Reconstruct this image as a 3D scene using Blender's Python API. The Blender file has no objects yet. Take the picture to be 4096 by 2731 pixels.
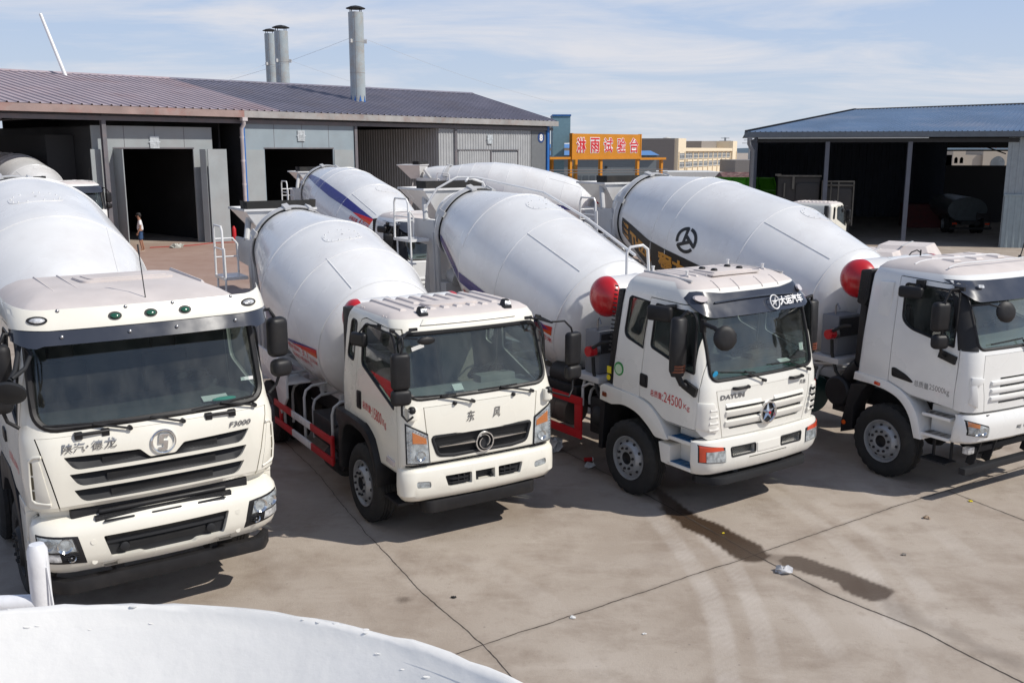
import bpy, bmesh, math, random
import numpy as np
from mathutils import Vector, Matrix
from math import sin, cos, pi, radians as R, sqrt, atan2

# ------------------------------------------------------------------ camera, sky, sun
SC = bpy.context.scene
COL = SC.collection
cam_d = bpy.data.cameras.new('camera')
cam_d.sensor_width = 36.0
cam_d.lens = 33.86
cam_d.clip_end = 9000
cam_d.clip_start = 0.05
cam = bpy.data.objects.new('camera', cam_d)
COL.objects.link(cam)
cam.location = (0, 0, 4.663)
cam.rotation_euler = (R(90 - 11.247), 0, 0)
SC.camera = cam
SC.view_settings.view_transform = 'Standard'
SC.view_settings.look = 'None'
SC.view_settings.gamma = 1.0
SC.view_settings.exposure = -0.04
SUN_EL, SUN_AZ = R(46), R(107.5)          # azimuth clockwise from +Y
S = Vector((sin(SUN_AZ)*cos(SUN_EL), cos(SUN_AZ)*cos(SUN_EL), sin(SUN_EL)))
sun_d = bpy.data.lights.new('sun', 'SUN')
sun_d.energy = 4.1
sun_d.angle = R(0.5)
sun_d.color = (1.0, 0.95, 0.87)
sun = bpy.data.objects.new('sun', sun_d)
COL.objects.link(sun)
sun.rotation_euler = (-S).to_track_quat('-Z', 'Y').to_euler()
sun.location = (20, -10, 30)

W = bpy.data.worlds.new('World')
SC.world = W
W.use_nodes = True
def _world():
    nt = W.node_tree; N = nt.nodes; Lk = nt.links
    N.clear()
    out = N.new('ShaderNodeOutputWorld'); bg = N.new('ShaderNodeBackground')
    sky = N.new('ShaderNodeTexSky'); sky.sky_type = 'NISHITA'; sky.sun_disc = False
    sky.sun_elevation = SUN_EL; sky.sun_rotation = SUN_AZ
    sky.air_density = 1.0; sky.dust_density = 1.2; sky.ozone_density = 1.5; sky.altitude = 50
    tc = N.new('ShaderNodeTexCoord'); sp = N.new('ShaderNodeSeparateXYZ')
    Lk.new(tc.outputs['Generated'], sp.inputs[0])
    za = N.new('ShaderNodeMath'); za.operation = 'ADD'; za.inputs[1].default_value = 0.10
    zm = N.new('ShaderNodeMath'); zm.operation = 'MAXIMUM'; zm.inputs[1].default_value = 0.0
    Lk.new(sp.outputs['Z'], zm.inputs[0]); Lk.new(zm.outputs[0], za.inputs[0])
    dx = N.new('ShaderNodeMath'); dx.operation = 'DIVIDE'; dy = N.new('ShaderNodeMath'); dy.operation = 'DIVIDE'
    Lk.new(sp.outputs['X'], dx.inputs[0]); Lk.new(za.outputs[0], dx.inputs[1])
    Lk.new(sp.outputs['Y'], dy.inputs[0]); Lk.new(za.outputs[0], dy.inputs[1])
    cb = N.new('ShaderNodeCombineXYZ'); Lk.new(dx.outputs[0], cb.inputs[0]); Lk.new(dy.outputs[0], cb.inputs[1])
    mp = N.new('ShaderNodeMapping'); mp.inputs['Scale'].default_value = (0.55, 0.85, 1); mp.inputs['Location'].default_value = (1.3, 2.2, 0)
    mp.inputs['Rotation'].default_value = (0, 0, R(18))
    Lk.new(cb.outputs[0], mp.inputs[0])
    n1 = N.new('ShaderNodeTexNoise'); n1.inputs['Scale'].default_value = 1.25; n1.inputs['Detail'].default_value = 9; n1.inputs['Roughness'].default_value = 0.60
    n1.inputs['Distortion'].default_value = 0.5
    Lk.new(mp.outputs[0], n1.inputs['Vector'])
    rp = N.new('ShaderNodeValToRGB')
    rp.color_ramp.elements[0].position = 0.42; rp.color_ramp.elements[0].color = (0.0, 0.0, 0.0, 1)
    rp.color_ramp.elements[1].position = 0.66; rp.color_ramp.elements[1].color = (0.85, 0.85, 0.85, 1)
    Lk.new(n1.outputs[0], rp.inputs[0])
    hz = N.new('ShaderNodeMix'); hz.data_type = 'RGBA'; hz.inputs['Factor'].default_value = 0.86
    hb = N.new('ShaderNodeValToRGB')
    for i, (p_, c_) in enumerate(((0.0, (6.2, 6.95, 8.0)), (0.15, (4.5, 5.75, 8.1)), (0.42, (2.1, 2.9, 4.7)), (1.0, (0.9, 1.5, 3.0)))):
        e_ = hb.color_ramp.elements[i] if i < 2 else hb.color_ramp.elements.new(p_)
        e_.position = p_; e_.color = (*c_, 1)
    Lk.new(zm.outputs[0], hb.inputs[0])
    cf = N.new('ShaderNodeMapRange'); cf.inputs['From Min'].default_value = 0.12; cf.inputs['From Max'].default_value = 0.45; cf.inputs['To Min'].default_value = 1.0; cf.inputs['To Max'].default_value = 0.25; Lk.new(zm.outputs[0], cf.inputs[0])
    cm = N.new('ShaderNodeMath'); cm.operation = 'MULTIPLY'
    Lk.new(sky.outputs[0], hz.inputs['A']); Lk.new(hb.outputs[0], hz.inputs['B'])
    mx = N.new('ShaderNodeMix'); mx.data_type = 'RGBA'
    mx.inputs['B'].default_value = (7.5, 7.5, 7.9, 1)
    Lk.new(rp.outputs[0], cm.inputs[0]); Lk.new(cf.outputs[0], cm.inputs[1]); Lk.new(cm.outputs[0], mx.inputs['Factor']); Lk.new(hz.outputs['Result'], mx.inputs['A'])
    Lk.new(mx.outputs['Result'], bg.inputs['Color'])
    bg.inputs['Strength'].default_value = 0.105
    Lk.new(bg.outputs[0], out.inputs[0])
_world()

# ------------------------------------------------------------------ materials
MATS = {}
def mat(name, col, rough=0.5, metal=0.0, coat=0.0, noise=0.0, nscale=4.0, bump=0.0, bscale=60.0, spec=0.5, dirt=None, dscale=1.5, damt=0.5):
    """procedural Principled material: base colour with noise variation, optional dirt patches and bump"""
    if name in MATS: return MATS[name]
    m = bpy.data.materials.new(name); m.use_nodes = True
    nt = m.node_tree; N = nt.nodes; Lk = nt.links
    b = N['Principled BSDF']
    b.inputs['Base Color'].default_value = (*col, 1)
    b.inputs['Roughness'].default_value = rough
    b.inputs['Metallic'].default_value = metal
    b.inputs['Coat Weight'].default_value = coat
    b.inputs['Coat Roughness'].default_value = 0.06
    b.inputs['Specular IOR Level'].default_value = spec
    tc = N.new('ShaderNodeTexCoord')
    last = None
    if noise > 0:
        n = N.new('ShaderNodeTexNoise'); n.inputs['Scale'].default_value = nscale; n.inputs['Detail'].default_value = 6
        Lk.new(tc.outputs['Object'], n.inputs['Vector'])
        mr = N.new('ShaderNodeMapRange'); mr.inputs['From Min'].default_value = 0.3; mr.inputs['From Max'].default_value = 0.7
        mr.inputs['To Min'].default_value = 1 - noise; mr.inputs['To Max'].default_value = 1 + noise*0.5
        Lk.new(n.outputs[0], mr.inputs[0])
        mx = N.new('ShaderNodeMix'); mx.data_type = 'RGBA'; mx.blend_type = 'MULTIPLY'; mx.inputs['Factor'].default_value = 1
        mx.inputs['A'].default_value = (*col, 1); Lk.new(mr.outputs[0], mx.inputs['B'])
        last = mx.outputs['Result']
        rr = N.new('ShaderNodeMapRange'); rr.inputs['From Min'].default_value = 0.3; rr.inputs['From Max'].default_value = 0.7
        rr.inputs['To Min'].default_value = max(0.02, rough - 0.08); rr.inputs['To Max'].default_value = min(1, rough + 0.1)
        Lk.new(n.outputs[0], rr.inputs[0]); Lk.new(rr.outputs[0], b.inputs['Roughness'])
    if dirt:
        n2 = N.new('ShaderNodeTexNoise'); n2.inputs['Scale'].default_value = dscale; n2.inputs['Detail'].default_value = 8; n2.inputs['Roughness'].default_value = 0.7
        Lk.new(tc.outputs['Object'], n2.inputs['Vector'])
        r2 = N.new('ShaderNodeMapRange'); r2.inputs['From Min'].default_value = 0.48; r2.inputs['From Max'].default_value = 0.75
        r2.inputs['To Max'].default_value = damt
        Lk.new(n2.outputs[0], r2.inputs[0])
        m2 = N.new('ShaderNodeMix'); m2.data_type = 'RGBA'
        if last: Lk.new(last, m2.inputs['A'])
        else: m2.inputs['A'].default_value = (*col, 1)
        m2.inputs['B'].default_value = (*dirt, 1); Lk.new(r2.outputs[0], m2.inputs['Factor'])
        last = m2.outputs['Result']
    if last: Lk.new(last, b.inputs['Base Color'])
    if bump > 0:
        n3 = N.new('ShaderNodeTexNoise'); n3.inputs['Scale'].default_value = bscale; n3.inputs['Detail'].default_value = 5
        Lk.new(tc.outputs['Object'], n3.inputs['Vector'])
        bp = N.new('ShaderNodeBump'); bp.inputs['Strength'].default_value = bump; bp.inputs['Distance'].default_value = 0.01
        Lk.new(n3.outputs[0], bp.inputs['Height']); Lk.new(bp.outputs[0], b.inputs['Normal'])
    MATS[name] = m
    return m
def glass(name, tint, gloss=1.0, dust=0.06):
    if name in MATS: return MATS[name]
    m = bpy.data.materials.new(name); m.use_nodes = True
    nt = m.node_tree; N = nt.nodes; Lk = nt.links; N.clear()
    o = N.new('ShaderNodeOutputMaterial'); t = N.new('ShaderNodeBsdfTransparent'); g = N.new('ShaderNodeBsdfGlossy')
    t.inputs[0].default_value = (*tint, 1); g.inputs['Roughness'].default_value = 0.02; g.inputs[0].default_value = (1, 1, 1, 1)
    fr = N.new('ShaderNodeLayerWeight'); fr.inputs[0].default_value = 0.5
    pw = N.new('ShaderNodeMath'); pw.operation = 'POWER'; pw.inputs[1].default_value = 4.0; Lk.new(fr.outputs['Facing'], pw.inputs[0])
    ml = N.new('ShaderNodeMath'); ml.operation = 'MULTIPLY_ADD'; ml.inputs[1].default_value = 0.9*gloss; ml.inputs[2].default_value = 0.045*gloss; ml.use_clamp = True
    Lk.new(pw.outputs[0], ml.inputs[0])
    ms = N.new('ShaderNodeMixShader'); Lk.new(ml.outputs[0], ms.inputs[0]); Lk.new(t.outputs[0], ms.inputs[1]); Lk.new(g.outputs[0], ms.inputs[2])
    d = N.new('ShaderNodeBsdfDiffuse'); d.inputs[0].default_value = (0.45, 0.44, 0.42, 1)
    tc = N.new('ShaderNodeTexCoord'); mp = N.new('ShaderNodeMapping'); mp.inputs['Scale'].default_value = (5, 5, 2.0)
    n = N.new('ShaderNodeTexNoise'); n.inputs['Scale'].default_value = 1.5; n.inputs['Detail'].default_value = 6
    Lk.new(tc.outputs['Object'], mp.inputs[0]); Lk.new(mp.outputs[0], n.inputs['Vector'])
    mr = N.new('ShaderNodeMapRange'); mr.inputs['From Min'].default_value = 0.35; mr.inputs['From Max'].default_value = 0.75
    mr.inputs['To Min'].default_value = dust*0.3; mr.inputs['To Max'].default_value = dust*1.6
    Lk.new(n.outputs[0], mr.inputs[0])
    m2 = N.new('ShaderNodeMixShader'); Lk.new(mr.outputs[0], m2.inputs[0]); Lk.new(ms.outputs[0], m2.inputs[1]); Lk.new(d.outputs[0], m2.inputs[2])
    Lk.new(m2.outputs[0], o.inputs[0])
    MATS[name] = m
    return m

WHITE = mat('white_paint', (0.78, 0.78, 0.775), 0.24, coat=0.35, noise=0.07, nscale=1.2, dirt=(0.58, 0.545, 0.53), dscale=0.9, damt=0.45)
CREAM = mat('cream_paint', (0.80, 0.775, 0.69), 0.30, coat=0.45, noise=0.03, nscale=1.5, dirt=(0.62, 0.56, 0.48), dscale=1.6, damt=0.18)
CREAM2 = mat('warm_white_paint', (0.80, 0.785, 0.73), 0.30, coat=0.45, noise=0.03, nscale=1.5, dirt=(0.62, 0.56, 0.50), dscale=1.6, damt=0.18)
COOLW = mat('cool_white_paint', (0.80, 0.80, 0.78), 0.28, coat=0.45, noise=0.03, nscale=1.5, dirt=(0.60, 0.57, 0.53), dscale=1.6, damt=0.18)
DUSTY = mat('dusty_roof_paint', (0.62, 0.565, 0.54), 0.72, noise=0.08, nscale=3, dirt=(0.55, 0.48, 0.44), dscale=2.5, damt=0.4)
GALV = mat('light_grey_paint', (0.52, 0.52, 0.52), 0.45, noise=0.1, nscale=3, dirt=(0.36, 0.33, 0.30), dscale=3, damt=0.35)
BLACK = mat('black_plastic', (0.014, 0.014, 0.016), 0.48, noise=0.2, nscale=5, dirt=(0.05, 0.044, 0.04), dscale=3, damt=0.35, spec=0.35)
RUBBER = mat('rubber', (0.018, 0.018, 0.018), 0.8, noise=0.2, nscale=8, dirt=(0.07, 0.06, 0.05), dscale=4, damt=0.5, bump=0.3, bscale=90)
CHASSIS = mat('chassis_black', (0.016, 0.016, 0.017), 0.62, noise=0.3, nscale=6, dirt=(0.05, 0.045, 0.04), dscale=4, damt=0.5)
DARKIN = mat('dark_interior', (0.045, 0.045, 0.047), 0.75, noise=0.15)
GREYIN = mat('grey_trim', (0.22, 0.225, 0.22), 0.8, noise=0.1)
BEIGEIN = mat('beige_trim', (0.42, 0.38, 0.31), 0.8, noise=0.08)
RED = mat('red_paint', (0.52, 0.012, 0.018), 0.28, coat=0.4, noise=0.06, nscale=2)
RAILRED = mat('rail_red', (0.50, 0.012, 0.018), 0.45, noise=0.1, nscale=3)
BLUE = mat('navy_stripe', (0.035, 0.035, 0.20), 0.3, coat=0.2, noise=0.05)
ORED = mat('red_stripe', (0.60, 0.02, 0.015), 0.35, coat=0.2)
ORANGE = mat('orange_stripe', (0.62, 0.085, 0.015), 0.35, coat=0.2)
BLKSTRIPE = mat('black_stripe', (0.010, 0.010, 0.011), 0.45)
GOLD = mat('amber_letter', (0.60, 0.27, 0.03), 0.4)
REDTXT = mat('red_letter', (0.55, 0.03, 0.03), 0.5)
GREYTXT = mat('grey_letter', (0.20, 0.19, 0.18), 0.5)
WHITETXT = mat('white_letter', (0.8, 0.8, 0.8), 0.5)
CHROME = mat('chrome', (0.78, 0.79, 0.80), 0.12, metal=1.0)
STEEL = mat('dark_steel', (0.30, 0.30, 0.31), 0.35, metal=1.0)
RIM = mat('wheel_grey', (0.36, 0.37, 0.38), 0.38, metal=0.3, noise=0.15, nscale=6, dirt=(0.12, 0.11, 0.1), dscale=5, damt=0.5)
VISOR = mat('smoked_visor', (0.035, 0.040, 0.055), 0.16, coat=0.6, noise=0.1, nscale=2)
AMBER = mat('amber_lens', (0.75, 0.20, 0.02), 0.15, coat=0.8)
LENSRED = mat('red_lens', (0.60, 0.06, 0.02), 0.15, coat=0.8)
GREENL = mat('green_lens', (0.01, 0.09, 0.05), 0.15, coat=0.8)
REFLECT = mat('lamp_reflector', (0.66, 0.67, 0.68), 0.14, metal=0.25, coat=0.6, noise=0.55, nscale=16, bump=0.9, bscale=32)
MESHBLK = mat('grille_mesh', (0.02, 0.02, 0.022), 0.5, noise=0.5, nscale=60, bump=1.0, bscale=110)
DARKGREY = mat('dark_grey_plastic', (0.024, 0.025, 0.028), 0.55, noise=0.1, nscale=3, spec=0.25)
BLUESTEP = mat('blue_step', (0.02, 0.11, 0.24), 0.55, noise=0.2, nscale=8)
BOXGREY = mat('cooler_grey', (0.16, 0.17, 0.19), 0.5, noise=0.1)
YELLOW = mat('yellow_sticker', (0.75, 0.6, 0.02), 0.5)
GREENST = mat('green_sticker', (0.03, 0.28, 0.06), 0.4)
GLASS = glass('windscreen_glass', (0.80, 0.86, 0.84), 1.25, 0.03)
SGLASS = glass('side_glass', (0.66, 0.70, 0.70), 1.8, 0.03)
CLEAR = glass('clear_lens', (0.93, 0.95, 0.96), 1.0, 0.02)
PAPER = mat('paper', (0.72, 0.72, 0.70), 0.7)
TEAL = mat('teal_plastic', (0.03, 0.42, 0.32), 0.4)

# ------------------------------------------------------------------ mesh builder
def rpoly(pts, r, n=5):
    """round the corners of a 2D polygon; r a number or one per corner"""
    out = []; k = len(pts)
    rr = r if isinstance(r, (list, tuple)) else [r]*k
    for i in range(k):
        p = Vector(pts[i]); a = Vector(pts[i-1]); b = Vector(pts[(i+1) % k])
        if rr[i] <= 0: out.append(tuple(p)); continue
        da = (a-p); db = (b-p); la = da.length; lb = db.length; da /= la; db /= lb
        d = min(rr[i], la*0.49, lb*0.49)
        p0 = p+da*d; p1 = p+db*d
        for j in range(n+1):
            t = j/n
            q = p0*(1-t)**2 + p*2*t*(1-t) + p1*t*t
            out.append((q.x, q.y))
    return out
def arc(cx, cy, r, a0, a1, n=12, ry=None):
    ry = ry or r
    return [(cx+r*cos(R(a0+(a1-a0)*i/n)), cy+ry*sin(R(a0+(a1-a0)*i/n))) for i in range(n+1)]
class MB:
    def __init__(s): s.v = []; s.f = []; s.m = []
    def add(s, vs, fs, mi=0):
        o = len(s.v); s.v += [tuple(v) for v in vs]
        for f in fs: s.f.append(tuple(i+o for i in f)); s.m.append(mi)
        return s
    def box(s, c, d, rot=None, mi=0):
        x, y, z = d[0]/2, d[1]/2, d[2]/2
        vs = [Vector((a*x, b*y, e*z)) for a in (-1, 1) for b in (-1, 1) for e in (-1, 1)]
        if rot is not None: vs = [rot @ v for v in vs]
        vs = [v+Vector(c) for v in vs]
        return s.add(vs, [(0, 1, 3, 2), (4, 6, 7, 5), (0, 4, 5, 1), (2, 3, 7, 6), (0, 2, 6, 4), (1, 5, 7, 3)], mi)
    def bb(s, x0, x1, y0, y1, z0, z1, mi=0): return s.box(((x0+x1)/2, (y0+y1)/2, (z0+z1)/2), (abs(x1-x0), abs(y1-y0), abs(z1-z0)), None, mi)
    def loft(s, rings, mi=0, caps=True, closed=True):
        n = len(rings[0]); vs = [p for r in rings for p in r]; fs = []
        for i in range(len(rings)-1):
            for j in range(n if closed else n-1):
                k = (j+1) % n
                fs.append((i*n+j, i*n+k, (i+1)*n+k, (i+1)*n+j))
        if caps: fs.append(tuple(range(n))[::-1]); fs.append(tuple(range((len(rings)-1)*n, len(rings)*n)))
        return s.add(vs, fs, mi)
    def yz(s, poly, x0, x1, mi=0): return s.loft([[(x0, p[0], p[1]) for p in poly], [(x1, p[0], p[1]) for p in poly]], mi)
    def xz(s, poly, y0, y1, mi=0): return s.loft([[(p[0], y0, p[1]) for p in poly], [(p[0], y1, p[1]) for p in poly]], mi)
    def xy(s, poly, z0, z1, mi=0): return s.loft([[(p[0], p[1], z0) for p in poly], [(p[0], p[1], z1) for p in poly]], mi)
    def lathe(s, prof, o=(0, 0, 0), a=(0, 0, 1), n=40, mi=0, cap0=True, cap1=True, wob=None):
        o = Vector(o); a = Vector(a).normalized()
        u = a.orthogonal().normalized(); w = a.cross(u)
        rings = []
        for i, (t, r) in enumerate(prof):
            rings.append([o+a*t+(u*cos(2*pi*j/n)+w*sin(2*pi*j/n))*max((r if wob is None else r+wob(i, j)), 1e-4) for j in range(n)])
        s.loft(rings, mi, caps=False)
        off = len(s.v)-len(prof)*n
        if cap0: s.f.append(tuple(off+j for j in range(n))[::-1]); s.m.append(mi)
        if cap1: s.f.append(tuple(off+(len(prof)-1)*n+j for j in range(n))); s.m.append(mi)
        return s
    def cyl(s, p, q, r, r2=None, n=16, mi=0):
        p = Vector(p); q = Vector(q); d = q-p
        return s.lathe([(0, r), (d.length, r if r2 is None else r2)], p, d, n, mi)
    def ball(s, c, rx, ry=None, rz=None, n=16, mi=0):
        ry = ry or rx; rz = rz or rx; rings = []
        for i in range(1, n//2):
            t = pi*i/(n//2)
            rings.append([(c[0]+rx*sin(t)*cos(2*pi*j/n), c[1]+ry*sin(t)*sin(2*pi*j/n), c[2]+rz*cos(t)) for j in range(n)])
        return s.loft(rings, mi)
    def tube(s, path, r, n=8, mi=0, closed=False):
        P = [Vector(p) for p in path]; k = len(P); rings = []
        u = None
        for i in range(k):
            if closed: t = (P[(i+1) % k]-P[i-1]).normalized()
            else:
                t = Vector((0, 0, 0))
                if i > 0: t += (P[i]-P[i-1]).normalized()
                if i < k-1: t += (P[i+1]-P[i]).normalized()
                if t.length < 1e-6: t = P[min(i+1, k-1)]-P[i-1]
                t.normalize()
            if u is None: u = t.orthogonal().normalized()
            else:
                u = u-t*u.dot(t)
                u = u.normalized() if u.length > 1e-6 else t.orthogonal().normalized()
            w = t.cross(u)
            rings.append([P[i]+(u*cos(2*pi*j/n)+w*sin(2*pi*j/n))*r for j in range(n)])
        if closed: rings.append(rings[0])
        return s.loft(rings, mi, caps=not closed)
    def grid(s, fn, us, vs, mi=0):
        pts = [fn(u, v) for u in us for v in vs]; m = len(vs)
        return s.add(pts, [(i*m+j, (i+1)*m+j, (i+1)*m+j+1, i*m+j+1) for i in range(len(us)-1) for j in range(m-1)], mi)
    def merge(s, o, M=None, mi=None):
        return s.add([(M @ Vector(v)) if M else v for v in o.v], o.f, 0) if mi is None else s.add([(M @ Vector(v)) if M else v for v in o.v], o.f, mi)
    def mesh(s, name='tmp', recalc=True, weld=False):
        me = bpy.data.meshes.new(name); me.from_pydata(s.v, [], s.f)
        me.polygons.foreach_set('material_index', s.m)
        bm = bmesh.new(); bm.from_mesh(me)
        if weld: bmesh.ops.remove_doubles(bm, verts=bm.verts, dist=1e-5)
        if recalc: bmesh.ops.recalc_face_normals(bm, faces=bm.faces)
        bm.to_mesh(me); bm.free(); me.update()
        return me
    def build(s, name, mats, parent=None, smooth=35, bevel=0.0, bang=40, segs=2, weld=False):
        me = s.mesh(name, weld=weld)
        return link(name, me, mats, parent, smooth, bevel, bang, segs)
def link(name, me, mats, parent=None, smooth=35, bevel=0.0, bang=40, segs=2):
    if bevel > 0:
        bm = bmesh.new(); bm.from_mesh(me)
        ed = [e for e in bm.edges if len(e.link_faces) == 2 and e.calc_face_angle(0) > R(bang)]
        if ed: bmesh.ops.bevel(bm, geom=ed, offset=bevel, segments=segs, affect='EDGES', clamp_overlap=True, profile=0.6)
        bm.to_mesh(me); bm.free()
    if not isinstance(mats, (list, tuple)): mats = [mats]
    ix = np.zeros(len(me.polygons), dtype=np.int32); me.polygons.foreach_get('material_index', ix)
    me.materials.clear()
    for m in mats: me.materials.append(m)
    me.polygons.foreach_set('material_index', np.minimum(ix, len(mats)-1))
    if smooth:
        me.polygons.foreach_set('use_smooth', [True]*len(me.polygons))
        me.set_sharp_from_angle(angle=R(smooth))
    o = bpy.data.objects.new(name, me); COL.objects.link(o)
    me.name = name
    if parent: o.parent = parent
    return o
def boolean(a, b, op='DIFFERENCE'):
    """a, b meshes -> new mesh"""
    oa = bpy.data.objects.new('a', a); ob = bpy.data.objects.new('b', b)
    COL.objects.link(oa); COL.objects.link(ob)
    md = oa.modifiers.new('x', 'BOOLEAN'); md.operation = op; md.object = ob; md.solver = 'EXACT'
    dg = bpy.context.evaluated_depsgraph_get(); dg.update()
    me = bpy.data.meshes.new_from_object(oa.evaluated_get(dg))
    bpy.data.objects.remove(oa); bpy.data.objects.remove(ob)
    if not me.polygons: print('EMPTY BOOLEAN', op)
    return me
def cut_all(me, cutters):
    for c in cutters:
        r = boolean(me, c.mesh())
        if r.polygons: me = r
    return me
def mirror_y(me):
    m2 = me.copy()
    m2.transform(Matrix.Scale(-1, 4, (0, 1, 0))); m2.flip_normals()
    return m2
_TX = {}
def text_mesh(s, bold=0.0):
    """flat glyph mesh normalised: origin left baseline, height of a digit = 0.73"""
    k = (s, bold)
    if k in _TX: return _TX[k]
    c = bpy.data.curves.new('t', 'FONT'); c.body = s; c.resolution_u = 2 if bold > 0.012 else 3
    if bold > 0.012: c.bevel_depth = bold; c.bevel_resolution = 0; c.fill_mode = 'BOTH'
    else: c.offset = bold; c.fill_mode = 'FRONT'
    o = bpy.data.objects.new('t', c); COL.objects.link(o)
    dg = bpy.context.evaluated_depsgraph_get(); dg.update()
    me = bpy.data.meshes.new_from_object(o.evaluated_get(dg))
    vs = [tuple(v.co) for v in me.vertices]; fs = [tuple(p.vertices) for p in me.polygons]
    bpy.data.objects.remove(o)
    x0 = min(v[0] for v in vs); x1 = max(v[0] for v in vs); y0 = min(v[1] for v in vs); y1 = max(v[1] for v in vs)
    _TX[k] = (vs, fs, x0, x1, y0, y1)
    return _TX[k]
def letters(mb, s, fn, w, h, bold=0.0, mi=0, slant=0.0):
    """s laid in a w x h box, fn(u,v) -> 3D with u in 0..w, v in 0..h"""
    vs, fs, x0, x1, y0, y1 = text_mesh(s, bold)
    out = []
    for v in vs:
        b = (v[1]-y0)/(y1-y0)*h; a = (v[0]-x0)/(x1-x0)*w+slant*b; p = Vector(fn(a, b))
        if abs(v[2]) > 1e-6:
            e = h*0.03; n_ = (Vector(fn(a+e, b))-p).cross(Vector(fn(a, b+e))-p).normalized(); p = p+n_*(v[2]*0.25*h)
        out.append(p)
    mb.add(out, fs, mi)
def empty(name, loc, rz=0, label=None, cat=None, group=None):
    o = bpy.data.objects.new(name, None); COL.objects.link(o)
    o.location = loc; o.rotation_euler = (0, 0, rz); o.empty_display_size = 0.3
    if label: tag(o, label, cat, group)
    return o
def tag(o, label, cat, group=None):
    o['label'] = label; o['category'] = cat
    if group: o['group'] = group
    return o
def kind(o, k): o['kind'] = k; return o
def copy_tree(o, parent=None):
    c = o.copy(); COL.objects.link(c)
    if parent: c.parent = parent
    for ch in list(o.children): copy_tree(ch, c)
    return c
def oval(cy, cz, a, b, n=20): return [(cy+a*cos(2*pi*i/n), cz+b*sin(2*pi*i/n)) for i in range(n)]
# ------------------------------------------------------------------ ground: one sheet, finer where the camera looks closely
def seg_dist(X, Y, pts):
    """distance of the points to a polyline, and the position along it"""
    D = np.full(X.shape, 1e9); T = np.zeros(X.shape); L = 0
    for (x0, y0), (x1, y1) in zip(pts[:-1], pts[1:]):
        dx, dy = x1-x0, y1-y0; l = math.hypot(dx, dy)
        t = np.clip(((X-x0)*dx+(Y-y0)*dy)/(l*l), 0, 1)
        d = np.hypot(X-x0-t*dx, Y-y0-t*dy); m = d < D
        D = np.where(m, d, D); T = np.where(m, L+t*l, T); L += l
    return D, T
def smooth_path(pts, n=10):
    P = [Vector(p) for p in pts]; out = []
    for i in range(len(P)-1):
        a = P[max(i-1, 0)]; b = P[i]; c = P[i+1]; d = P[min(i+2, len(P)-1)]
        for j in range(n):
            t = j/n; out.append(0.5*((2*b)+(c-a)*t+(2*a-5*b+4*c-d)*t*t+(3*b-a-3*c+d)*t**3))
    out.append(P[-1]); return [tuple(p) for p in out]
def sst(a, b, x): t = np.clip((x-a)/(b-a), 0, 1); return t*t*(3-2*t)
def wob(X, Y, f, seed):
    """smooth value noise in -1..1 with three octaves"""
    r = np.random.RandomState(seed); T = r.uniform(-1, 1, (256, 256)); z = np.zeros(X.shape); amp = 0.55
    for k in range(3):
        x = X*f*0.35+17*k; y = Y*f*0.35+31*k; i = np.floor(x).astype(int); j = np.floor(y).astype(int); u = x-i; v = y-j; u = u*u*(3-2*u); v = v*v*(3-2*v)
        g = lambda a, b: T[np.mod(i+a, 256), np.mod(j+b, 256)]
        z += amp*((g(0, 0)*(1-u)+g(1, 0)*u)*(1-v)+(g(0, 1)*(1-u)+g(1, 1)*u)*v); amp *= 0.55; f *= 2.1
    return z
def axis(fine0, fine1, step, lo, hi, g=1.16):
    c = list(np.arange(fine0, fine1+1e-6, step)); a = step; x = fine0; L = []
    while x > lo: a = a*g; x -= a; L.append(x)
    a = step; x = c[-1]; Rr = []
    while x < hi: a = a*g; x += a; Rr.append(x)
    return np.array(L[::-1]+c+Rr)
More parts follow.
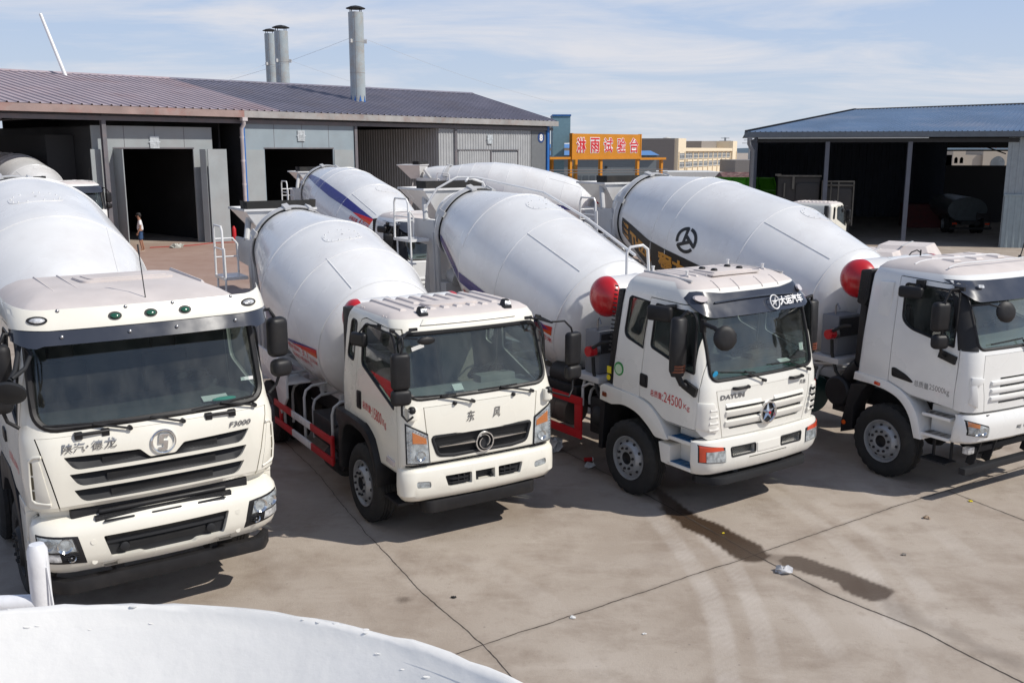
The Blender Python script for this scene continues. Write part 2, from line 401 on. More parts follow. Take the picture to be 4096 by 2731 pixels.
def ground():
    xs = axis(-4.0, 9.0, 0.045, -3500, 3500); ys = axis(7.2, 16.5, 0.05, -200, 5000)
    X, Y = np.meshgrid(xs, ys, indexing='ij'); nx, ny = X.shape
    V = np.stack([X, Y, np.zeros_like(X)], -1).reshape(-1, 3)
    I = np.arange(nx*ny).reshape(nx, ny)
    F = np.stack([I[:-1, :-1], I[1:, :-1], I[1:, 1:], I[:-1, 1:]], -1).reshape(-1, 4)
    me = bpy.data.meshes.new('ground'); me.vertices.add(len(V)); me.vertices.foreach_set('co', V.ravel())
    me.loops.add(F.size); me.loops.foreach_set('vertex_index', F.ravel()); me.polygons.add(len(F))
    me.polygons.foreach_set('loop_start', np.arange(0, F.size, 4)); me.update(); me.validate()
    jit = wob(X, Y, 9, 1)*0.075+wob(X, Y, 40, 2)*0.02
    # wet trail leaking from under the starred truck, and its puddle
    d, t = seg_dist(X, Y, smooth_path([(1.95, 13.2), (2.05, 12.72), (2.20, 11.9), (2.50, 11.35), (2.72, 10.95), (2.80, 10.62)]))
    w = 0.07+0.15*sst(0.3, 1.9, t); wet = sst(0.025, -0.02, d-w+jit)
    d, t = seg_dist(X, Y, smooth_path([(3.30, 10.38), (3.45, 10.22), (3.65, 10.0), (3.86, 9.64)]))
    wet = np.maximum(wet, 0.85*sst(0.03, -0.02, d-(0.20-0.05*np.sin(t*4))+jit))
    d, t = seg_dist(X, Y, smooth_path([(3.9, 9.6), (4.05, 9.1), (4.3, 8.75), (4.65, 8.2)])); wet = np.maximum(wet, 0.28*sst(0.22, 0.0, d+jit*2))
    d, _ = seg_dist(X, Y, [(4.42, 8.40), (4.62, 8.22)]); wet = np.maximum(wet, 0.35*sst(0.16, 0.0, d+jit))
    d, _ = seg_dist(X, Y, [(2.86, 10.6), (3.1, 10.5), (3.3, 10.35)]); wet = np.maximum(wet, 0.42*sst(0.22, 0.0, d+jit*2))
    d, _ = seg_dist(X, Y, [(3.0, 10.0), (3.1, 9.9), (3.3, 9.75)]); wet = np.maximum(wet, 0.30*sst(0.16, 0.0, d+jit*2))
    d, _ = seg_dist(X, Y, [(-1.15, 9.45), (-1.12, 9.46)]); wet = np.maximum(wet, 0.6*sst(0.10, 0.02, d+jit))
    d, _ = seg_dist(X, Y, [(1.4, 13.9), (2.2, 13.3)]); wet = np.maximum(wet, 0.8*sst(0.5, 0.2, d+jit*3))
    # pale dusty tyre tracks
    tr = np.zeros_like(X)
    for pts, w, a in (([(1.80, 12.2), (1.95, 11.18), (2.09, 9.95), (2.08, 8.95), (1.91, 7.7)], 0.12, 0.9), ([(2.15, 12.2), (2.35, 11.4), (2.53, 10.18), (2.49, 8.95), (2.30, 7.7)], 0.11, 0.9),
                      ([(3.3, 13.5), (3.58, 12.9), (3.93, 11.32), (4.01, 10.18), (3.87, 8.95)], 0.13, 0.75), ([(3.75, 13.2), (4.15, 12.38), (4.43, 11.04), (4.46, 9.84), (4.30, 8.95)], 0.12, 0.6),
                      ([(2.9, 9.6), (3.05, 8.95), (3.05, 8.3), (2.95, 7.6)], 0.12, 0.6), ([(4.9, 13.0), (5.3, 11.5), (5.3, 10.2), (5.1, 9.0)], 0.14, 0.45), ([(3.6, 9.0), (3.7, 8.3), (3.6, 7.6)], 0.11, 0.5), ([(5.6, 12.6), (6.1, 11.3), (6.2, 9.6)], 0.14, 0.4),
                      ([(-2.2, 12.0), (-0.9, 11.0), (1.0, 10.4), (3.2, 10.9)], 0.2, 0.22), ([(-0.6, 10.6), (0.4, 9.3), (0.8, 7.6)], 0.16, 0.3), ([(-3, 10.8), (-1.9, 9.4), (-1.3, 7.6)], 0.2, 0.25)):
        d, t = seg_dist(X, Y, smooth_path(pts)); tread = 0.82+0.18*np.sin(t*58+d*60)
        tr = np.maximum(tr, a*sst(w+0.03, w-0.04, d)*tread*np.clip(0.62+0.9*wob(X, Y, 5, 7), 0.1, 1.2))
        tr -= 0.35*a*sst(0.05, 0.0, np.abs(d-w-0.10))*(0.6+0.5*wob(X, Y, 4, 9))
    # slab joints and cracks
    jt = np.zeros_like(X)
    j2 = wob(X, Y, 4, 3)*0.014+wob(X, Y, 16, 4)*0.008
    for pts, w, a in (([(-5.4, 18.3), (-2.74, 13.26), (-1.81, 11.25), (-1.02, 9.73), (-0.28, 8.51), (0.2, 7.5)], 0.014, 0.6), ([(-3.2, 6.6), (-0.5, 8.35), (1.02, 9.38), (2.83, 10.59), (5.06, 12.14), (7.57, 13.75), (12, 16.6)], 0.020, 0.75),
                      ([(0.2, 15.8), (2.02, 12.3), (2.86, 10.59), (3.39, 9.63), (4.01, 8.86), (4.8, 7.4)], 0.020, 0.8), ([(6.07, 12.8), (6.57, 11.68), (7.5, 9.6)], 0.016, 0.7), ([(-8, 12.8), (-2.4, 16.4), (4, 20.3)], 0.02, 0.6)):
        d, t = seg_dist(X, Y, pts); jt = np.maximum(jt, a*sst(w+0.034, w*0.3, np.abs(d)+j2*0.5))
    # reddish dust in front of the paint booths
    E = (X+22)*0.6592+(Y-42.3)*0.752; Nn = -((X+22)*-0.752+(Y-42.3)*0.6592)
    red = sst(34, 12, Nn+wob(X, Y, 0.25, 5)*5)*sst(-12, 0, E)*sst(30, 12, E)*sst(-3, 0, Nn)
    for nm, A in (('wet', wet), ('track', tr), ('joint', jt*0.30), ('reddust', red)):
        at = me.attributes.new(nm, 'FLOAT', 'POINT'); at.data.foreach_set('value', A.astype(np.float32).ravel())
    m = bpy.data.materials.new('yard_concrete'); m.use_nodes = True; nt = m.node_tree; N = nt.nodes; Lk = nt.links; b = N['Principled BSDF']
    tc = N.new('ShaderNodeTexCoord')
    def noise(sc, det=6, rough=0.6, scale=None):
        n = N.new('ShaderNodeTexNoise'); n.inputs['Scale'].default_value = sc; n.inputs['Detail'].default_value = det; n.inputs['Roughness'].default_value = rough
        if scale:
            mp = N.new('ShaderNodeMapping'); mp.inputs['Scale'].default_value = scale; mp.inputs['Rotation'].default_value = (0, 0, R(33)); Lk.new(tc.outputs['Object'], mp.inputs[0]); Lk.new(mp.outputs[0], n.inputs['Vector'])
        else: Lk.new(tc.outputs['Object'], n.inputs['Vector'])
        return n.outputs[0]
    def rng(x, a, b_, c, d):
        r = N.new('ShaderNodeMapRange'); r.inputs['From Min'].default_value = a; r.inputs['From Max'].default_value = b_; r.inputs['To Min'].default_value = c; r.inputs['To Max'].default_value = d; Lk.new(x, r.inputs[0]); return r.outputs[0]
    def mix(a, b_, f, mode='MIX'):
        x = N.new('ShaderNodeMix'); x.data_type = 'RGBA'; x.blend_type = mode
        for s_, v in (('A', a), ('B', b_)):
            if isinstance(v, tuple): x.inputs[s_].default_value = (*v, 1)
            else: Lk.new(v, x.inputs[s_])
        if isinstance(f, (int, float)): x.inputs['Factor'].default_value = f
        else: Lk.new(f, x.inputs['Factor'])
        return x.outputs['Result']
    def attr(nm): a = N.new('ShaderNodeAttribute'); a.attribute_name = nm; return a.outputs['Fac']
    c = mix((0.34, 0.28, 0.225), (0.44, 0.38, 0.32), rng(noise(0.35, 4), 0.35, 0.65, 0, 1))
    c = mix(c, (0.255, 0.20, 0.155), rng(noise(1.3, 7, 0.65), 0.47, 0.72, 0, 0.85))
    c = mix(c, (0.50, 0.435, 0.37), rng(noise(0.9, 8, 0.7, (1, 3.2, 1)), 0.52, 0.8, 0, 0.6))
    c = mix(c, (0.60, 0.55, 0.50), rng(noise(14, 4, 0.7), 0.66, 0.86, 0, 0.35))
    c = mix(c, (0.22, 0.165, 0.125), rng(noise(5.5, 6, 0.75), 0.56, 0.8, 0, 0.5))
    v = N.new('ShaderNodeTexVoronoi'); v.inputs['Scale'].default_value = 3.2; Lk.new(tc.outputs['Object'], v.inputs['Vector'])
    c = mix(c, (0.13, 0.11, 0.10), rng(v.outputs['Distance'], 0.02, 0.055, 0.5, 0))
    c = mix(c, (0.60, 0.55, 0.50), rng(attr('track'), 0, 1, 0, 0.5))
    c = mix(c, (0.13, 0.10, 0.085), rng(attr('track'), -0.35, 0, 0.35, 0))
    c = mix(c, (0.31, 0.16, 0.12), rng(attr('reddust'), 0, 1, 0, 0.55))
    c = mix(c, (0.045, 0.036, 0.030), rng(attr('joint'), 0, 1, 0, 0.85))
    c = mix(c, (0.058, 0.036, 0.022), rng(attr('wet'), 0, 1, 0, 0.97))
    Lk.new(c, b.inputs['Base Color'])
    rf = N.new('ShaderNodeMix'); rf.data_type = 'FLOAT'; rf.inputs['A'].default_value = 0.85; rf.inputs['B'].default_value = 0.30; Lk.new(attr('wet'), rf.inputs['Factor']); Lk.new(rf.outputs['Result'], b.inputs['Roughness'])
    bp = N.new('ShaderNodeBump'); bp.inputs['Strength'].default_value = 0.35; bp.inputs['Distance'].default_value = 0.02; Lk.new(noise(26, 7, 0.75), bp.inputs['Height']); Lk.new(bp.outputs[0], b.inputs['Normal'])
    me.materials.append(m)
    rr = random.Random(8); JM = mat('joint_dirt', (0.075, 0.060, 0.048), 0.95, noise=0.5, nscale=3)
    for pts, w in (([(-5.4, 18.3), (-2.74, 13.26), (-1.81, 11.25), (-1.02, 9.73), (-0.28, 8.51), (0.3, 7.3)], 0.006), ([(-3.2, 6.6), (-0.5, 8.35), (1.02, 9.38), (2.83, 10.59), (5.06, 12.14), (7.57, 13.75), (12, 16.6)], 0.008), ([(0.2, 15.8), (2.02, 12.3), (2.86, 10.59), (3.39, 9.63), (4.01, 8.86), (4.8, 7.4)], 0.009), ([(6.07, 12.8), (6.57, 11.68), (7.5, 9.6)], 0.007), ([(-8, 12.8), (-2.4, 16.4), (4, 20.3)], 0.008)):
        P = []
        for (x0, y0), (x1, y1) in zip(pts[:-1], pts[1:]):
            k = int(math.hypot(x1-x0, y1-y0)/0.05)+1
            P += [(x0+(x1-x0)*i/k, y0+(y1-y0)*i/k) for i in range(k)]
        L = []; q = 0.0
        for i in range(len(P)-1):
            dx, dy = P[i+1][0]-P[i][0], P[i+1][1]-P[i][1]; l = math.hypot(dx, dy) or 1; nx_, ny_ = -dy/l, dx/l
            q = q*0.86+rr.uniform(-0.006, 0.006); a = q-w*rr.uniform(0.35, 1.0); b = q+w*rr.uniform(0.35, 1.0); L.append([(P[i][0]+nx_*a, P[i][1]+ny_*a, 0.004), (P[i][0]+nx_*b, P[i][1]+ny_*b, 0.004)])
        jm = bpy.data.meshes.new('slab_joint'); jm.from_pydata([p for r_ in L for p in r_], [], [(2*i, 2*i+1, 2*i+3, 2*i+2) for i in range(len(L)-1)]); jm.materials.append(JM); jo = bpy.data.objects.new('slab_joint', jm); COL.objects.link(jo); kind(jo, 'structure')
    o = bpy.data.objects.new('ground', me); COL.objects.link(o); return kind(o, 'structure')
ground()
# ------------------------------------------------------------------ truck helpers (local frame: x forward, y to the driver's side, z up)
class Cab:
    """rounded cab shell lofted through levels (z, half width, front x, front bow, corner depth, corner width, rear x)"""
    def __init__(s, lv, rr=0.08): s.lv = lv; s.rr = rr
    def at(s, z):
        L = s.lv
        if z <= L[0][0]: return L[0][1:]
        for a, b in zip(L[:-1], L[1:]):
            if z <= b[0]:
                t = (z-a[0])/max(b[0]-a[0], 1e-6)
                return tuple(p+(q-p)*t for p, q in zip(a[1:], b[1:]))
        return L[-1][1:]
    def fx(s, y, z, off=0.0):
        hw, xf, bow, rx, ry, xr = s.at(z); a = abs(y); m = hw-ry
        if a <= m: return xf-bow*(a/m)**2+off
        t = min(1, (a-m)/ry)
        return xf-bow-rx*(1-sqrt(max(0, 1-t*t)))+off
    def sy(s, z): return s.at(z)[0]
    def ring(s, l, ins=0.0):
        z, hw, xf, bow, rx, ry, xr = l
        hw -= ins; xf -= ins; xr += ins; ry = max(0.04, ry-ins*0.5); rx = max(0.04, rx-ins*0.5); rr = s.rr
        m = hw-ry; P = []
        for i in range(13):
            y = -m+2*m*i/12; P.append((xf-bow*(y/m)**2, y))
        for i in range(1, 8):
            a = pi/2*i/7; P.append((xf-bow-rx*(1-cos(a)), m+ry*sin(a)))
        for i in range(5):
            a = pi/2*i/4; P.append((xr+rr*(1-sin(a)), hw-rr*(1-cos(a))))
        Q = [(x, -y) for x, y in P[13:]][::-1]
        return [(x, y, z) for x, y in P+Q]
    def solid(s, ins=0.0, mi=0):
        L = [list(l) for l in s.lv]
        if ins:
            L[0][0] += ins; L[-1][0] -= ins
            zs = L[-1][0]; L = [l for l in L[:-1] if l[0] < zs-0.01]+[L[-1]]
        m = MB(); m.loft([s.ring(l, ins) for l in L], mi); return m
    def shell(s, t=0.045, roofz=2.6):
        a = s.solid(0, 0); me = a.mesh()
        for p in me.polygons:
            if p.normal.z > 0.75 and p.center.z > roofz: p.material_index = 2
        b = s.solid(t, 1); mb = b.mesh(); mb.flip_normals()
        bm = bmesh.new(); bm.from_mesh(me); bm.from_mesh(mb); bm.to_mesh(me); bm.free()
        return me
    def glass(s, poly, depth=0.018, th=0.006):
        """curved pane following the front, clipped to a y-z polygon"""
        a = s.solid(depth).mesh(); b = s.solid(depth+th).mesh(); b.flip_normals()
        bm = bmesh.new(); bm.from_mesh(a); bm.from_mesh(b); bm.to_mesh(a); bm.free()
        c = MB(); c.yz(poly, -1.0, 1.0)
        return boolean(a, c.mesh(), 'INTERSECT')
    def front_tube(s, mb, poly, r, off=0.0, n=6, sub=6):
        path = []
        k = len(poly)
        for i in range(k):
            a = poly[i]; b = poly[(i+1) % k]
            L = math.hypot(b[0]-a[0], b[1]-a[1]); m = max(1, int(L/0.12))
            for j in range(m):
                t = j/m; y = a[0]+(b[0]-a[0])*t; z = a[1]+(b[1]-a[1])*t
                path.append((s.fx(y, z, off), y, z))
        mb.tube(path, r, n, closed=True)
    def side_tube(s, mb, poly, r, sgn=-1, off=0.0):
        mb.tube([(x, sgn*(s.sy(z)+off), z) for x, z in poly], r, 6, closed=True)
    def front_patch(s, mb, poly, off, th=0.0, mi=0):
        """thin plate of a y-z polygon lying on the front surface"""
        vs = [(s.fx(y, z, off), y, z) for y, z in poly]; n = len(vs)
        ws = [(s.fx(y, z, off+th+0.002), y, z) for y, z in poly]
        mb.loft([vs, ws], mi)
def fat(poly, d):
    """grow a polygon about its centre by about d"""
    cx = sum(p[0] for p in poly)/len(poly); cy = sum(p[1] for p in poly)/len(poly)
    out = []
    for x, y in poly:
        L = math.hypot(x-cx, y-cy); out.append((cx+(x-cx)*(1+d/L), cy+(y-cy)*(1+d/L)))
    return out
def mirp(poly): return [(-a, b) for a, b in poly][::-1]

# ---- wheels: outer face towards -y
def _wheel_meshes(Rt=0.51, wid=0.27, dual=False, hub='out'):
    t = MB(); h = wid/2
    def prof(yo):
        return [(-h+0.02+yo, 0.295), (-h+yo, 0.34), (-h-0.012+yo, 0.40), (-h+yo, 0.455), (-h+0.022+yo, 0.49), (-h+0.04+yo, Rt), (-h+0.085+yo, Rt), (-h+0.09+yo, Rt-0.014), (-h+0.105+yo, Rt-0.014), (-h+0.11+yo, Rt),
                (-0.012+yo, Rt), (-0.008+yo, Rt-0.014), (0.008+yo, Rt-0.014), (0.012+yo, Rt),
                (h-0.11+yo, Rt), (h-0.105+yo, Rt-0.014), (h-0.09+yo, Rt-0.014), (h-0.085+yo, Rt), (h-0.04+yo, Rt), (h-0.022+yo, 0.49), (h+yo, 0.455), (h+0.012+yo, 0.40), (h+yo, 0.34), (h-0.02+yo, 0.295)]
    def wob(i, j): return -0.016 if (i in (4, 5, 18, 19) and j % 3 == 0) else (-0.008 if i in (6, 17) and j % 3 == 0 else 0)
    t.lathe(prof(0), (0, 0, 0), (0, 1, 0), 72, 0, False, False, wob)
    if dual: t.lathe(prof(wid+0.05), (0, 0, 0), (0, 1, 0), 72, 0, False, False, wob)
    r = MB()
    o = -h
    if hub == 'out':
        r.lathe([(o+0.03, 0.296), (o, 0.300), (o+0.004, 0.285), (o+0.03, 0.272), (o+0.05, 0.262), (o+0.045, 0.235), (o-0.005, 0.20), (o-0.025, 0.185), (o-0.028, 0.10), (o-0.022, 0.086)], (0, 0, 0), (0, 1, 0), 48, 0, False, False)
        r.lathe([(o+0.05, 0.085), (o-0.02, 0.085), (o+0.04, 0.07), (o+0.04, 0.001)], (0, 0, 0), (0, 1, 0), 24, 1, False, True)
        for k in range(10):
            a = 2*pi*k/10+0.2; c = (0.142*cos(a), 0, 0.142*sin(a))
            r.cyl((c[0], o-0.024, c[2]), (c[0], o-0.052, c[2]), 0.019, 0.016, 8, 1)
            a += 0.3; q = 0.222
            r.ball((q*cos(a), o+0.026, q*sin(a)), 0.025, 0.016, 0.025, 8, 1)
    else:
        r.lathe([(o+0.03, 0.296), (o, 0.300), (o+0.004, 0.285), (o+0.03, 0.272), (o+0.13, 0.258), (o+0.15, 0.20), (o+0.15, 0.11), (o-0.02, 0.105), (o-0.05, 0.07), (o-0.055, 0.001)], (0, 0, 0), (0, 1, 0), 48, 0, False, True)
        for k in range(10):
            a = 2*pi*k/10; c = (0.155*cos(a), 0, 0.155*sin(a)); r.cyl((c[0], o+0.15, c[2]), (c[0], o+0.10, c[2]), 0.017, None, 8, 1)
    if dual: r.lathe([(wid+0.05-h, 0.296), (wid+0.07-h, 0.26), (wid-h+0.07, 0.02)], (0, 0, 0), (0, 1, 0), 32, 0, False, True)
    r.lathe([(h-0.0, 0.296), (h-0.03, 0.25), (h-0.05, 0.02)], (0, 0, 0), (0, 1, 0), 32, 1, False, True)
    return t.mesh('tyre'), r.mesh('wheel')
WM = {'f': _wheel_meshes(), 'r': _wheel_meshes(dual=True, hub='in')}
def wheel(root, x, y, z=0.51, typ='f', rims=None, steer=0.0, sc=1.0):
    tm, rm = WM[typ]
    rm2 = rm.copy() if rims else rm
    w = link('wheel', rm2, rims or [RIM, CHASSIS], root, 40)
    w.location = (x, y, z); w.rotation_euler = (0, 0, (pi if y > 0 else 0)+steer); w.scale = (sc, 1, sc)
    t = link('tyre', tm, [RUBBER], w, 30)
    return w
def mirror_head(mb, c, d, tilt=0.0, mi=0):
    m = MB(); m.box((0, 0, 0), d); me = m.mesh()
    bm = bmesh.new(); bm.from_mesh(me); bmesh.ops.bevel(bm, geom=bm.edges[:], offset=min(d)*0.42, segments=4, affect='EDGES', profile=0.5, clamp_overlap=True)
    M = Matrix.Translation(c) @ Matrix.Rotation(tilt, 4, 'Z')
    bm.verts.ensure_lookup_table()
    mb.add([M @ v.co for v in bm.verts], [tuple(v.index for v in f.verts) for f in bm.faces], mi); bm.free()
def wiper(root, cab, p, q, y0, y1, zb):
    """p arm pivot (y,z), q blade centre (y,z), blade from y0 to y1 at height zb(y)"""
    m = MB()
    f = lambda y, z, o: (cab.fx(y, z, o), y, z)
    m.cyl(f(p[0], p[1], -0.01), f(p[0], p[1], 0.05), 0.022, None, 8)
    n = 5
    m.tube([f(p[0]+(q[0]-p[0])*i/n, p[1]+(q[1]-p[1])*i/n, 0.045) for i in range(n+1)], 0.011, 6)
    m.tube([f(y0+(y1-y0)*i/8, zb[0]+(zb[1]-zb[0])*i/8, 0.022) for i in range(9)], 0.010, 6)
    return m.build('wiper', BLACK, root)
def seat(root, x, y, z=1.35, m=None):
    s = MB(); s.bb(x-0.5, x, y-0.26, y+0.26, z, z+0.18); s.box((x-0.52, y, z+0.45), (0.16, 0.5, 0.7), Matrix.Rotation(R(-10), 3, 'Y')); s.box((x-0.60, y, z+0.92), (0.12, 0.28, 0.22), Matrix.Rotation(R(-10), 3, 'Y'))
    return s.build('seat', m or DARKIN, root, bevel=0.05, segs=3)
def interior(root, cab, xr, zf=1.3, zd=1.72, xd=-0.55, dm=None, sm=None, wheel_y=0.48):
    hw = cab.sy(zd)-0.07
    d = MB()
    # dashboard: profile in x-z swept across
    f = cab.fx(0, zd)-0.10
    prof = rpoly([(f, zd-0.02), (f-0.12, zd+0.06), (xd, zd+0.09), (xd-0.08, zd+0.02), (xd-0.10, zd-0.35), (f-0.05, zd-0.40)], 0.05, 3)
    hw2 = hw-0.09
    d.xz(prof, -hw2, hw2)
    d.bb(xd-0.02, xd+0.18, wheel_y-0.25, wheel_y+0.25, zd+0.05, zd+0.16)
    d.build('dashboard', dm or GREYIN, root, bevel=0.01)
    fl = MB(); fl.bb(xr+0.06, f-0.02, -hw+0.02, hw-0.02, zf-0.06, zf); fl.bb(xr+0.3, xd-0.5, -0.35, 0.35, zf, zf+0.25)
    fl.build('cab_floor', DARKIN, root)
    seat(root, xd-0.45, wheel_y, zf+0.1, sm); seat(root, xd-0.45, -wheel_y, zf+0.1, sm)
    w = MB(); c = Vector((xd-0.14, wheel_y, zd+0.14)); nrm = Vector((-0.55, 0, 0.84)); u = Vector((0, 1, 0)); v = nrm.cross(u)
    w.tube([c+(u*cos(2*pi*i/24)+v*sin(2*pi*i/24))*0.23 for i in range(24)], 0.017, 6, closed=True)
    for a in (0.4, 2.7, 4.7): w.tube([c-nrm*0.03, c+(u*cos(a)+v*sin(a))*0.23], 0.015, 6)
    w.cyl(c-nrm*0.3, c-nrm*0.02, 0.05, 0.06, 10)
    w.build('steering_wheel', BLACK, root)
def cab_cut(root, cab, paint, roofm, ws, side_wins, door, hood=None, under=None, slots=(), roofz=2.6, extra=(), hood_paint=None):
    """cut windows, doors and grille panel out of the shell; makes cab_body, doors, grille_panel"""
    sh = cab.shell(roofz=roofz)
    c = MB()
    c.yz(ws, -0.75, 0.6); sh = boolean(sh, c.mesh()); c = MB()
    for p in side_wins: c.xz(p, -2, -0.6); c.xz(p, 0.6, 2)
    body = boolean(sh, c.mesh())
    if under:
        c = MB(); c.xz(under, -2, 2); body = boolean(body, c.mesh())
    d = MB(); d.xz(fat(door, -0.006), -2, -cab.sy(1.6)+0.16); dr = boolean(body, d.mesh(), 'INTERSECT')
    c = MB()
    big = fat(door, 0.008); c.xz(big, -2, -cab.sy(1.6)+0.18); c.xz(big, cab.sy(1.6)-0.18, 2)
    hd = None
    if hood:
        h = MB(); h.yz(fat(hood, -0.006), -0.30, 0.6); hd = boolean(body, h.mesh(), 'INTERSECT')
        c.yz(fat(hood, 0.006), -0.34, 0.6)
        if slots:
            k = MB()
            for p in slots: k.yz(p, -0.5, 0.5)
            hd = boolean(hd, k.mesh())
    body = boolean(body, c.mesh())
    M3 = [paint, GREYIN, roofm]
    b = link('cab_body', body, M3, root, 32)
    dL = mirror_y(dr)
    a1 = link('door', dr, M3, root, 32); a2 = link('door', dL, M3, root, 32)
    h = link('grille_panel', hd, [hood_paint or paint, DARKIN, roofm], root, 32) if hd else None
    return b, a1, a2, h
def side_panes(parent_of, cab, wins, inset=0.02):
    """one pane and gasket per side window; parent_of(i, sgn) -> object"""
    for i, p in enumerate(wins):
        for sg in (-1, 1):
            m = MB()
            A = [(x, sg*(cab.sy(z)-inset), z) for x, z in fat(p, 0.012)]; B = [(x, sg*(cab.sy(z)-inset-0.006), z) for x, z in fat(p, 0.012)]
            m.loft([A, B])
            w = m.build('window_pane', SGLASS, parent_of(i, sg), smooth=0)
            g = MB(); cab.side_tube(g, p, 0.017, sg, -0.008); g.build('window_seal', BLACK, parent_of(i, sg))

# ---- drums: rings (s, r) along an axis rising to the rear from (x0, 0, z0)
class Drum:
    def __init__(s, x0, z0, al, prof):
        s.x0, s.z0, s.al = x0, z0, R(al); s.p = prof
        s.a = Vector((-cos(s.al), 0, sin(s.al))); s.n2 = Vector((sin(s.al), 0, cos(s.al))); s.o = Vector((x0, 0, z0))
    def r(s, t): return float(np.interp(t, [q[0] for q in s.p], [q[1] for q in s.p]))
    def P(s, t, ph, off=0.0):
        rr = s.r(t)+off; return s.o+s.a*t+s.n2*(rr*cos(R(ph)))+Vector((0, -1, 0))*(rr*sin(R(ph)))
    def build(s, root, sA, tail, hatch=None, weld=None, extra_seams=()):
        m = MB(); P = s.p
        r0 = P[1][1]
        prof = [(-0.42, 0.02), (-0.42, 0.30), (-0.36, r0*0.62), (-0.22, r0*0.84), (-0.08, r0*0.96)]
        pts = [q for q in P if q[0] >= 0 and q[0] <= sA]
        dense = []
        for a, b in zip(pts[:-1], pts[1:]):
            for i in range(6): t = i/6; dense.append((a[0]+(b[0]-a[0])*t, a[1]+(b[1]-a[1])*t))
        dense.append(pts[-1])
        rA = s.r(sA)
        prof += dense+[(sA+0.02, rA+0.035), (sA+0.12, rA+0.035), (sA+0.13, rA-0.01)]
        prof += [(sA+tail*0.6, rA*0.84), (sA+tail, rA*0.62), (sA+tail+0.03, rA*0.64), (sA+tail+0.03, rA*0.58), (sA+tail-0.3, rA*0.5)]
        m.lathe(prof, s.o, s.a, 96, 0, True, False)
        for t in [q[0] for q in pts[:-1]]+list(extra_seams):
            m.lathe([(t-0.012, s.r(t)-0.002), (t-0.006, s.r(t)+0.006), (t+0.006, s.r(t)+0.006), (t+0.012, s.r(t)-0.002)], s.o, s.a, 96, 0, False, False)
        if weld: m.tube([s.P(weld[0]+(weld[1]-weld[0])*i/8, weld[2], 0.002) for i in range(9)], 0.009, 6)
        d = m.build('drum', [WHITE], root, 40)
        g = MB(); g.lathe([(sA-0.045, rA-0.01), (sA-0.04, rA+0.012), (sA+0.01, rA+0.012), (sA+0.015, rA-0.01)], s.o, s.a, 96, 0, False, False)
        g.build('drum_track', CHASSIS, d)  # black band painted in for the dark gap beside the roller ring
        if hatch:
            h = MB(); t0, ph0, a, b = hatch; ring = []
            dphi = math.degrees(b/s.r(t0))
            oval = rpoly([(-a, -1), (a, -1), (a, 1), (-a, 1)], 0.9*min(a, 1), 8)
            oval = [(a*math.copysign(abs(cos(q))**0.75, cos(q)), math.copysign(abs(sin(q))**0.75, sin(q))) for q in [2*pi*i/40 for i in range(40)]]
            R1 = [s.P(t0+u, ph0+v*dphi, -0.004) for u, v in oval]; R2 = [s.P(t0+u, ph0+v*dphi, 0.007) for u, v in oval]
            R3 = [s.P(t0+u*0.5, ph0+v*dphi*0.5, 0.009) for u, v in oval]; R4 = [s.P(t0+u*0.05, ph0+v*dphi*0.05, 0.009) for u, v in oval]
            h.loft([R1, R2, R3, R4], caps=False)
            for i in range(0, 40, 3):
                u, v = oval[i]; h.ball(tuple(s.P(t0+u*0.88, ph0+v*dphi*0.88, 0.010)), 0.011, n=8)
            h.build('hatch_cover', WHITE, d, 30)
        # drive flange, gearbox and front pedestal
        f = MB(); f.lathe([(-0.95, 0.20), (-0.70, 0.20), (-0.68, 0.34), (-0.60, 0.34), (-0.58, 0.27), (-0.42, 0.30)], s.o, s.a, 28)
        for k in range(14):
            q = 2*pi*k/14; f.cyl(s.o+s.a*-0.60+(s.n2*cos(q)+Vector((0, 1, 0))*sin(q))*0.315, s.o+s.a*-0.55+(s.n2*cos(q)+Vector((0, 1, 0))*sin(q))*0.315, 0.018, None, 6)
        c = s.o+s.a*-0.8
        f.loft([[(c.x-0.22, -0.42, 1.0), (c.x+0.22, -0.42, 1.0), (c.x+0.22, 0.42, 1.0), (c.x-0.22, 0.42, 1.0)], [(c.x-0.15, -0.26, c.z-0.1), (c.x+0.12, -0.26, c.z-0.1), (c.x+0.12, 0.26, c.z-0.1), (c.x-0.15, 0.26, c.z-0.1)]])
        f.build('drive_pedestal', GALV, root, 35, 0.01)
        # guard hoop over the roller track, with clips
        hp = MB(); wd = 0.05
        for o1 in (0.038,):
            ang = [-128+256*i/64 for i in range(65)]
            rs = []
            for q in ang: rs.append([s.P(sA-0.06-wd+0.06, q, rA*0+o1), s.P(sA+0.07, q, o1+s.r(sA)-s.r(sA+0.07)), s.P(sA+0.07, q, o1+0.014+s.r(sA)-s.r(sA+0.07)), s.P(sA-wd, q, o1+0.014)])
            hp.loft(rs)
        for q in (-62, -20, 12, 68):
            b = s.P(sA, q, 0.065); M = Matrix((s.a.to_tuple(), (s.P(sA, q+90)-s.P(sA, q-90)).normalized().to_tuple(), (s.P(sA, q, 1)-s.P(sA, q)).normalized().to_tuple())).transposed()
            hp.box(b, (0.22, 0.10, 0.04), M)
        hp.build('guard_hoop', GALV, root, 40)
        # rollers and rear stand
        st = MB(); xA = (s.o+s.a*sA).x; zA = (s.o+s.a*sA).z; yb = min(rA*0.92, 0.86)
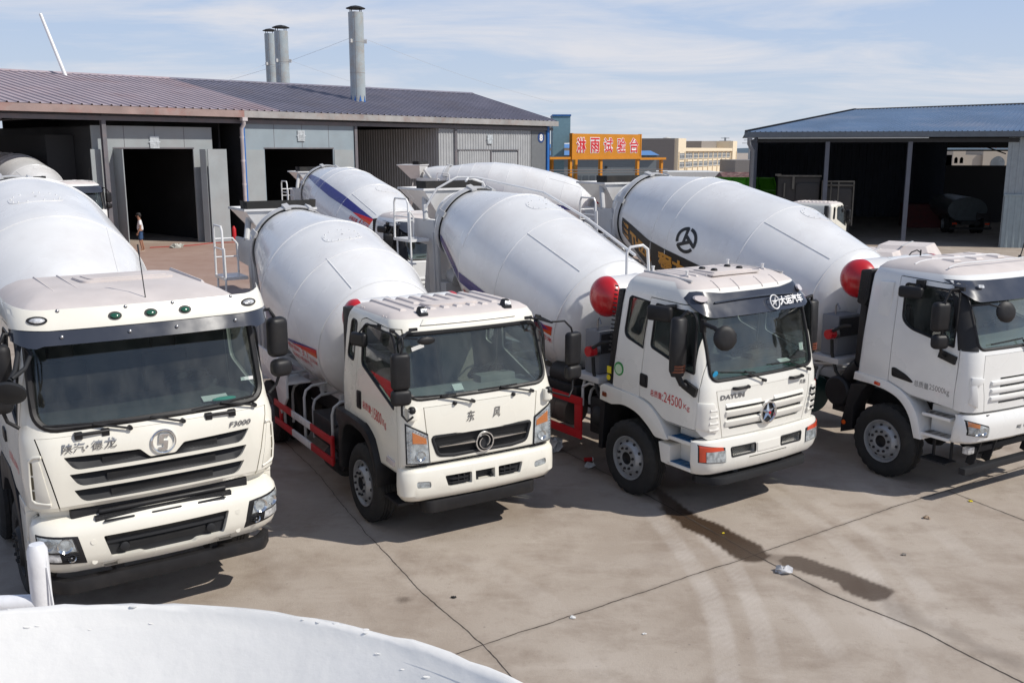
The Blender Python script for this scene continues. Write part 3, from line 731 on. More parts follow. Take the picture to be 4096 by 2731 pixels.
        for sg in (-1, 1):
            y0 = sg*yb
            pl = [(xA-0.02, 1.05), (xA-0.38, 1.05), (xA-0.50, zA-0.35), (xA-1.25, zA-0.30), (xA-1.25, zA+0.12), (xA-0.30, zA+0.12), (xA-0.16, zA-0.3)]
            st.xz(pl, y0-0.03, y0+0.03)
            st.xz([(xA-0.12, 1.1), (xA-0.20, 1.1), (xA-0.34, zA-0.1), (xA-0.27, zA-0.1)], y0-sg*0.0-0.055, y0+0.055)
            st.tube([(xA-0.62, y0, zA+0.1), (xA-0.95, y0*0.75, zA+rA*0.75)], 0.055, 8)
            st.cyl((xA-0.10, sg*0.42, zA-rA-0.18), (xA+0.16, sg*0.42, zA-rA-0.24), 0.13, None, 16)
        st.bb(xA-0.42, xA+0.1, -yb, yb, 1.05, zA-rA-0.30)
        st.bb(xA-1.2, xA-0.6, -yb+0.03, yb-0.03, zA-0.28, zA-0.22)
        st.build('rear_stand', GALV, root, 35, 0.008)
        # hopper with rubber collar, and discharge chute
        sT = sA+tail; c = s.o+s.a*sT; hx = c.x-0.36; hz = c.z+0.05
        h = MB()
        def rect(xa, xb, w, z): return [(xa, -w, z), (xb, -w, z), (xb, w, z), (xa, w, z)]
        h.loft([rect(hx-0.28, hx+0.14, 0.22, hz-0.15), rect(hx-0.75, hx+0.25, 0.64, hz+0.42), rect(hx-0.78, hx+0.28, 0.67, hz+0.42), rect(hx-0.78, hx+0.28, 0.67, hz+0.46), rect(hx-0.74, hx+0.24, 0.63, hz+0.46), rect(hx-0.27, hx+0.13, 0.21, hz-0.03)], caps=False)
        hb = h.build('hopper', [WHITE], root, 30)
        k = MB()
        pth = [(hx-0.05, 0.64), (hx+0.22, 0.66), (hx+0.26, 0.62), (hx+0.26, -0.62), (hx+0.22, -0.66), (hx-0.05, -0.64)]
        k.loft([[(x, y, hz+0.455), (x*1.0, y*1.02, hz+0.60), (x+0.012, y*1.0, hz+0.60), (x+0.012, y*0.985, hz+0.455)] for x, y in pth])
        k.build('rubber_collar', RUBBER, hb, 30)
        ch = MB()
        ch.loft([[(hx-0.15+0.3*i/8*0-0.35*t, 0.34*cos(pi+pi*i/8)*(1-0.25*t), hz-0.25-1.35*t+0.22*sin(pi+pi*i/8)) for i in range(9)] for t in (0, 0.5, 1.0)], caps=False, closed=False)
        ch.build('chute', WHITE, root, 40)
        return d
    def band(s, mb, top, bot, n=90, off=0.008, mi=0):
        """decal between two (s, angle) polylines"""
        def at(l, t):
            ts = np.linspace(0, 1, len(l)); return float(np.interp(t, ts, [q[0] for q in l])), float(np.interp(t, ts, [q[1] for q in l]))
        mb.grid(lambda u, v: (lambda a, b: s.P(a[0]+(b[0]-a[0])*v, a[1]+(b[1]-a[1])*v, off))(at(top, u), at(bot, u)), [i/n for i in range(n+1)], [0, 0.25, 0.5, 0.75, 1], mi)
    def write(s, mb, txt, s0, ph0, w, h, bold=0.0, mi=0, skew=0.0, off=0.010):
        """text reading rear to front on the right side, lower left corner at (s0, ph0)"""
        def fn(u, v):
            t = s0-u; return s.P(t, ph0-math.degrees((v+skew*u)/s.r(t)), off)
        letters(mb, txt, fn, w, h, bold, mi)
def ladder(root, x, zt, zp, y=-1.05, side=-1, mat_=None):
    """rear working platform with hoop rails and a ladder; x rear end of the platform"""
    m = MB(); y0 = y; y1 = y-0.42
    m.bb(x, x+0.62, y1, y0, zp-0.05, zp)
    for yy in (y1+0.02,):
        m.tube([(x+0.02, yy, zp), (x+0.02, yy, zt-0.08), (x+0.06, yy, zt), (x+0.50, yy, zt), (x+0.56, yy, zt-0.08), (x+0.58, yy, zp)], 0.020, 8)
        m.tube([(x+0.02, yy, zp+(zt-zp)*0.55), (x+0.57, yy, zp+(zt-zp)*0.55)], 0.015, 6)
    m.tube([(x+0.02, y1+0.02, zt-0.25), (x+0.02, y0-0.08, zt-0.25), (x+0.02, y0, zt-0.35), (x+0.02, y0, zp)], 0.018, 8)
    m.tube([(x+0.02, y1+0.02, zp+0.3), (x+0.02, y0, zp+0.3)], 0.014, 6)
    m.tube([(x+0.60, y1+0.03, zp+0.5), (x+0.62, y1+0.03, zp), (x+0.95, y1-0.10, 1.0)], 0.018, 8)
    m.tube([(x+0.10, y1+0.03, zp), (x+0.42, y1-0.10, 1.0)], 0.018, 8)
    for i in range(1, 5):
        t = i/4.6; z = zp+(1.0-zp)*t
        m.box((x+0.35+0.33*t, y1+0.03-0.13*t+0.03, z), (0.50, 0.16, 0.03))
    return m.build('ladder', mat_ or WHITE, root, 40, 0.0)
def water_tank(root, x, z, r=0.285, hl=0.86, dome=0.20):
    m = MB(); m.lathe([(-hl, r), (-hl/3-0.01, r), (-hl/3, r+0.008), (-hl/3+0.02, r), (hl/3-0.02, r), (hl/3, r+0.008), (hl/3+0.01, r), (hl, r)], (x, 0, z), (0, 1, 0), 48, 0, False, False)
    m.bb(x-0.15, x+0.15, -0.5, -0.4, z-r-0.55, z-r+0.05); m.bb(x-0.15, x+0.15, 0.4, 0.5, z-r-0.55, z-r+0.05)
    t = m.build('water_tank', WHITE, root, 40)
    for sg in (-1, 1):
        d = MB(); d.lathe([(hl-0.03, r+0.006)]+[(hl+dome*sin(a), (r+0.006)*cos(a)) for a in [pi/2*i/9 for i in range(10)]], (x, 0, z), (0, sg, 0), 48, 0, False, True)
        d.build('tank_end', RED, t, 50)
    return t
def chassis(root, xf, xr, zr=1.0, axles=(), sub=True, submat=None):
    m = MB()
    for sg in (-1, 1):
        m.bb(xr, xf, sg*0.43-0.04, sg*0.43+0.04, zr-0.27, zr)
    for x in np.arange(xr+0.2, xf, 0.9): m.bb(x-0.06, x+0.06, -0.39, 0.39, zr-0.22, zr-0.06)
    for x in axles: m.cyl((x, -0.95, 0.51), (x, 0.95, 0.51), 0.085, None, 12); m.ball((x, 0, 0.51), 0.24, 0.2, 0.24, 12); m.bb(x-0.55, x+0.55, -0.50, -0.42, 0.62, 0.70); m.bb(x-0.55, x+0.55, 0.42, 0.50, 0.62, 0.70)
    m.bb(xf-1.5, xf-0.2, -0.35, 0.35, 0.55, 1.05)
    c = m.build('chassis', CHASSIS, root, 35)
    if sub:
        s = MB()
        for sg in (-1, 1):
            s.bb(xr, xf-2.55, sg*0.44-0.07, sg*0.44+0.07, zr+0.004, zr+0.15)
        for x in np.arange(xr+0.4, xf-2.6, 0.8): s.bb(x-0.05, x+0.05, -0.60, 0.60, zr+0.02, zr+0.13)
        s.build('subframe', submat or GALV, root, 35, 0.006)
    return c
def hoop_rail(mb, x, y, z0, z1, yin, r=0.021):
    """bent double tube from the frame out and down to a side guard"""
    for dx, dz, dy in ((0, 0, 0), (0.0, -0.16, 0.13)):
        mb.tube([(x, y+dy, z0), (x, y+dy, z1-0.16+dz), (x, y+dy+0.03, z1-0.06+dz), (x, y+dy+0.12, z1+dz), (x, yin, z1+dz+0.02)], r, 8)
    mb.box((x, y+0.28, z1-0.07), (0.02, 0.05, 0.16))
# ------------------------------------------------------------------ workshops
class Plan:
    """building frame: s along the front, n inwards, z up"""
    def __init__(s, A, e, n): s.A, s.e, s.n = Vector((*A, 0)), Vector((*e, 0)), Vector((*n, 0)); s.M = Matrix((( e[0], n[0], 0, A[0]), (e[1], n[1], 0, A[1]), (0, 0, 1, 0), (0, 0, 0, 1)))
    def root(s, name, label, cat):
        o = bpy.data.objects.new(name, None); COL.objects.link(o); o.matrix_world = s.M; tag(o, label, cat); return o
def corrugated(mb, s0, s1, n0, n1, z0, z1, pitch, depth, axis='s', mi=0):
    """ribbed sheet wall in the plane n = n0 (axis 's') or s = s0 (axis 'n')"""
    a0, a1 = (s0, s1) if axis == 's' else (n0, n1); k = max(1, int((a1-a0)/pitch)); prof = []
    for i in range(k):
        b = a0+pitch*i
        prof += [(b, 0), (b+pitch*0.55, 0), (b+pitch*0.65, depth), (b+pitch*0.9, depth)]
    prof.append((a1, 0))
    f = (lambda a, d, z: (a, n0-d, z)) if axis == 's' else (lambda a, d, z: (s0-d, a, z))
    pts = [f(a, d, z) for z in (z0, z1) for a, d in prof]; m = len(prof)
    mb.add(pts, [(i, i+1, m+i+1, m+i) for i in range(m-1)], mi)
ROOFL = mat('roof_sheet_pinkish', (0.40, 0.335, 0.36), 0.55, noise=0.12, nscale=0.6, dirt=(0.36, 0.20, 0.17), dscale=0.25, damt=0.5)
ROOFL2 = mat('roof_sheet_slate', (0.215, 0.205, 0.25), 0.5, noise=0.15, nscale=0.6, dirt=(0.20, 0.16, 0.15), dscale=0.35, damt=0.5)
ROOFR = mat('roof_sheet_blue', (0.085, 0.145, 0.25), 0.45, noise=0.2, nscale=0.4, dirt=(0.20, 0.20, 0.23), dscale=0.2, damt=0.7)
FASCIA = mat('fascia_grey', (0.36, 0.35, 0.34), 0.6, noise=0.2, nscale=1.2, dirt=(0.26, 0.10, 0.055), dscale=0.9, damt=0.55)
FASCIAR = mat('fascia_reddened', (0.34, 0.25, 0.23), 0.65, noise=0.25, nscale=1.0, dirt=(0.34, 0.09, 0.06), dscale=0.7, damt=0.7)
PANEL = mat('booth_panel', (0.33, 0.36, 0.37), 0.55, noise=0.08, nscale=1.0, dirt=(0.30, 0.24, 0.22), dscale=0.8, damt=0.3)
PANELB = mat('booth_panel_blue', (0.28, 0.34, 0.38), 0.55, noise=0.08, nscale=1.0, dirt=(0.25, 0.24, 0.24), dscale=0.8, damt=0.3)
CORRUG = mat('corrugated_grey', (0.40, 0.41, 0.42), 0.5, noise=0.1, nscale=1.5)
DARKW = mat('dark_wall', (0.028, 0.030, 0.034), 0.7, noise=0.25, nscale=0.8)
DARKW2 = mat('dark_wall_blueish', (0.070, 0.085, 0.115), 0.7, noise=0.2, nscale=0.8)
STEELP = mat('column_paint', (0.16, 0.155, 0.17), 0.55, noise=0.2, nscale=2, dirt=(0.2, 0.12, 0.1), dscale=2, damt=0.4)
PIPEW = mat('pvc_pipe', (0.62, 0.58, 0.58), 0.45, noise=0.15, nscale=1.5, dirt=(0.35, 0.22, 0.22), dscale=1.2, damt=0.5)
BLUEP = mat('blue_trim', (0.02, 0.14, 0.45), 0.5, noise=0.1)
PALEBLUE = mat('pale_blue_wall', (0.22, 0.38, 0.46), 0.7, noise=0.08)
CHIM = mat('chimney_steel', (0.38, 0.43, 0.45), 0.45, metal=0.0, noise=0.12, nscale=1.2, dirt=(0.34, 0.20, 0.09), dscale=1.6, damt=0.55)

def left_hall():
    pl = Plan((-22.0, 42.3), (0.6592, 0.752), (-0.752, 0.6592))
    t = pl.root('workshop_hall', 'long open-fronted workshop with faded pinkish ribbed roof and grey paint booths inside', 'workshop')
    S0, S1 = -45.0, 37.75; sj = 14.2
    ridge = lambda s: (12.6-0.135*s, 8.86)
    ridge = lambda s: (12.4-0.12*s, 8.86)
    for s0, s1, m_ in ((S0, sj, ROOFL), (sj, S1, ROOFL2)):
        m = MB(); k = int((s1-s0)/0.46); n = 0
        ns = [-0.42, 0.0]+[0.25*i for i in range(1, 5)]
        for i in range(k):
            a = s0+(s1-s0)*i/k; b = s0+(s1-s0)*(i+1)/k; w = 0.055
            def row(s, dz): return [(s, -0.40, 6.66+dz), (s, ridge(s)[0], ridge(s)[1]+dz)]
            c = [row(a, 0), row(b-w*2, 0), row(b-w*1.5, 0.06), row(b-w*0.5, 0.06), row(b, 0)]
            m.add([p for r in c for p in r], [(2*j, 2*j+2, 2*j+3, 2*j+1) for j in range(4)])
        m.build('roof', m_, t, 20)
        m = MB(); m.add([(s0, ridge(s0)[0], 8.86), (s1, ridge(s1)[0], 8.86), (s1, 20, 6.5), (s0, 24, 6.5)], [(0, 1, 2, 3)]); m.build('roof', m_, t, 0)
        m = MB(); m.loft([[(s0, ridge(s0)[0]-0.25, 8.84), (s0, ridge(s0)[0], 8.96), (s0, ridge(s0)[0]+0.25, 8.84)], [(s1, ridge(s1)[0]-0.25, 8.84), (s1, ridge(s1)[0], 8.96), (s1, ridge(s1)[0]+0.25, 8.84)]]); m.build('ridge_cap', m_, t, 0)
    m = MB(); m.bb(S0, 11.9, -0.50, -0.34, 6.30, 6.64); m.bb(S0, 11.9, -0.34, -0.1, 6.30, 6.34); m.build('gutter', FASCIAR, t, 0)
    m = MB(); m.bb(11.9, S1+0.1, -0.50, -0.34, 6.30, 6.64); m.bb(11.9, S1+0.1, -0.34, -0.1, 6.30, 6.34); m.build('gutter', FASCIA, t, 0)
    m = MB(); m.bb(S0, S1, -0.08, 0.10, 6.0, 6.20); m.bb(S0, S1, 0.10, 0.16, 6.12, 6.30); m.build('eaves_beam', STEELP, t, 0)
    for s in (-33.2, -25.7, -18.2, -10.6, -3.1, 4.6, 19.6, 27.85):
        c = MB(); c.bb(s-0.10, s+0.10, -0.08, -0.06, 0, 6.0); c.bb(s-0.10, s+0.10, 0.10, 0.12, 0, 6.0); c.bb(s-0.012, s+0.012, -0.06, 0.10, 0, 6.0); c.build('column', STEELP, t, 0)
    c = MB(); c.bb(37.1, 37.32, -0.10, 0.12, 0, 6.3); c.build('column', BLUEP, t, 0); c = MB(); c.bb(12.0, 12.14, -0.10, 0.05, 0, 6.0); c.build('column', BLUEP, t, 0)
    # roof trusses under the sheet
    for s in (-6.8, -3.1, 4.6, 11.9, 19.6, 27.85):
        r = ridge(s)[0]; m = MB(); m.tube([(s, 0, 6.35), (s, r, 8.6), (s, 20, 6.3)], 0.07, 4); m.tube([(s, 0, 6.25), (s, 20, 6.2)], 0.05, 4)
        for i in range(6): a = i/6*r; m.tube([(s, a, 6.25), (s, a+r/12, 6.35+(8.6-6.35)*(a+r/12)/r), (s, a+r/6, 6.25)], 0.03, 4)
        m.build('roof_truss', STEELP, t, 0)
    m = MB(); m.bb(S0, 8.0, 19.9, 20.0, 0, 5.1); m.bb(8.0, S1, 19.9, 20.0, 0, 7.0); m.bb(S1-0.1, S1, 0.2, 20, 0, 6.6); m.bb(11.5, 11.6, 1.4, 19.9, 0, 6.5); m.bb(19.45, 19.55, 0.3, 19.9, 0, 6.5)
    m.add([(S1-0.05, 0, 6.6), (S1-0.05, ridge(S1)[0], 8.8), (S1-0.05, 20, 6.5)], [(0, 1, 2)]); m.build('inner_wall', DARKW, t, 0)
    # painting booths, each a box with a doorway
    def booth(s0, s1, n0, o0, o1, zt, zo, pm, sm, depth, closed=False):
        b = MB(); b.bb(s0, s1, n0, n0+0.08, zo, zt); b.bb(s0, o0, n0, n0+0.08, 0, zo); b.bb(o1, s1, n0, n0+0.08, 0, zo)
        b = b.build('paint_booth', pm, t, 0)
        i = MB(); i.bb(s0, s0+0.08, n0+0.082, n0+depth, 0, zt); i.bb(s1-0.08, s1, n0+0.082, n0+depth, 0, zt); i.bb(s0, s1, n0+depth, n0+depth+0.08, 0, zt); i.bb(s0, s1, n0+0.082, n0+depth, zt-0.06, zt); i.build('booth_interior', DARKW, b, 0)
        g = MB()
        for q in np.linspace(s0, s1, 5)[1:-1]: g.bb(q-0.012, q+0.012, n0-0.008, n0, zo, zt)
        g.bb(o0-0.05, o1+0.05, n0-0.015, n0, zo-0.02, zo+0.05); g.build('panel_joint', STEELP, b, 0)
        return b
    b1 = booth(4.25, 10.55, 0.5, 5.28, 9.45, 5.78, 4.73, PANEL, PANEL, 13)
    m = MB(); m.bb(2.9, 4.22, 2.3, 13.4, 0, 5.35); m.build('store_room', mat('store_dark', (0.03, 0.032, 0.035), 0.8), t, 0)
    for s, sg in ((5.28, -1), (9.45, 1)):
        l = MB()
        if sg > 0: l.box((9.62, -0.1, 2.35), (0.34, 0.05, 4.68), Matrix.Rotation(R(-62), 3, 'Z')); l.box((10.30, -0.30, 2.35), (1.12, 0.05, 4.68), Matrix.Rotation(R(3), 3, 'Z'))
        else: l.box((4.62, 0.42, 2.35), (1.05, 0.05, 4.68)); l.box((5.22, 0.0, 2.35), (0.05, 0.9, 4.68))
        l.build('booth_door', PANEL, b1, 0, 0.008)
    b2 = booth(12.16, 19.5, 0.0, 13.36, 17.95, 6.02, 4.73, PANELB, PANEL, 13)
    sp = MB(); sp.bb(12.18, 13.3, -0.03, -0.005, 0.05, 4.66); sp.build('booth_door', PANEL, b2, 0); sp = MB(); sp.bb(18.02, 19.4, -0.03, -0.005, 0.05, 4.66); sp.build('booth_door', PANEL, b2, 0)
    b3 = MB(); corrugated(b3, 26.4, 35.4, 0.05, 0, 0, 5.98, 0.25, 0.035); corrugated(b3, 26.4, 0, 0.05, 12, 0, 5.98, 0.25, 0.035, 'n'); b3.bb(26.5, 35.4, 0.15, 12, 5.9, 5.96); b3 = b3.build('paint_booth', CORRUG, t, 0)
    d = MB(); corrugated(d, 28.1, 31.1, -0.03, 0, 0, 4.62, 0.22, 0.03); d.build('booth_door', CORRUG, b3, 0); d = MB(); corrugated(d, 31.3, 33.9, -0.03, 0, 0, 4.50, 0.22, 0.03); d.build('booth_door', CORRUG, b3, 0)
    d = MB(); d.bb(28.0, 34.0, -0.08, 0.0, 4.62, 4.68); d.bb(31.12, 31.26, -0.07, 0.0, 0, 4.6); d.bb(33.9, 33.98, -0.07, 0, 0, 4.6); d.build('door_frame', STEELP, b3, 0)
    m = MB(); m.bb(35.45, 37.08, 0.02, 0.08, 0, 6.0); m.build('end_panel', mat('end_panel_grey', (0.16, 0.17, 0.18), 0.6, noise=0.1), t, 0)
    for s, z in ((7.35, 5.03), (15.75, 5.42), (31.1, 5.35)):
        w = MB(); n0 = 0.48 if s < 10 else -0.02; w.bb(s-0.24, s+0.24, n0-0.04, n0-0.0, z-0.30, z+0.28); w.bb(s-0.30, s+0.30, n0-0.05, n0-0.04, z-0.02, z+0.03); w.build('booth_light', mat('silver_foil', (0.62, 0.66, 0.68), 0.3, metal=0.3, noise=0.3, nscale=6), t, 0)
    q = MB(); q.lathe([(0, 0.36), (0.02, 0.36)], (36.5, 0.02, 5.50), (0, -1, 0), 32); q = q.build('bay_number', mat('navy_sign', (0.02, 0.06, 0.20), 0.5), t, 0)
    x = MB(); letters(x, '8', lambda u, v: (36.32+u, -0.012, 5.26+v), 0.36, 0.48, 0.04); x.build('lettering', WHITETXT, q, 0)
    # downpipe with hopper head and couplings
    p = MB(); p.bb(11.75, 12.05, -0.55, -0.30, 6.12, 6.30); p.tube([(11.9, -0.42, 6.15), (11.9, -0.40, 5.95), (11.86, -0.24, 5.75), (11.86, -0.22, 0.02)], 0.10, 12)
    for z in (0.4, 1.6, 2.9, 4.1, 5.3): p.lathe([(-0.05, 0.112), (0.05, 0.112)], (11.86, -0.22, z), (0, 0, 1), 14)
    p.build('downpipe', PIPEW, t, 40)
    # clutter at the booth doors
    for s, n, r, h, m_, nm, lb in ((11.15, -0.1, 0.12, 0.75, RAILRED, 'gas_cylinder', 'thin red gas cylinder standing beside the open booth door'), (12.5, -0.45, 0.16, 0.45, mat('ochre_drum', (0.45, 0.22, 0.05), 0.5), 'paint_pail', 'ochre paint pail at the foot of the downpipe')):
        g = MB(); g.lathe([(0, r), (h*0.8, r), (h*0.95, r*0.5), (h, r*0.4)], (0, 0, 0), (0, 0, 1), 16); g = g.build(nm, m_, None, 40); g.location = pl.M @ Vector((s, n, 0)); tag(g, lb, nm.split('_')[1] if 'pail' in nm else 'gas cylinder')
    h = MB(); rr = random.Random(3); h.tube(smooth_path3([(6.2, -0.5, 0.02), (8.0, -1.0, 0.02), (9.6, -0.7, 0.02), (10.6, -1.3, 0.02), (11.6, -0.9, 0.02), (12.4, -1.5, 0.02), (10.8, -2.0, 0.02)]), 0.03, 6); h = h.build('air_hose', mat('red_hose', (0.35, 0.05, 0.04), 0.6), None, 40); h.matrix_world = pl.M; tag(h, 'red air hose lying across the ground before the paint booths', 'hose')
    return t
def smooth_path3(pts, n=8):
    P = [Vector(p) for p in pts]; out = []
    for i in range(len(P)-1):
        a = P[max(i-1, 0)]; b = P[i]; c = P[i+1]; d = P[min(i+2, len(P)-1)]
        for j in range(n): t = j/n; out.append(0.5*((2*b)+(c-a)*t+(2*a-5*b+4*c-d)*t*t+(3*b-a-3*c+d)*t**3))
    return out+[P[-1]]
left_hall()
def chimney(x, y, r, z0, z1, label, skirt=False, lean=0.0):
    t = empty('chimney', (x, y, 0), 0, label, 'chimney', 'steel chimneys over the workshop'); m = MB()
    m.cyl((0, 0, z0), (0, lean, z1), r, None, 32); s = m.build('flue', CHIM, t, 40)
    m = MB()
    for z in (z0+(z1-z0)*0.33, z0+(z1-z0)*0.67): m.lathe([(-0.015, r+0.004), (0, r+0.012), (0.015, r+0.004)], (0, 0, z), (0, 0, 1), 32, 0, False, False)
    m.bb(-0.01, 0.01, -r-0.01, -r+0.02, z0+0.2, z1); m.build('seam', FASCIA, s, 30)
    m = MB(); m.lathe([(0, r*1.28), (0.03, r*1.28), (0.14, r*0.7), (0.20, 0.02)], (0, 0, z1+0.22), (0, 0, 1), 32)
    for k in range(4): a = pi/4+k*pi/2; m.cyl((r*0.9*cos(a), r*0.9*sin(a), z1-0.1), (r*0.9*cos(a), r*0.9*sin(a), z1+0.23), 0.03, None, 6)
    m.build('rain_cap', CHASSIS, t, 40)
    zb = z0+(z1-z0)*0.68
    for a in (0.0, 2.1, 4.2): m = MB(); m.box(((r+0.08)*cos(a), (r+0.08)*sin(a), zb), (0.2, 0.12, 0.22), Matrix.Rotation(a, 3, 'Z')); m.build('guy_bracket', GALV, t, 0)
    if skirt:
        m = MB()
        for k in range(9):
            a = 2*pi*k/9; b = a+2*pi/9*0.8; c = (a+b)/2; m.add([((r+0.03)*cos(a), (r+0.03)*sin(a), z0-0.25), ((r+0.03)*cos(b), (r+0.03)*sin(b), z0-0.25), ((r+0.02)*cos(c), (r+0.02)*sin(c), z0+0.45)], [(0, 1, 2)])
        m.build('flashing', BLUEP, t, 0)
    return t
def guy(a, b, label, name='guy_wire'):
    m = MB(); P = [Vector(a)+(Vector(b)-Vector(a))*i/6-Vector((0, 0, 0.25*sin(pi*i/6))) for i in range(7)]; m.tube(P, 0.009, 4); o = m.build(name, GALV, None, 40); tag(o, label, 'wire', 'guy wires of the chimneys')
chimney(-9.75, 62.9, 0.47, 7.6, 13.05, 'tallest steel chimney with blue flashing where it leaves the roof', True)
chimney(-16.1, 70.0, 0.47, 6.5, 12.75, 'rust-streaked steel chimney, nearer of the pair behind the ridge')
chimney(-20.0, 83.0, 0.46, 6.5, 14.05, 'greyer steel chimney, farther of the pair behind the ridge')
guy((-9.3, 62.9, 11.5), (3.0, 71.5, 8.0), 'thin guy wire from the tallest chimney down to the right'); guy((-10.2, 62.9, 11.5), (-22, 66, 8.4), 'thin guy wire from the tallest chimney down to the left')
guy((-15.6, 70, 10.8), (-6, 74, 8.2), 'thin guy wire from the rust-streaked chimney to the right'); guy((-20.5, 83, 11.6), (-28, 76, 8.6), 'thin guy wire from the far chimney to the left')
m = MB(); m.cyl((-24.1, 55.0, 7.0), (-26.0, 55.6, 12.0), 0.11, 0.09, 12); m = m.build('leaning_pole', WHITE, None, 40); tag(m, 'leaning white pole rising behind the left end of the workshop roof', 'pole')

def right_hall():
    pl = Plan((12.06, 49.6), (0.975, -0.222), (0.222, 0.975))
    t = pl.root('workshop_shed', 'dark open shed with blue metal roof at the right', 'shed')
    L = 30.0
    m = MB(); k = 120
    for i in range(k):
        a, b = i/k, (i+1)/k
        def lo(q, dz): return (-0.3+(L+0.3)*q, -0.35, 5.52+dz)
        def hi(q, dz): return (6.0+(L-6.0)*q, 10.3, 6.95+0.65*q+dz)
        c = [(lo(a, 0), hi(a, 0)), (lo(b-0.3/k, 0), hi(b-0.3/k, 0)), (lo(b-0.2/k, 0.04), hi(b-0.2/k, 0.04)), (lo(b-0.05/k, 0.04), hi(b-0.05/k, 0.04)), (lo(b, 0), hi(b, 0))]
        m.add([p for r in c for p in r], [(2*j, 2*j+2, 2*j+3, 2*j+1) for j in range(4)])
    m.add([(-0.3, -0.35, 5.52), (6.0, 10.3, 6.95), (-0.3, 24, 5.5)], [(0, 1, 2)]); m.add([(6.0, 10.3, 6.95), (L, 10.3, 7.6), (L, 24, 5.5), (-0.3, 24, 5.5)], [(0, 1, 2, 3)])
    m.build('roof', ROOFR, t, 20)
    m = MB(); m.loft([[(-0.34, -0.40, 5.50), (-0.34, -0.3, 5.62), (-0.2, -0.3, 5.62)], [(5.95, 10.2, 6.95), (5.95, 10.35, 7.05), (6.1, 10.35, 7.05)]]); m.loft([[(6.0, 10.15, 6.95), (6.0, 10.3, 7.03), (6.0, 10.45, 6.95)], [(L, 10.15, 7.6), (L, 10.3, 7.68), (L, 10.45, 7.6)]]); m.build('ridge_cap', DARKGREY, t, 0)
    m = MB(); m.bb(-0.35, L, -0.48, -0.34, 5.27, 5.53); m.bb(-0.35, L, -0.34, -0.1, 5.27, 5.30); m.build('gutter', mat('gutter_slate', (0.10, 0.12, 0.145), 0.5, noise=0.15), t, 0)
    m = MB(); m.bb(0.3, 12.4, -0.05, 0.12, 5.02, 5.22); m.build('eaves_beam', DARKW, t, 0)
    for s in (3.7, 7.55):
        c = MB(); c.bb(s-0.1, s+0.1, -0.08, 0.12, 0, 5.05); c.build('column', mat('column_slate', (0.11, 0.12, 0.15), 0.5, noise=0.2, nscale=2), t, 0)
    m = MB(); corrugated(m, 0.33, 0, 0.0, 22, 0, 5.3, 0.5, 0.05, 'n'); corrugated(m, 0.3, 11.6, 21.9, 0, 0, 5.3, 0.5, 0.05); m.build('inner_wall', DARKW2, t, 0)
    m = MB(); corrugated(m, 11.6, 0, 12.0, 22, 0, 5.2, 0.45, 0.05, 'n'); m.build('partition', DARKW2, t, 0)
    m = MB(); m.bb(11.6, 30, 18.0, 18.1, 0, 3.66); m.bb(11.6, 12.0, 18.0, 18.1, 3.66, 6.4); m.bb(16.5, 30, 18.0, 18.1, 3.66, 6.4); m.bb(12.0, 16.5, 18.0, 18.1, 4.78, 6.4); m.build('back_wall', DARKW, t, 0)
    m = MB(); m.tube([(11.7, 18.3, 4.62), (16.6, 18.3, 4.62)], 0.05, 6); m.tube([(15.3, 18.3, 4.8), (16.4, 18.3, 4.4)], 0.04, 6); m.build('roof_truss', DARKW, t, 0)
    m = MB(); corrugated(m, 11.95, L, 0.0, 0, 0, 5.25, 0.3, 0.03); m.build('front_wall', mat('shed_wall', (0.30, 0.34, 0.36), 0.55, noise=0.1), t, 0)
    m = MB(); corrugated(m, 12.0, 15.4, -0.08, 0, 0, 2.5, 0.3, 0.03); m.bb(11.95, 15.4, -0.12, 0, 2.48, 2.56); m.build('sliding_door', mat('shed_door', (0.30, 0.36, 0.38), 0.55, noise=0.1), t, 0)
    p = MB(); p.bb(-0.2, 0.05, -0.5, -0.2, 5.12, 5.28); p.tube([(-0.1, -0.42, 5.2), (-0.1, -0.42, 4.95), (0.1, -0.2, 4.6), (0.1, -0.2, 0.0)], 0.10, 10); p.build('downpipe', mat('pipe_slate', (0.20, 0.21, 0.23), 0.5, noise=0.1), t, 40)
    # things parked inside the shed
    g = empty('tank_lorry', pl.M @ Vector((12.15, 8.0, 0)), R(80), 'dark tank lorry seen from behind inside the shed', 'lorry', None)
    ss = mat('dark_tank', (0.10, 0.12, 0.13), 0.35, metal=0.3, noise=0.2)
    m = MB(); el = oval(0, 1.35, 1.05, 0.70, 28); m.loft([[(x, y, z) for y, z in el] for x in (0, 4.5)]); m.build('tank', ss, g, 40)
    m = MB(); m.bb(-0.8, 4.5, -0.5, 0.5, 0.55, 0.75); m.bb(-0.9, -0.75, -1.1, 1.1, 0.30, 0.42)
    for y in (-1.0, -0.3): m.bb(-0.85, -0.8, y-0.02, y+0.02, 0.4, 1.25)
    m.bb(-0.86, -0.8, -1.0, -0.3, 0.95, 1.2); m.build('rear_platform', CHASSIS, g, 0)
    for y in (-0.85, 0.85):
        m = MB(); m.box((-0.85, y, 0.62), (0.06, 0.25, 0.1)); m.build('tail_lamp', LENSRED, g, 0); w = wheel(g, 0.8, y*1.1, 0.5, 'r')
    m = MB()
    for a in ((11.3, 4, 0.35, 2.6, 1.2), ): m.bb(9.5, 12.4, 12, 14, 0, 1.4)
    m = m.build('steel_bin', mat('bin_maroon', (0.10, 0.02, 0.02), 0.7, noise=0.3), None, 0, 0.02); m.matrix_world = pl.M; tag(m, 'dull red steel bin deep in the shade of the shed', 'bin')
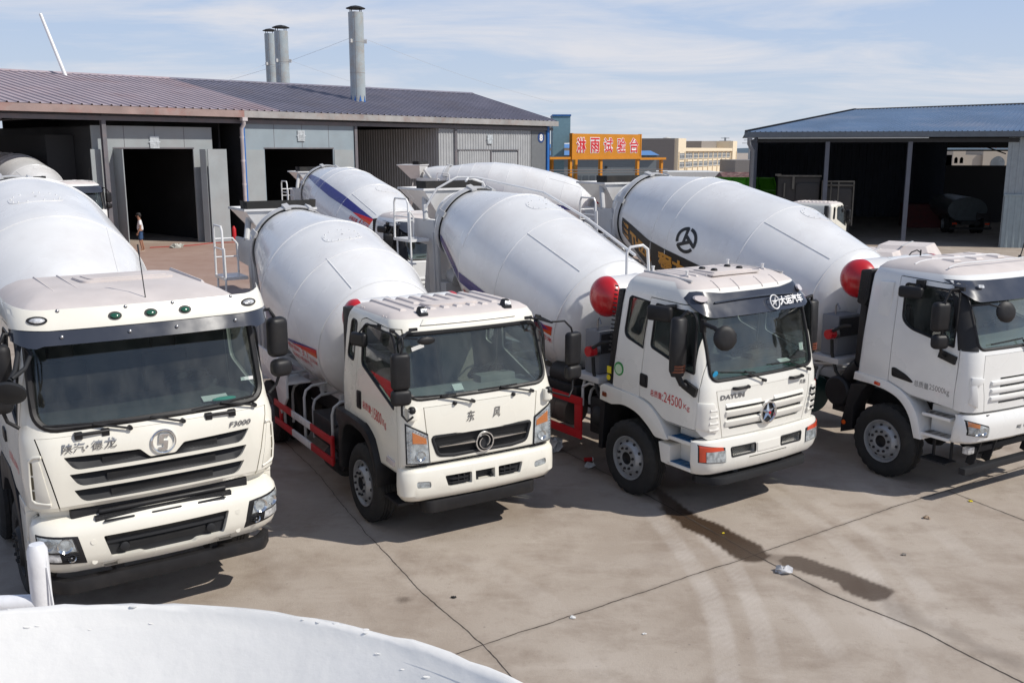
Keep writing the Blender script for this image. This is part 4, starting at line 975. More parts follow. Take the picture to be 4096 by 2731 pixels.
    for i, (s0, s1, z1, lb) in enumerate(((1.38, 3.55, 3.46, 'shade-dark closed refuse container with rounded side panel beside the shed'), (3.58, 5.15, 3.2, 'dark refuse container framed in three pale-edged panels beside the shed'))):
        c = empty('refuse_container', pl.M @ Vector((s0, 0.45, 0)), -0.2239, lb, 'container', 'dark refuse containers by the shed'); w = s1-s0
        dk = mat('shaded_steel', (0.035, 0.032, 0.030), 0.6, noise=0.3, nscale=2); pale = mat('sunlit_edge', (0.13, 0.12, 0.10), 0.6, noise=0.3, nscale=3)  # shade of the shed and sunlit edges are put into these two colours
        m = MB(); m.bb(0.05, w-0.05, 0.1, 1.9, 0.9, z1-0.15); m.build('body', dk, c, 0, 0.05)
        m = MB(); m.bb(0, w, -0.02, 0.12, z1-0.14, z1-0.06)
        if i: 
            for q in (0.0, 0.42, 0.78, w-0.06): m.bb(q, q+0.06, -0.03, 0.1, 0.9, z1-0.14)
            m.bb(0, w, -0.03, 0.1, z1-0.32, z1-0.26)
        else:
            m.bb(-0.1, 0.2, -0.05, 0.2, z1-0.1, z1+0.0); m.bb(0.75, 0.86, -0.03, 0.1, 2.7, z1-0.1); m.bb(0.35, 0.42, -0.03, 0.1, 2.3, 3.0)
        m.build('edge_frame', pale, c, 0)
        m = MB(); m.xz(rpoly([(0.15 if i else 0.95, 1.2), (w-0.1, 1.2), (w-0.1, z1-0.45), (0.15 if i else 0.95, z1-0.45)], 0.2, 4), 0.0, 0.1); m.build('side_panel', dk, c, 30, 0.02)
        m = MB(); m.bb(0.1, w-0.1, 0.3, 1.7, 0.5, 0.9); m.build('frame', CHASSIS, c, 0)
    return t
right_hall()
def quad_patch(cab, mb, A, B, C, D, off, mi=0, n=(10, 4)):
    """curved plate on the cab front between four (y,z) corners A-B (top) and D-C (bottom)"""
    us = [i/n[0] for i in range(n[0]+1)]; vs = [i/n[1] for i in range(n[1]+1)]
    def f(u, v):
        y = (A[0]*(1-u)+B[0]*u)*(1-v)+(D[0]*(1-u)+C[0]*u)*v; z = (A[1]*(1-u)+B[1]*u)*(1-v)+(D[1]*(1-u)+C[1]*u)*v
        return (cab.fx(y, z, off), y, z)
    mb.grid(f, us, vs, mi)
def slab_patch(cab, mb, A, B, C, D, o0, o1, mi=0, n=(10, 5)):
    """the same, as a closed slab between two offsets"""
    rings = []
    for i in range(n[0]+1):
        u = i/n[0]; t = (A[0]+(B[0]-A[0])*u, A[1]+(B[1]-A[1])*u); b = (D[0]+(C[0]-D[0])*u, D[1]+(C[1]-D[1])*u)
        col = [(t[0]+(b[0]-t[0])*v/n[1], t[1]+(b[1]-t[1])*v/n[1]) for v in range(n[1]+1)]
        rings.append([(cab.fx(y, z, o1), y, z) for y, z in col]+[(cab.fx(y, z, o0), y, z) for y, z in col[::-1]])
    mb.loft(rings, mi)
def pose(name, x, y, h, label, group='concrete mixer trucks parked in the yard', cat='mixer truck'):
    return empty(name, (x, y, 0), h-pi/2, label, cat, group)
def grille_bars(mb, y0, y1, z0, z1, x, n, th=0.012, mi=0):
    for i in range(n):
        z = z0+(z1-z0)*(i+0.5)/n; mb.box((x, (y0+y1)/2, z), (0.03, y1-y0, th), Matrix.Rotation(R(25), 3, 'Y'), mi)
def mesh_fill(root, poly, x, name='grille_mesh', cell=0.028, th=0.006, depth=0.03):
    """black backing with diagonal expanded-metal strands in front of it"""
    m = MB(); m.yz(poly, x-depth-0.01, x-depth, 0)
    ys = [p[0] for p in poly]; zs = [p[1] for p in poly]; y0, y1, z0, z1 = min(ys), max(ys), min(zs), max(zs)
    h = z1-z0; sl = 1.6
    k = int((y1-y0+h*sl)/cell)
    for i in range(k):
        for sg in (1, -1):
            a = y0-h*sl+i*cell if sg > 0 else y0+i*cell
            p, q = (a, z0), (a+h*sl, z1)
            if sg < 0: p, q = (a, z0), (a-h*sl, z1)
            # clip to the y range
            def cl(p, q, yl, s):
                if s*(p[0]-yl) < 0 and s*(q[0]-yl) < 0: return None
                if s*(p[0]-yl) < 0: t = (yl-p[0])/(q[0]-p[0]); p = (yl, p[1]+(q[1]-p[1])*t)
                if s*(q[0]-yl) < 0: t = (yl-q[0])/(p[0]-q[0]); q = (yl, q[1]+(p[1]-q[1])*t)
                return p, q
            r = cl(p, q, y0, 1)
            r = cl(*r, y1, -1) if r else None
            if not r: continue
            p, q = r
            if abs(p[0]-q[0]) < 0.006: continue
            m.add([(x, p[0]-th/2, p[1]), (x, p[0]+th/2, p[1]), (x, q[0]+th/2, q[1]), (x, q[0]-th/2, q[1])], [(0, 1, 2, 3)], 1)
    return m.build(name, [CHASSIS, DARKGREY], root, 0)

# ------------------------------------------------------------------ small cab with orange indicators (two in the yard)
def cab_a(root, detail=True):
    cab = Cab([(0.90, 1.045, -0.03, 0.03, 0.13, 0.15, -1.93), (1.06, 1.05, -0.005, 0.03, 0.13, 0.15, -1.93), (1.72, 1.055, -0.02, 0.035, 0.14, 0.16, -1.92), (1.79, 1.05, -0.045, 0.04, 0.15, 0.17, -1.91),
               (2.30, 1.03, -0.20, 0.05, 0.17, 0.19, -1.84), (2.56, 1.01, -0.29, 0.05, 0.18, 0.20, -1.80), (2.64, 0.995, -0.32, 0.05, 0.18, 0.22, -1.77), (2.71, 0.96, -0.37, 0.05, 0.18, 0.24, -1.72), (2.755, 0.90, -0.46, 0.05, 0.18, 0.24, -1.64), (2.775, 0.80, -0.60, 0.05, 0.16, 0.2, -1.52)], 0.10)
    ws = rpoly([(-0.945, 1.83), (0.945, 1.83), (0.945, 2.54), (-0.945, 2.54)], [0.16, 0.16, 0.12, 0.12], 6)
    ws = [(y, z-0.05*(1-abs(y)/0.95)**1.0*0.9 if z < 2.1 else z+0.03*(1-(y/0.95)**2)) for y, z in ws]
    dw = rpoly([(-1.245, 2.05), (-0.27, 1.69), (-0.265, 2.40), (-0.37, 2.555), (-1.12, 2.575), (-1.23, 2.52)], [0.06, 0.02, 0.12, 0.08, 0.03, 0.05], 4)
    qw = rpoly([(-1.70, 2.08), (-1.50, 2.04), (-1.40, 2.56), (-1.58, 2.575)], 0.06, 4)
    door = rpoly([(-0.19, 0.935), (-0.19, 2.37), (-0.27, 2.60), (-1.16, 2.64), (-1.30, 2.60), (-1.47, 1.50), (-1.48, 1.345), (-1.09, 1.325), (-0.845, 1.20), (-0.70, 0.935)], [0, 0.05, 0.12, 0.02, 0.05, 0.03, 0, 0.1, 0.1, 0], 4)
    hood = [(-0.776, 1.725), (0.776, 1.725), (0.717, 1.062), (-0.717, 1.062)]
    under = [(0.5, 1.055), (-0.13, 1.055), (-0.165, 0.925), (-0.70, 0.925), (-0.84, 1.19), (-1.09, 1.315), (-1.48, 1.335), (-2.2, 1.35), (-2.2, 0.5), (0.5, 0.5)]
    gr = rpoly([(-0.685, 1.36), (-0.61, 1.13), (-0.4, 1.105), (0.4, 1.105), (0.61, 1.13), (0.685, 1.36)], [0.05, 0.05, 0, 0, 0.05, 0.05], 3)
    body, dR, dL, hd = cab_cut(root, cab, CREAM, DUSTY, ws, [dw, qw], door, hood, under, [gr])
    side_panes(lambda i, sg: (dR if sg < 0 else dL) if i == 0 else body, cab, [dw, qw])
    g = link('windshield', cab.glass(fat(ws, 0.02)), GLASS, root, 60)
    sl = MB(); cab.front_tube(sl, ws, 0.026, 0.0); sl.build('windshield_seal', BLACK, g)
    # roof strakes and hatch
    rb = MB()
    for i in range(9):
        y = -0.72+0.18*i
        x1 = -0.66 if abs(y) > 0.4 or True else -0.9
        segs = [(-1.60, x1)] if abs(y) > 0.37 else [(-1.60, -1.05), (-0.72, -0.58)]
        for a, b in segs:
            rb.loft([[(a, y-0.05, 2.765), (b, y-0.05, 2.765), (b, y+0.05, 2.765), (a, y+0.05, 2.765)], [(a+0.02, y-0.03, 2.797), (b-0.02, y-0.03, 2.797), (b-0.02, y+0.03, 2.797), (a+0.02, y+0.03, 2.797)]])
    rb.xy(rpoly([(-1.02, -0.36), (-0.74, -0.36), (-0.74, 0.36), (-1.02, 0.36)], 0.1, 4), 2.765, 2.805)
    for x, y in ((-1.45, -0.93), (-1.38, -0.93), (-0.75, -0.95), (-0.66, -0.95), (-1.45, 0.93), (-0.7, 0.95)): rb.ball((x, y, cab_top(cab, x, y)), 0.014, n=8)
    rb.build('roof_strake', DUSTY, body, 30, 0.006)
    bn = MB(); slab_patch(cab, bn, (-0.60, 2.70), (0.60, 2.70), (0.66, 2.64), (-0.66, 2.64), -0.03, 0.022); bn.build('brow_panel', CREAM, body, 30, 0.008)
    for y in (-0.56, 0.60):
        m = MB(); z = 2.745; x = -0.50
        m.loft([rpoly([(x-0.07, y-0.055), (x+0.06, y-0.055), (x+0.06, y+0.055), (x-0.07, y+0.055)], 0.02, 3) for _ in (0,)][0] and [[(px_, py_, zz) for px_, py_ in [((p-x)*s+x, (q-y)*s+y) for p, q in rpoly([(x-0.07, y-0.055), (x+0.06, y-0.055), (x+0.06, y+0.055), (x-0.07, y+0.055)], 0.02, 3)]] for zz, s in ((z-0.02, 1.15), (z+0.015, 1.1), (z+0.02, 0.95), (z+0.075, 0.72), (z+0.09, 0.5))])
        lm = m.build('roof_lamp', DARKGREY, body, 40)
        q = MB(); q.box((x+0.052, y, z+0.045), (0.012, 0.075, 0.05), Matrix.Rotation(R(-25), 3, 'Y')); q.build('lens', REFLECT, lm, 30, 0.004)
    # grille insert
    a = mesh_fill(hd, fat(gr, 0.01), -0.035, 'grille_mesh', 0.03)
    fr = MB(); path = [(cab.fx(y, z, -0.006), y, z) for y, z in gr]; fr.tube(path, 0.022, 8, closed=True)
    fr.build('grille_frame', DARKGREY, hd, 40)
    ch = MB()
    for a0, b0 in ((-0.60, -0.13), (0.60, 0.13)):
        n = 6; rings = []
        for i in range(n+1):
            y = a0+(b0-a0)*i/n; w = 0.007+0.015*i/n; x = cab.fx(y, 1.235, 0.012)
            rings.append([(x-0.02, y, 1.235-w), (x+0.01, y, 1.235-w*0.5), (x+0.012, y, 1.235+w*0.5), (x-0.02, y, 1.235+w)])
        ch.loft(rings)
    ch.lathe([(-0.03, 0.125), (0.008, 0.128), (0.022, 0.122), (0.022, 0.108), (0.006, 0.104)], (cab.fx(0, 1.215, 0.015), 0, 1.215), (1, 0, 0), 40, 0, False, False)
    xc = cab.fx(0, 1.215, 0.02)
    for k in range(2):
        rg = []
        for i in range(11):
            t = i/10; a = R(200*t+180*k-60); r0 = 0.055+0.045*t; w = 0.036*(1-t*0.75)*(0.35+min(1, t*4)*0.65)
            rg.append([(xc+dx, (r0+d)*cos(a), 1.215+(r0+d)*sin(a)) for dx, d in ((-0.01, -w/2), (0.014, -w*0.2), (0.014, w*0.2), (-0.01, w/2))])
        ch.loft(rg)
    ch.build('emblem', CHROME, hd, 40)
    bk = MB(); bk.lathe([(0, 0.11), (0.003, 0.11)], (xc-0.022, 0, 1.215), (1, 0, 0), 32); bk.build('emblem_disc', DARKGREY, hd)
    tx = MB()
    letters(tx, '东', lambda u, v: (cab.fx(-0.23+u, 1.49+v, 0.009), -0.23+u, 1.49+v), 0.10, 0.13, 0.012, slant=0.15)
    letters(tx, '风', lambda u, v: (cab.fx(0.13+u, 1.49+v, 0.009), 0.13+u, 1.49+v), 0.10, 0.125, 0.012, slant=0.15)
    tx.build('lettering', STEEL, hd, 0)
    # side lettering, handles
    for dd, sg in ((dR, -1), (dL, 1)):
        t = MB()
        def sf(x0, z0):
            if sg < 0: return lambda u, v: (x0+u, -cab.sy(z0)-0.004, z0+v-0.10*u)
            return lambda u, v: (x0+0.75-u, cab.sy(z0)+0.004, z0+v-0.10*u)
        letters(t, '总质量', sf(-1.22, 1.50), 0.27, 0.10, 0.006)
        letters(t, ':15800', (lambda f: lambda u, v: f(u+0.285, v-0.03))(sf(-1.22, 1.50)), 0.30, 0.145, 0.0)
        letters(t, 'Kg', (lambda f: lambda u, v: f(u+0.615, v-0.05))(sf(-1.22, 1.50)), 0.10, 0.115, 0.0)
        t.build('lettering', REDTXT, dd, 0)
        h = MB(); h.xz(rpoly([(-1.41, 1.46), (-1.265, 1.46), (-1.25, 1.70), (-1.40, 1.69)], 0.025, 3), sg*1.045, sg*1.062); h.xz(rpoly([(-1.37, 1.50), (-1.30, 1.50), (-1.29, 1.67), (-1.36, 1.67)], 0.02, 3), sg*1.045, sg*1.075)
        h.build('handle', BLACK, dd, 30, 0.006)
        s = MB(); s.xz(rpoly([(-0.50, 1.005), (-0.29, 0.985), (-0.28, 1.055), (-0.49, 1.075)], 0.015, 3), sg*1.04, sg*1.07); s.build('side_marker', mat('clear_marker', (0.62, 0.56, 0.55), 0.2, coat=0.7), dd, 30, 0.008)
    # headlights: black surround, reflector, amber indicator, lens
    for sg in (-1, 1):
        M = lambda p: (p[0]*-sg, p[1])
        b = MB(); slab_patch(cab, b, M((-1.005, 1.56)), M((-0.735, 1.41)), M((-0.715, 1.05)), M((-1.005, 1.07)), -0.03, 0.010)
        hl = b.build('headlight', DARKGREY, body, 30)
        c = MB(); slab_patch(cab, c, M((-0.995, 1.535)), M((-0.75, 1.39)), M((-0.73, 1.065)), M((-0.995, 1.085)), 0.0, 0.016); c.build('reflector', REFLECT, hl, 30)
        a = MB(); slab_patch(cab, a, M((-0.935, 1.455)), M((-0.765, 1.36)), M((-0.76, 1.295)), M((-0.935, 1.32)), 0.0, 0.022); a.build('indicator', AMBER, hl, 30)
        d = MB()
        for i in range(11):
            z = 1.10+0.037*i; d.ball((cab.fx(-sg*-0.965, z, 0.018), sg*0.965, z), 0.012, 0.012, 0.012, 8)
        for i in range(6):
            y = 0.92-0.032*i; z = 1.475-0.018*i; d.ball((cab.fx(y, z, 0.018), sg*y, z), 0.012, n=8)
        d.build('led_strip', CHROME, hl, 40)
        for y, z, r in ((0.84, 1.16, 0.062),):
            r_ = MB(); x = cab.fx(y, z, 0.02); r_.lathe([(0.0, r), (0.012, r), (0.0, r*0.8), (-0.015, r*0.4), (-0.004, 0.004)], (x, sg*y, z), (1, 0, 0), 24, 0, False, True); r_.build('bulb_ring', CHROME, hl, 40)
        l = MB(); slab_patch(cab, l, M((-0.998, 1.545)), M((-0.745, 1.40)), M((-0.725, 1.058)), M((-0.998, 1.078)), 0.028, 0.034); l.build('lens', CLEAR, hl, 30)
        mb_ = MB(); mb_.loft([[(cab.fx(0.93, 1.68)+x, sg*y, z) for x, y in ((-0.05, 0.87), (0.06, 0.875), (0.075, 0.93), (0.06, 0.985), (-0.08, 1.0))] for z in (1.60, 1.62, 1.745)]); mb_.build('mirror_boss', CREAM, body, 40, 0.015)
        # mirrors
        x0 = -0.05; y0 = 1.06
        a = MB(); a.tube([(-0.26, sg*0.80, 2.61), (-0.20, sg*0.90, 2.60), (-0.07, sg*1.02, 2.56)], 0.014, 8); a.tube([(-0.36, sg*1.0, 2.60), (-0.07, sg*1.02, 2.56)], 0.014, 8)
        a.box((-0.26, sg*0.79, 2.615), (0.03, 0.10, 0.035)); a.box((-0.37, sg*1.005, 2.60), (0.10, 0.03, 0.035))
        if sg < 0: a.tube([(-0.07, sg*1.02, 2.57), (-0.02, sg*1.035, 2.48), (x0+0.02, sg*y0, 2.40), (x0+0.02, sg*y0, 1.68), (-0.02, sg*1.0, 1.60), (0.03, sg*0.95, 1.66)], 0.014, 8)
        else: a.tube([(-0.07, sg*1.02, 2.57), (-0.09, sg*1.22, 2.56), (-0.10, sg*1.33, 2.46), (-0.10, sg*1.36, 2.36), (-0.10, sg*1.36, 1.66), (-0.06, sg*1.28, 1.58), (0.02, sg*0.96, 1.70)], 0.013, 8)
        a.ball((cab.fx(0.94, 1.69, 0.04), sg*0.94, 1.72), 0.05, n=12)
        if sg > 0: x0, y0 = -0.11, 1.37
        mirror_head(a, (x0, sg*y0, 2.19), (0.13, 0.225, 0.43), sg*0.15); mirror_head(a, (x0, sg*y0, 1.885), (0.13, 0.24, 0.19), sg*0.15)
        a.build('mirror', BLACK, root, 50)
        k = MB(); k.tube([(-0.74, sg*1.00, 2.60), (-0.86, sg*1.13, 2.62), (-0.98, sg*1.17, 2.50)], 0.012, 6); k.box((-0.74, sg*1.0, 2.59), (0.09, 0.03, 0.07))
        mirror_head(k, (-0.98, sg*1.17, 2.42), (0.26, 0.09, 0.17), -sg*0.3); k.build('kerb_mirror', BLACK, dR if sg < 0 else dL, 50)
    f = MB(); f.tube([(-0.07, -1.0, 2.57), (0.0, -0.86, 2.555)], 0.010, 6); f.ball((0.02, -0.76, 2.53), 0.03, 0.115, 0.05, 14); f.build('front_mirror', BLACK, root, 50)
    wiper(root, cab, (-0.145, 1.735), (-0.55, 1.845), -0.93, -0.35, (1.86, 1.835)); wiper(root, cab, (0.70, 1.745), (0.25, 1.855), -0.05, 0.50, (1.845, 1.85))
    nz = MB()
    for y in (-0.38, 0.43): nz.ball((cab.fx(y, 1.735, 0.012), y, 1.735), 0.028, n=10)
    nz.build('washer_nozzle', BLACK, body, 50)
    # bumper
    bp = Cab([(0.57, 0.97, -0.07, 0.04, 0.12, 0.20, -0.22), (0.61, 1.02, 0.0, 0.04, 0.14, 0.20, -0.22), (0.68, 1.07, 0.04, 0.04, 0.15, 0.20, -0.22), (0.80, 1.075, 0.035, 0.04, 0.15, 0.2, -0.22), (0.95, 1.07, 0.03, 0.04, 0.15, 0.2, -0.22), (0.99, 1.055, 0.005, 0.04, 0.14, 0.2, -0.22), (1.005, 1.03, -0.03, 0.04, 0.12, 0.18, -0.22)], 0.03)
    c = MB()
    vl = rpoly([(-0.54, 0.875), (-0.185, 0.875), (-0.185, 0.735), (-0.50, 0.735)], 0.02, 3)
    c.yz(vl, -0.04, 0.3); c.yz(mirp(vl), -0.04, 0.3); c.yz([(-0.135, 0.87), (0.135, 0.87), (0.135, 0.75), (-0.135, 0.75)], -0.06, 0.3)
    for sg in (-1, 1): c.yz(rpoly([(sg*0.90, 0.855), (sg*0.72, 0.835), (sg*0.72, 0.755), (sg*0.90, 0.775)], 0.03, 3), -0.12, 0.3)
    bme = boolean(bp.solid().mesh(), c.mesh())
    b = link('bumper', bme, CREAM, root, 35)
    for sg in (-1, 1):
        v = MB(); v.yz(vl if sg < 0 else mirp(vl), -0.035, -0.025)
        for z in (0.775, 0.82): v.loft([[(-0.03, sg*0.50, z), (0.02, sg*0.44, z-0.012), (0.02, sg*0.23, z-0.012), (-0.03, sg*0.20, z)], [(-0.03, sg*0.50, z+0.012), (0.02, sg*0.44, z+0.004), (0.02, sg*0.23, z+0.004), (-0.03, sg*0.20, z+0.012)]])
        for y in (0.28, 0.36): v.bb(-0.03, 0.015, sg*y-0.008, sg*y+0.008, 0.75, 0.86)
        v.build('bumper_vent', DARKGREY, b, 30)
        q = MB(); slab_patch(bp, q, (sg*0.895, 0.85), (sg*0.725, 0.83), (sg*0.725, 0.76), (sg*0.895, 0.78), -0.055, -0.012); fg = q.build('fog_lamp', REFLECT, b, 30)
        q = MB(); slab_patch(bp, q, (sg*0.90, 0.855), (sg*0.72, 0.835), (sg*0.72, 0.755), (sg*0.90, 0.775), -0.006, -0.001); q.build('lens', CLEAR, fg, 30)
    pl = MB(); pl.bb(-0.07, -0.055, -0.15, 0.15, 0.74, 0.88)
    for y in (-0.10, 0.10):
        for z in (0.765, 0.858): pl.bb(-0.055, 0.012, y-0.012, y+0.012, z-0.016, z+0.016)
    pl.build('plate_bracket', [DARKGREY], b, 0)
    bl = MB(); bl.bb(-0.75, -0.09, -0.93, 0.93, 0.86, 1.10); bl.bb(-0.6, -0.12, -0.62, 0.62, 0.42, 0.86)
    bl.xy(rpoly([(-0.25, -0.80), (-0.02, -0.76), (-0.02, 0.76), (-0.25, 0.80)], 0.1, 4), 0.42, 0.575)
    bl.build('radiator_block', BLACK, root, 35, 0.02)
    interior(root, cab, -1.80, 1.34, 1.74, -0.62, GREYIN, BEIGEIN, 0.46)
    st = MB(); st.box((-0.17, -0.78, 2.42), (0.008, 0.16, 0.045), Matrix.Rotation(R(14), 3, 'X')); st.box((-0.20, -0.25, 1.86), (0.05, 0.13, 0.10), Matrix.Rotation(R(-50), 3, 'Y')); 
    st.build('windshield_sticker', PAPER, g, 0)
    # wheel arch fenders and bracket
    for sg in (-1, 1):
        o = rpoly([(-1.98, 1.345), (-1.48, 1.335), (-1.08, 1.315), (-0.83, 1.185), (-0.69, 0.90), (-0.69, 0.62)], [0, 0, 0.15, 0.15, 0.1, 0], 4)
        i_ = rpoly([(-0.755, 0.62), (-0.755, 0.86), (-0.92, 1.10), (-1.14, 1.205), (-1.44, 1.225), (-1.60, 1.20), (-1.72, 1.12), (-1.80, 0.9), (-1.80, 0.55), (-1.92, 0.55), (-1.92, 0.95), (-1.90, 1.10), (-1.98, 1.18)], [0, 0.1, 0.15, 0.15, 0.1, 0.05, 0.08, 0, 0, 0, 0, 0, 0], 4)
        m = MB(); m.xz(o+i_, sg*0.82, sg*1.13); m.build('fender', BLACK, root, 40, 0.02)
    sp = MB()
    for sg in (-1, 1): sp.bb(-0.66, -0.24, sg*0.80, sg*1.04, 0.50, 0.54); sp.bb(-0.66, -0.24, sg*0.80, sg*0.84, 0.5, 0.95)
    sp.build('step', BLACK, root, 30, 0.01)
    # air intake snorkel behind the cab
    s = MB(); s.box((-2.02, -0.86, 1.98), (0.16, 0.16, 1.35)); s.bb(-2.10, -1.94, -0.94, -0.78, 1.25, 1.4); s.build('air_intake', BLACK, root, 40, 0.03)
    for sg in (-1, 1): wheel(root, -1.22, sg*0.955, 0.51, 'f', [RIM, DARKGREY])
    return cab
def cab_top(cab, x, y):
    """roof height near the shoulder at (x, y)"""
    for (z0, *a), (z1, *b) in zip(cab.lv[:-1][::-1], cab.lv[1:][::-1]):
        if b[0] <= abs(y) <= a[0]: t = (abs(y)-a[0])/(b[0]-a[0]); return z0+(z1-z0)*t
    return cab.lv[-1][0]
DR2 = [(-0.35, .6), (0, .953), (.85, 1.12), (2.063, 1.13), (3.9, .695), (5, .55)]
def mixer_small():
    t = pose('mixer_truck', -0.338, 11.184, 0.5452, 'cream small mixer truck with orange indicators, wide chrome-barred grille and red-white side rails')
    cab = cab_a(t)
    d = Drum(-3.04, 1.93, 15.7, DR2); dm = d.build(t, 3.9, 0.5, (1.45, 6, 0.20, 0.30), (0.07, 0.90, 30))
    s = MB(); d.band(s, [(3.6, 97), (2.06, 100), (0.95, 103), (0.04, 93)], [(3.6, 108), (2.06, 110), (0.72, 103.2), (0.04, 93.4)]); s.build('stripe', BLUE, dm, 30)
    s = MB(); d.band(s, [(0.72, 103.3), (0.40, 98.3), (0.04, 93.5)], [(0.72, 103.8), (0.40, 102), (0.03, 101)], mi=0); s.build('stripe', ORED, dm, 30)
    s = MB(); d.band(s, [(0.42, 101.5), (0.04, 97)], [(0.40, 102), (0.03, 101)], off=0.011); s.build('stripe', ORANGE, dm, 30)
    l = MB(); d.write(l, '搅拌容积:', 0.88, 109, 0.36, 0.085, 0.012); d.write(l, '3.1', 0.47, 108.5, 0.16, 0.12, 0.0); d.write(l, '立方米', 0.27, 109.5, 0.22, 0.08, 0.012); d.write(l, '运输介质:混凝土', 0.80, 116, 0.55, 0.08, 0.012)
    l.build('lettering', REDTXT, dm, 0)
    water_tank(t, -2.20, 2.46, 0.25, 0.72, 0.16)
    chassis(t, -0.3, -7.6, 1.02, (-1.22, -5.2))
    for sg in (-1, 1): wheel(t, -5.2, sg*0.93, 0.51, 'r')
    for sg in (-1, 1):
        g = MB(); w = MB(); r = MB()
        for z0, z1 in ((0.775, 0.875), (0.485, 0.585)):
            r.bb(-4.60, -3.78, sg*1.15, sg*1.12, z0, z1); r.bb(-2.97, -2.12, sg*1.15, sg*1.12, z0, z1); w.bb(-3.78, -2.97, sg*1.15, sg*1.12, z0, z1)
        for x in (-4.42, -2.22): r.bb(x-0.035, x+0.035, sg*1.12, sg*1.08, 0.485, 0.875)
        gd = r.build('side_guard', RAILRED, t, 30, 0.006); w.build('white_section', WHITE, gd, 30, 0.006)
        for x in (-4.35, -3.42, -2.30): hoop_rail(g, x, sg*1.06, 0.52, 1.30, sg*0.52)  if sg < 0 else None
        if sg < 0: g.build('guard_bracket', GALV, gd, 40)
    m = MB(); m.bb(-3.25, -2.35, -1.0, -0.55, 0.60, 0.98); m.lathe([(0, 0.17), (0.5, 0.17)], (-2.75, -0.88, 0.42), (1, 0, 0), 24); m.bb(-3.1, -2.5, 0.55, 1.0, 0.55, 0.98)
    m.build('battery_box', CHASSIS, t, 40, 0.02)
    m = MB(); m.lathe([(0, 0.24), (0.02, 0.26), (0.5, 0.26), (0.52, 0.24)], (-1.98, -0.78, 0.78), (-1, 0, 0), 28); m.lathe([(0, 0.14), (0.3, 0.14)], (-2.2, -1.0, 0.5), (0, 1, 0), 20); m.build('air_filter', BLACK, t, 40)
    m = MB(); m.xz([(-4.0, 1.0), (-4.0, 1.55), (-5.7, 1.60), (-6.2, 1.2), (-6.2, 0.9), (-5.9, 1.15), (-4.55, 1.15), (-4.3, 0.7)], -1.14, -1.10); m.bb(-6.2, -4.0, -1.14, -0.75, 1.2, 1.23); m.build('rear_mudguard', WHITE, t, 30, 0.01)
    ladder(t, -7.55, 3.37, 2.50, -0.78)
    return t
MIX_SMALL = mixer_small()
def visor_band(cab, ztop, zbot, ymax, o0, o1, n=28):
    """sun visor: strip following the front, ztop(y), zbot(y)"""
    m = MB(); rings = []
    for i in range(n+1):
        y = -ymax+2*ymax*i/n; a, b = ztop(abs(y)), zbot(abs(y)); c = (a+b)/2
        rings.append([(cab.fx(y, a, o0), y, a), (cab.fx(y, c, o0+(o1-o0)*0.3), y, c), (cab.fx(y, b, o1), y, b), (cab.fx(y, b, o1-0.012), y, b-0.001), (cab.fx(y, c, o0+(o1-o0)*0.3-0.012), y, c), (cab.fx(y, a, o0-0.015), y, a)])
    m.loft(rings); return m
def front_writing(cab, parent, items, m, off=0.008):
    t = MB()
    for s, y0, z0, w, h, bold, sl in items:
        letters(t, s, lambda u, v: (cab.fx(y0+u, z0+v, off), y0+u, z0+v), w, h, bold, 0, sl)
    return t.build('lettering', m, parent, 0)
def side_writing(cab, door, sg, items, m, total):
    t = MB()
    for s, x0, z0, w, h, bold, sk in items:
        if sg < 0: f = lambda u, v: (x0+u, -cab.sy(z0)-0.004, z0+v-sk*u)
        else: f = lambda u, v: (total-x0-u, cab.sy(z0)+0.004, z0+v-sk*u)
        letters(t, s, f, w, h, bold)
    return t.build('lettering', m, door, 0)
def star(mb, c, r, x0, x1, mi=0, ry=1.0):
    """five-pointed raised star in the y-z plane"""
    P = []
    for i in range(10):
        a = pi/2+pi*i/5; q = r if i % 2 == 0 else r*0.30
        P.append((x0, c[0]+q*cos(a)*ry, c[1]+q*sin(a)))
    o = len(mb.v); mb.add(P+[(x1, c[0], c[1])], [(i, (i+1) % 10, 10) for i in range(10)], mi)
def fender_pair(root, poly, y0, y1, m, bevel=0.02):
    for sg in (-1, 1):
        f = MB(); f.xz(poly, sg*y0, sg*y1); f.build('fender', m, root, 40, bevel)
def step_box(root, y, xa, xb, zs, zb, paint, pad, xo=None):
    """boarding steps let into the flank behind the bumper"""
    for sg in (-1, 1):
        m = MB(); m.bb(xa, xb, sg*(y-0.24), sg*(y-0.20), zb, zs[0]+0.10)
        for z in zs: m.bb(xa-0.02, xb, sg*(y-0.24), sg*y, z-0.045, z)
        if xo: m.xz(xo, sg*(y-0.20), sg*y)
        s = m.build('step', paint, root, 30, 0.012)
        p = MB()
        for z in zs:
            p.bb(xa+0.02, xb-0.03, sg*(y-0.19), sg*(y-0.02), z, z+0.008)
            for i in range(3): p.bb(xa+0.06+0.1*i, xa+0.08+0.1*i, sg*(y-0.17), sg*(y-0.04), z+0.008, z+0.016)
        p.build('step_tread', pad, s, 30)
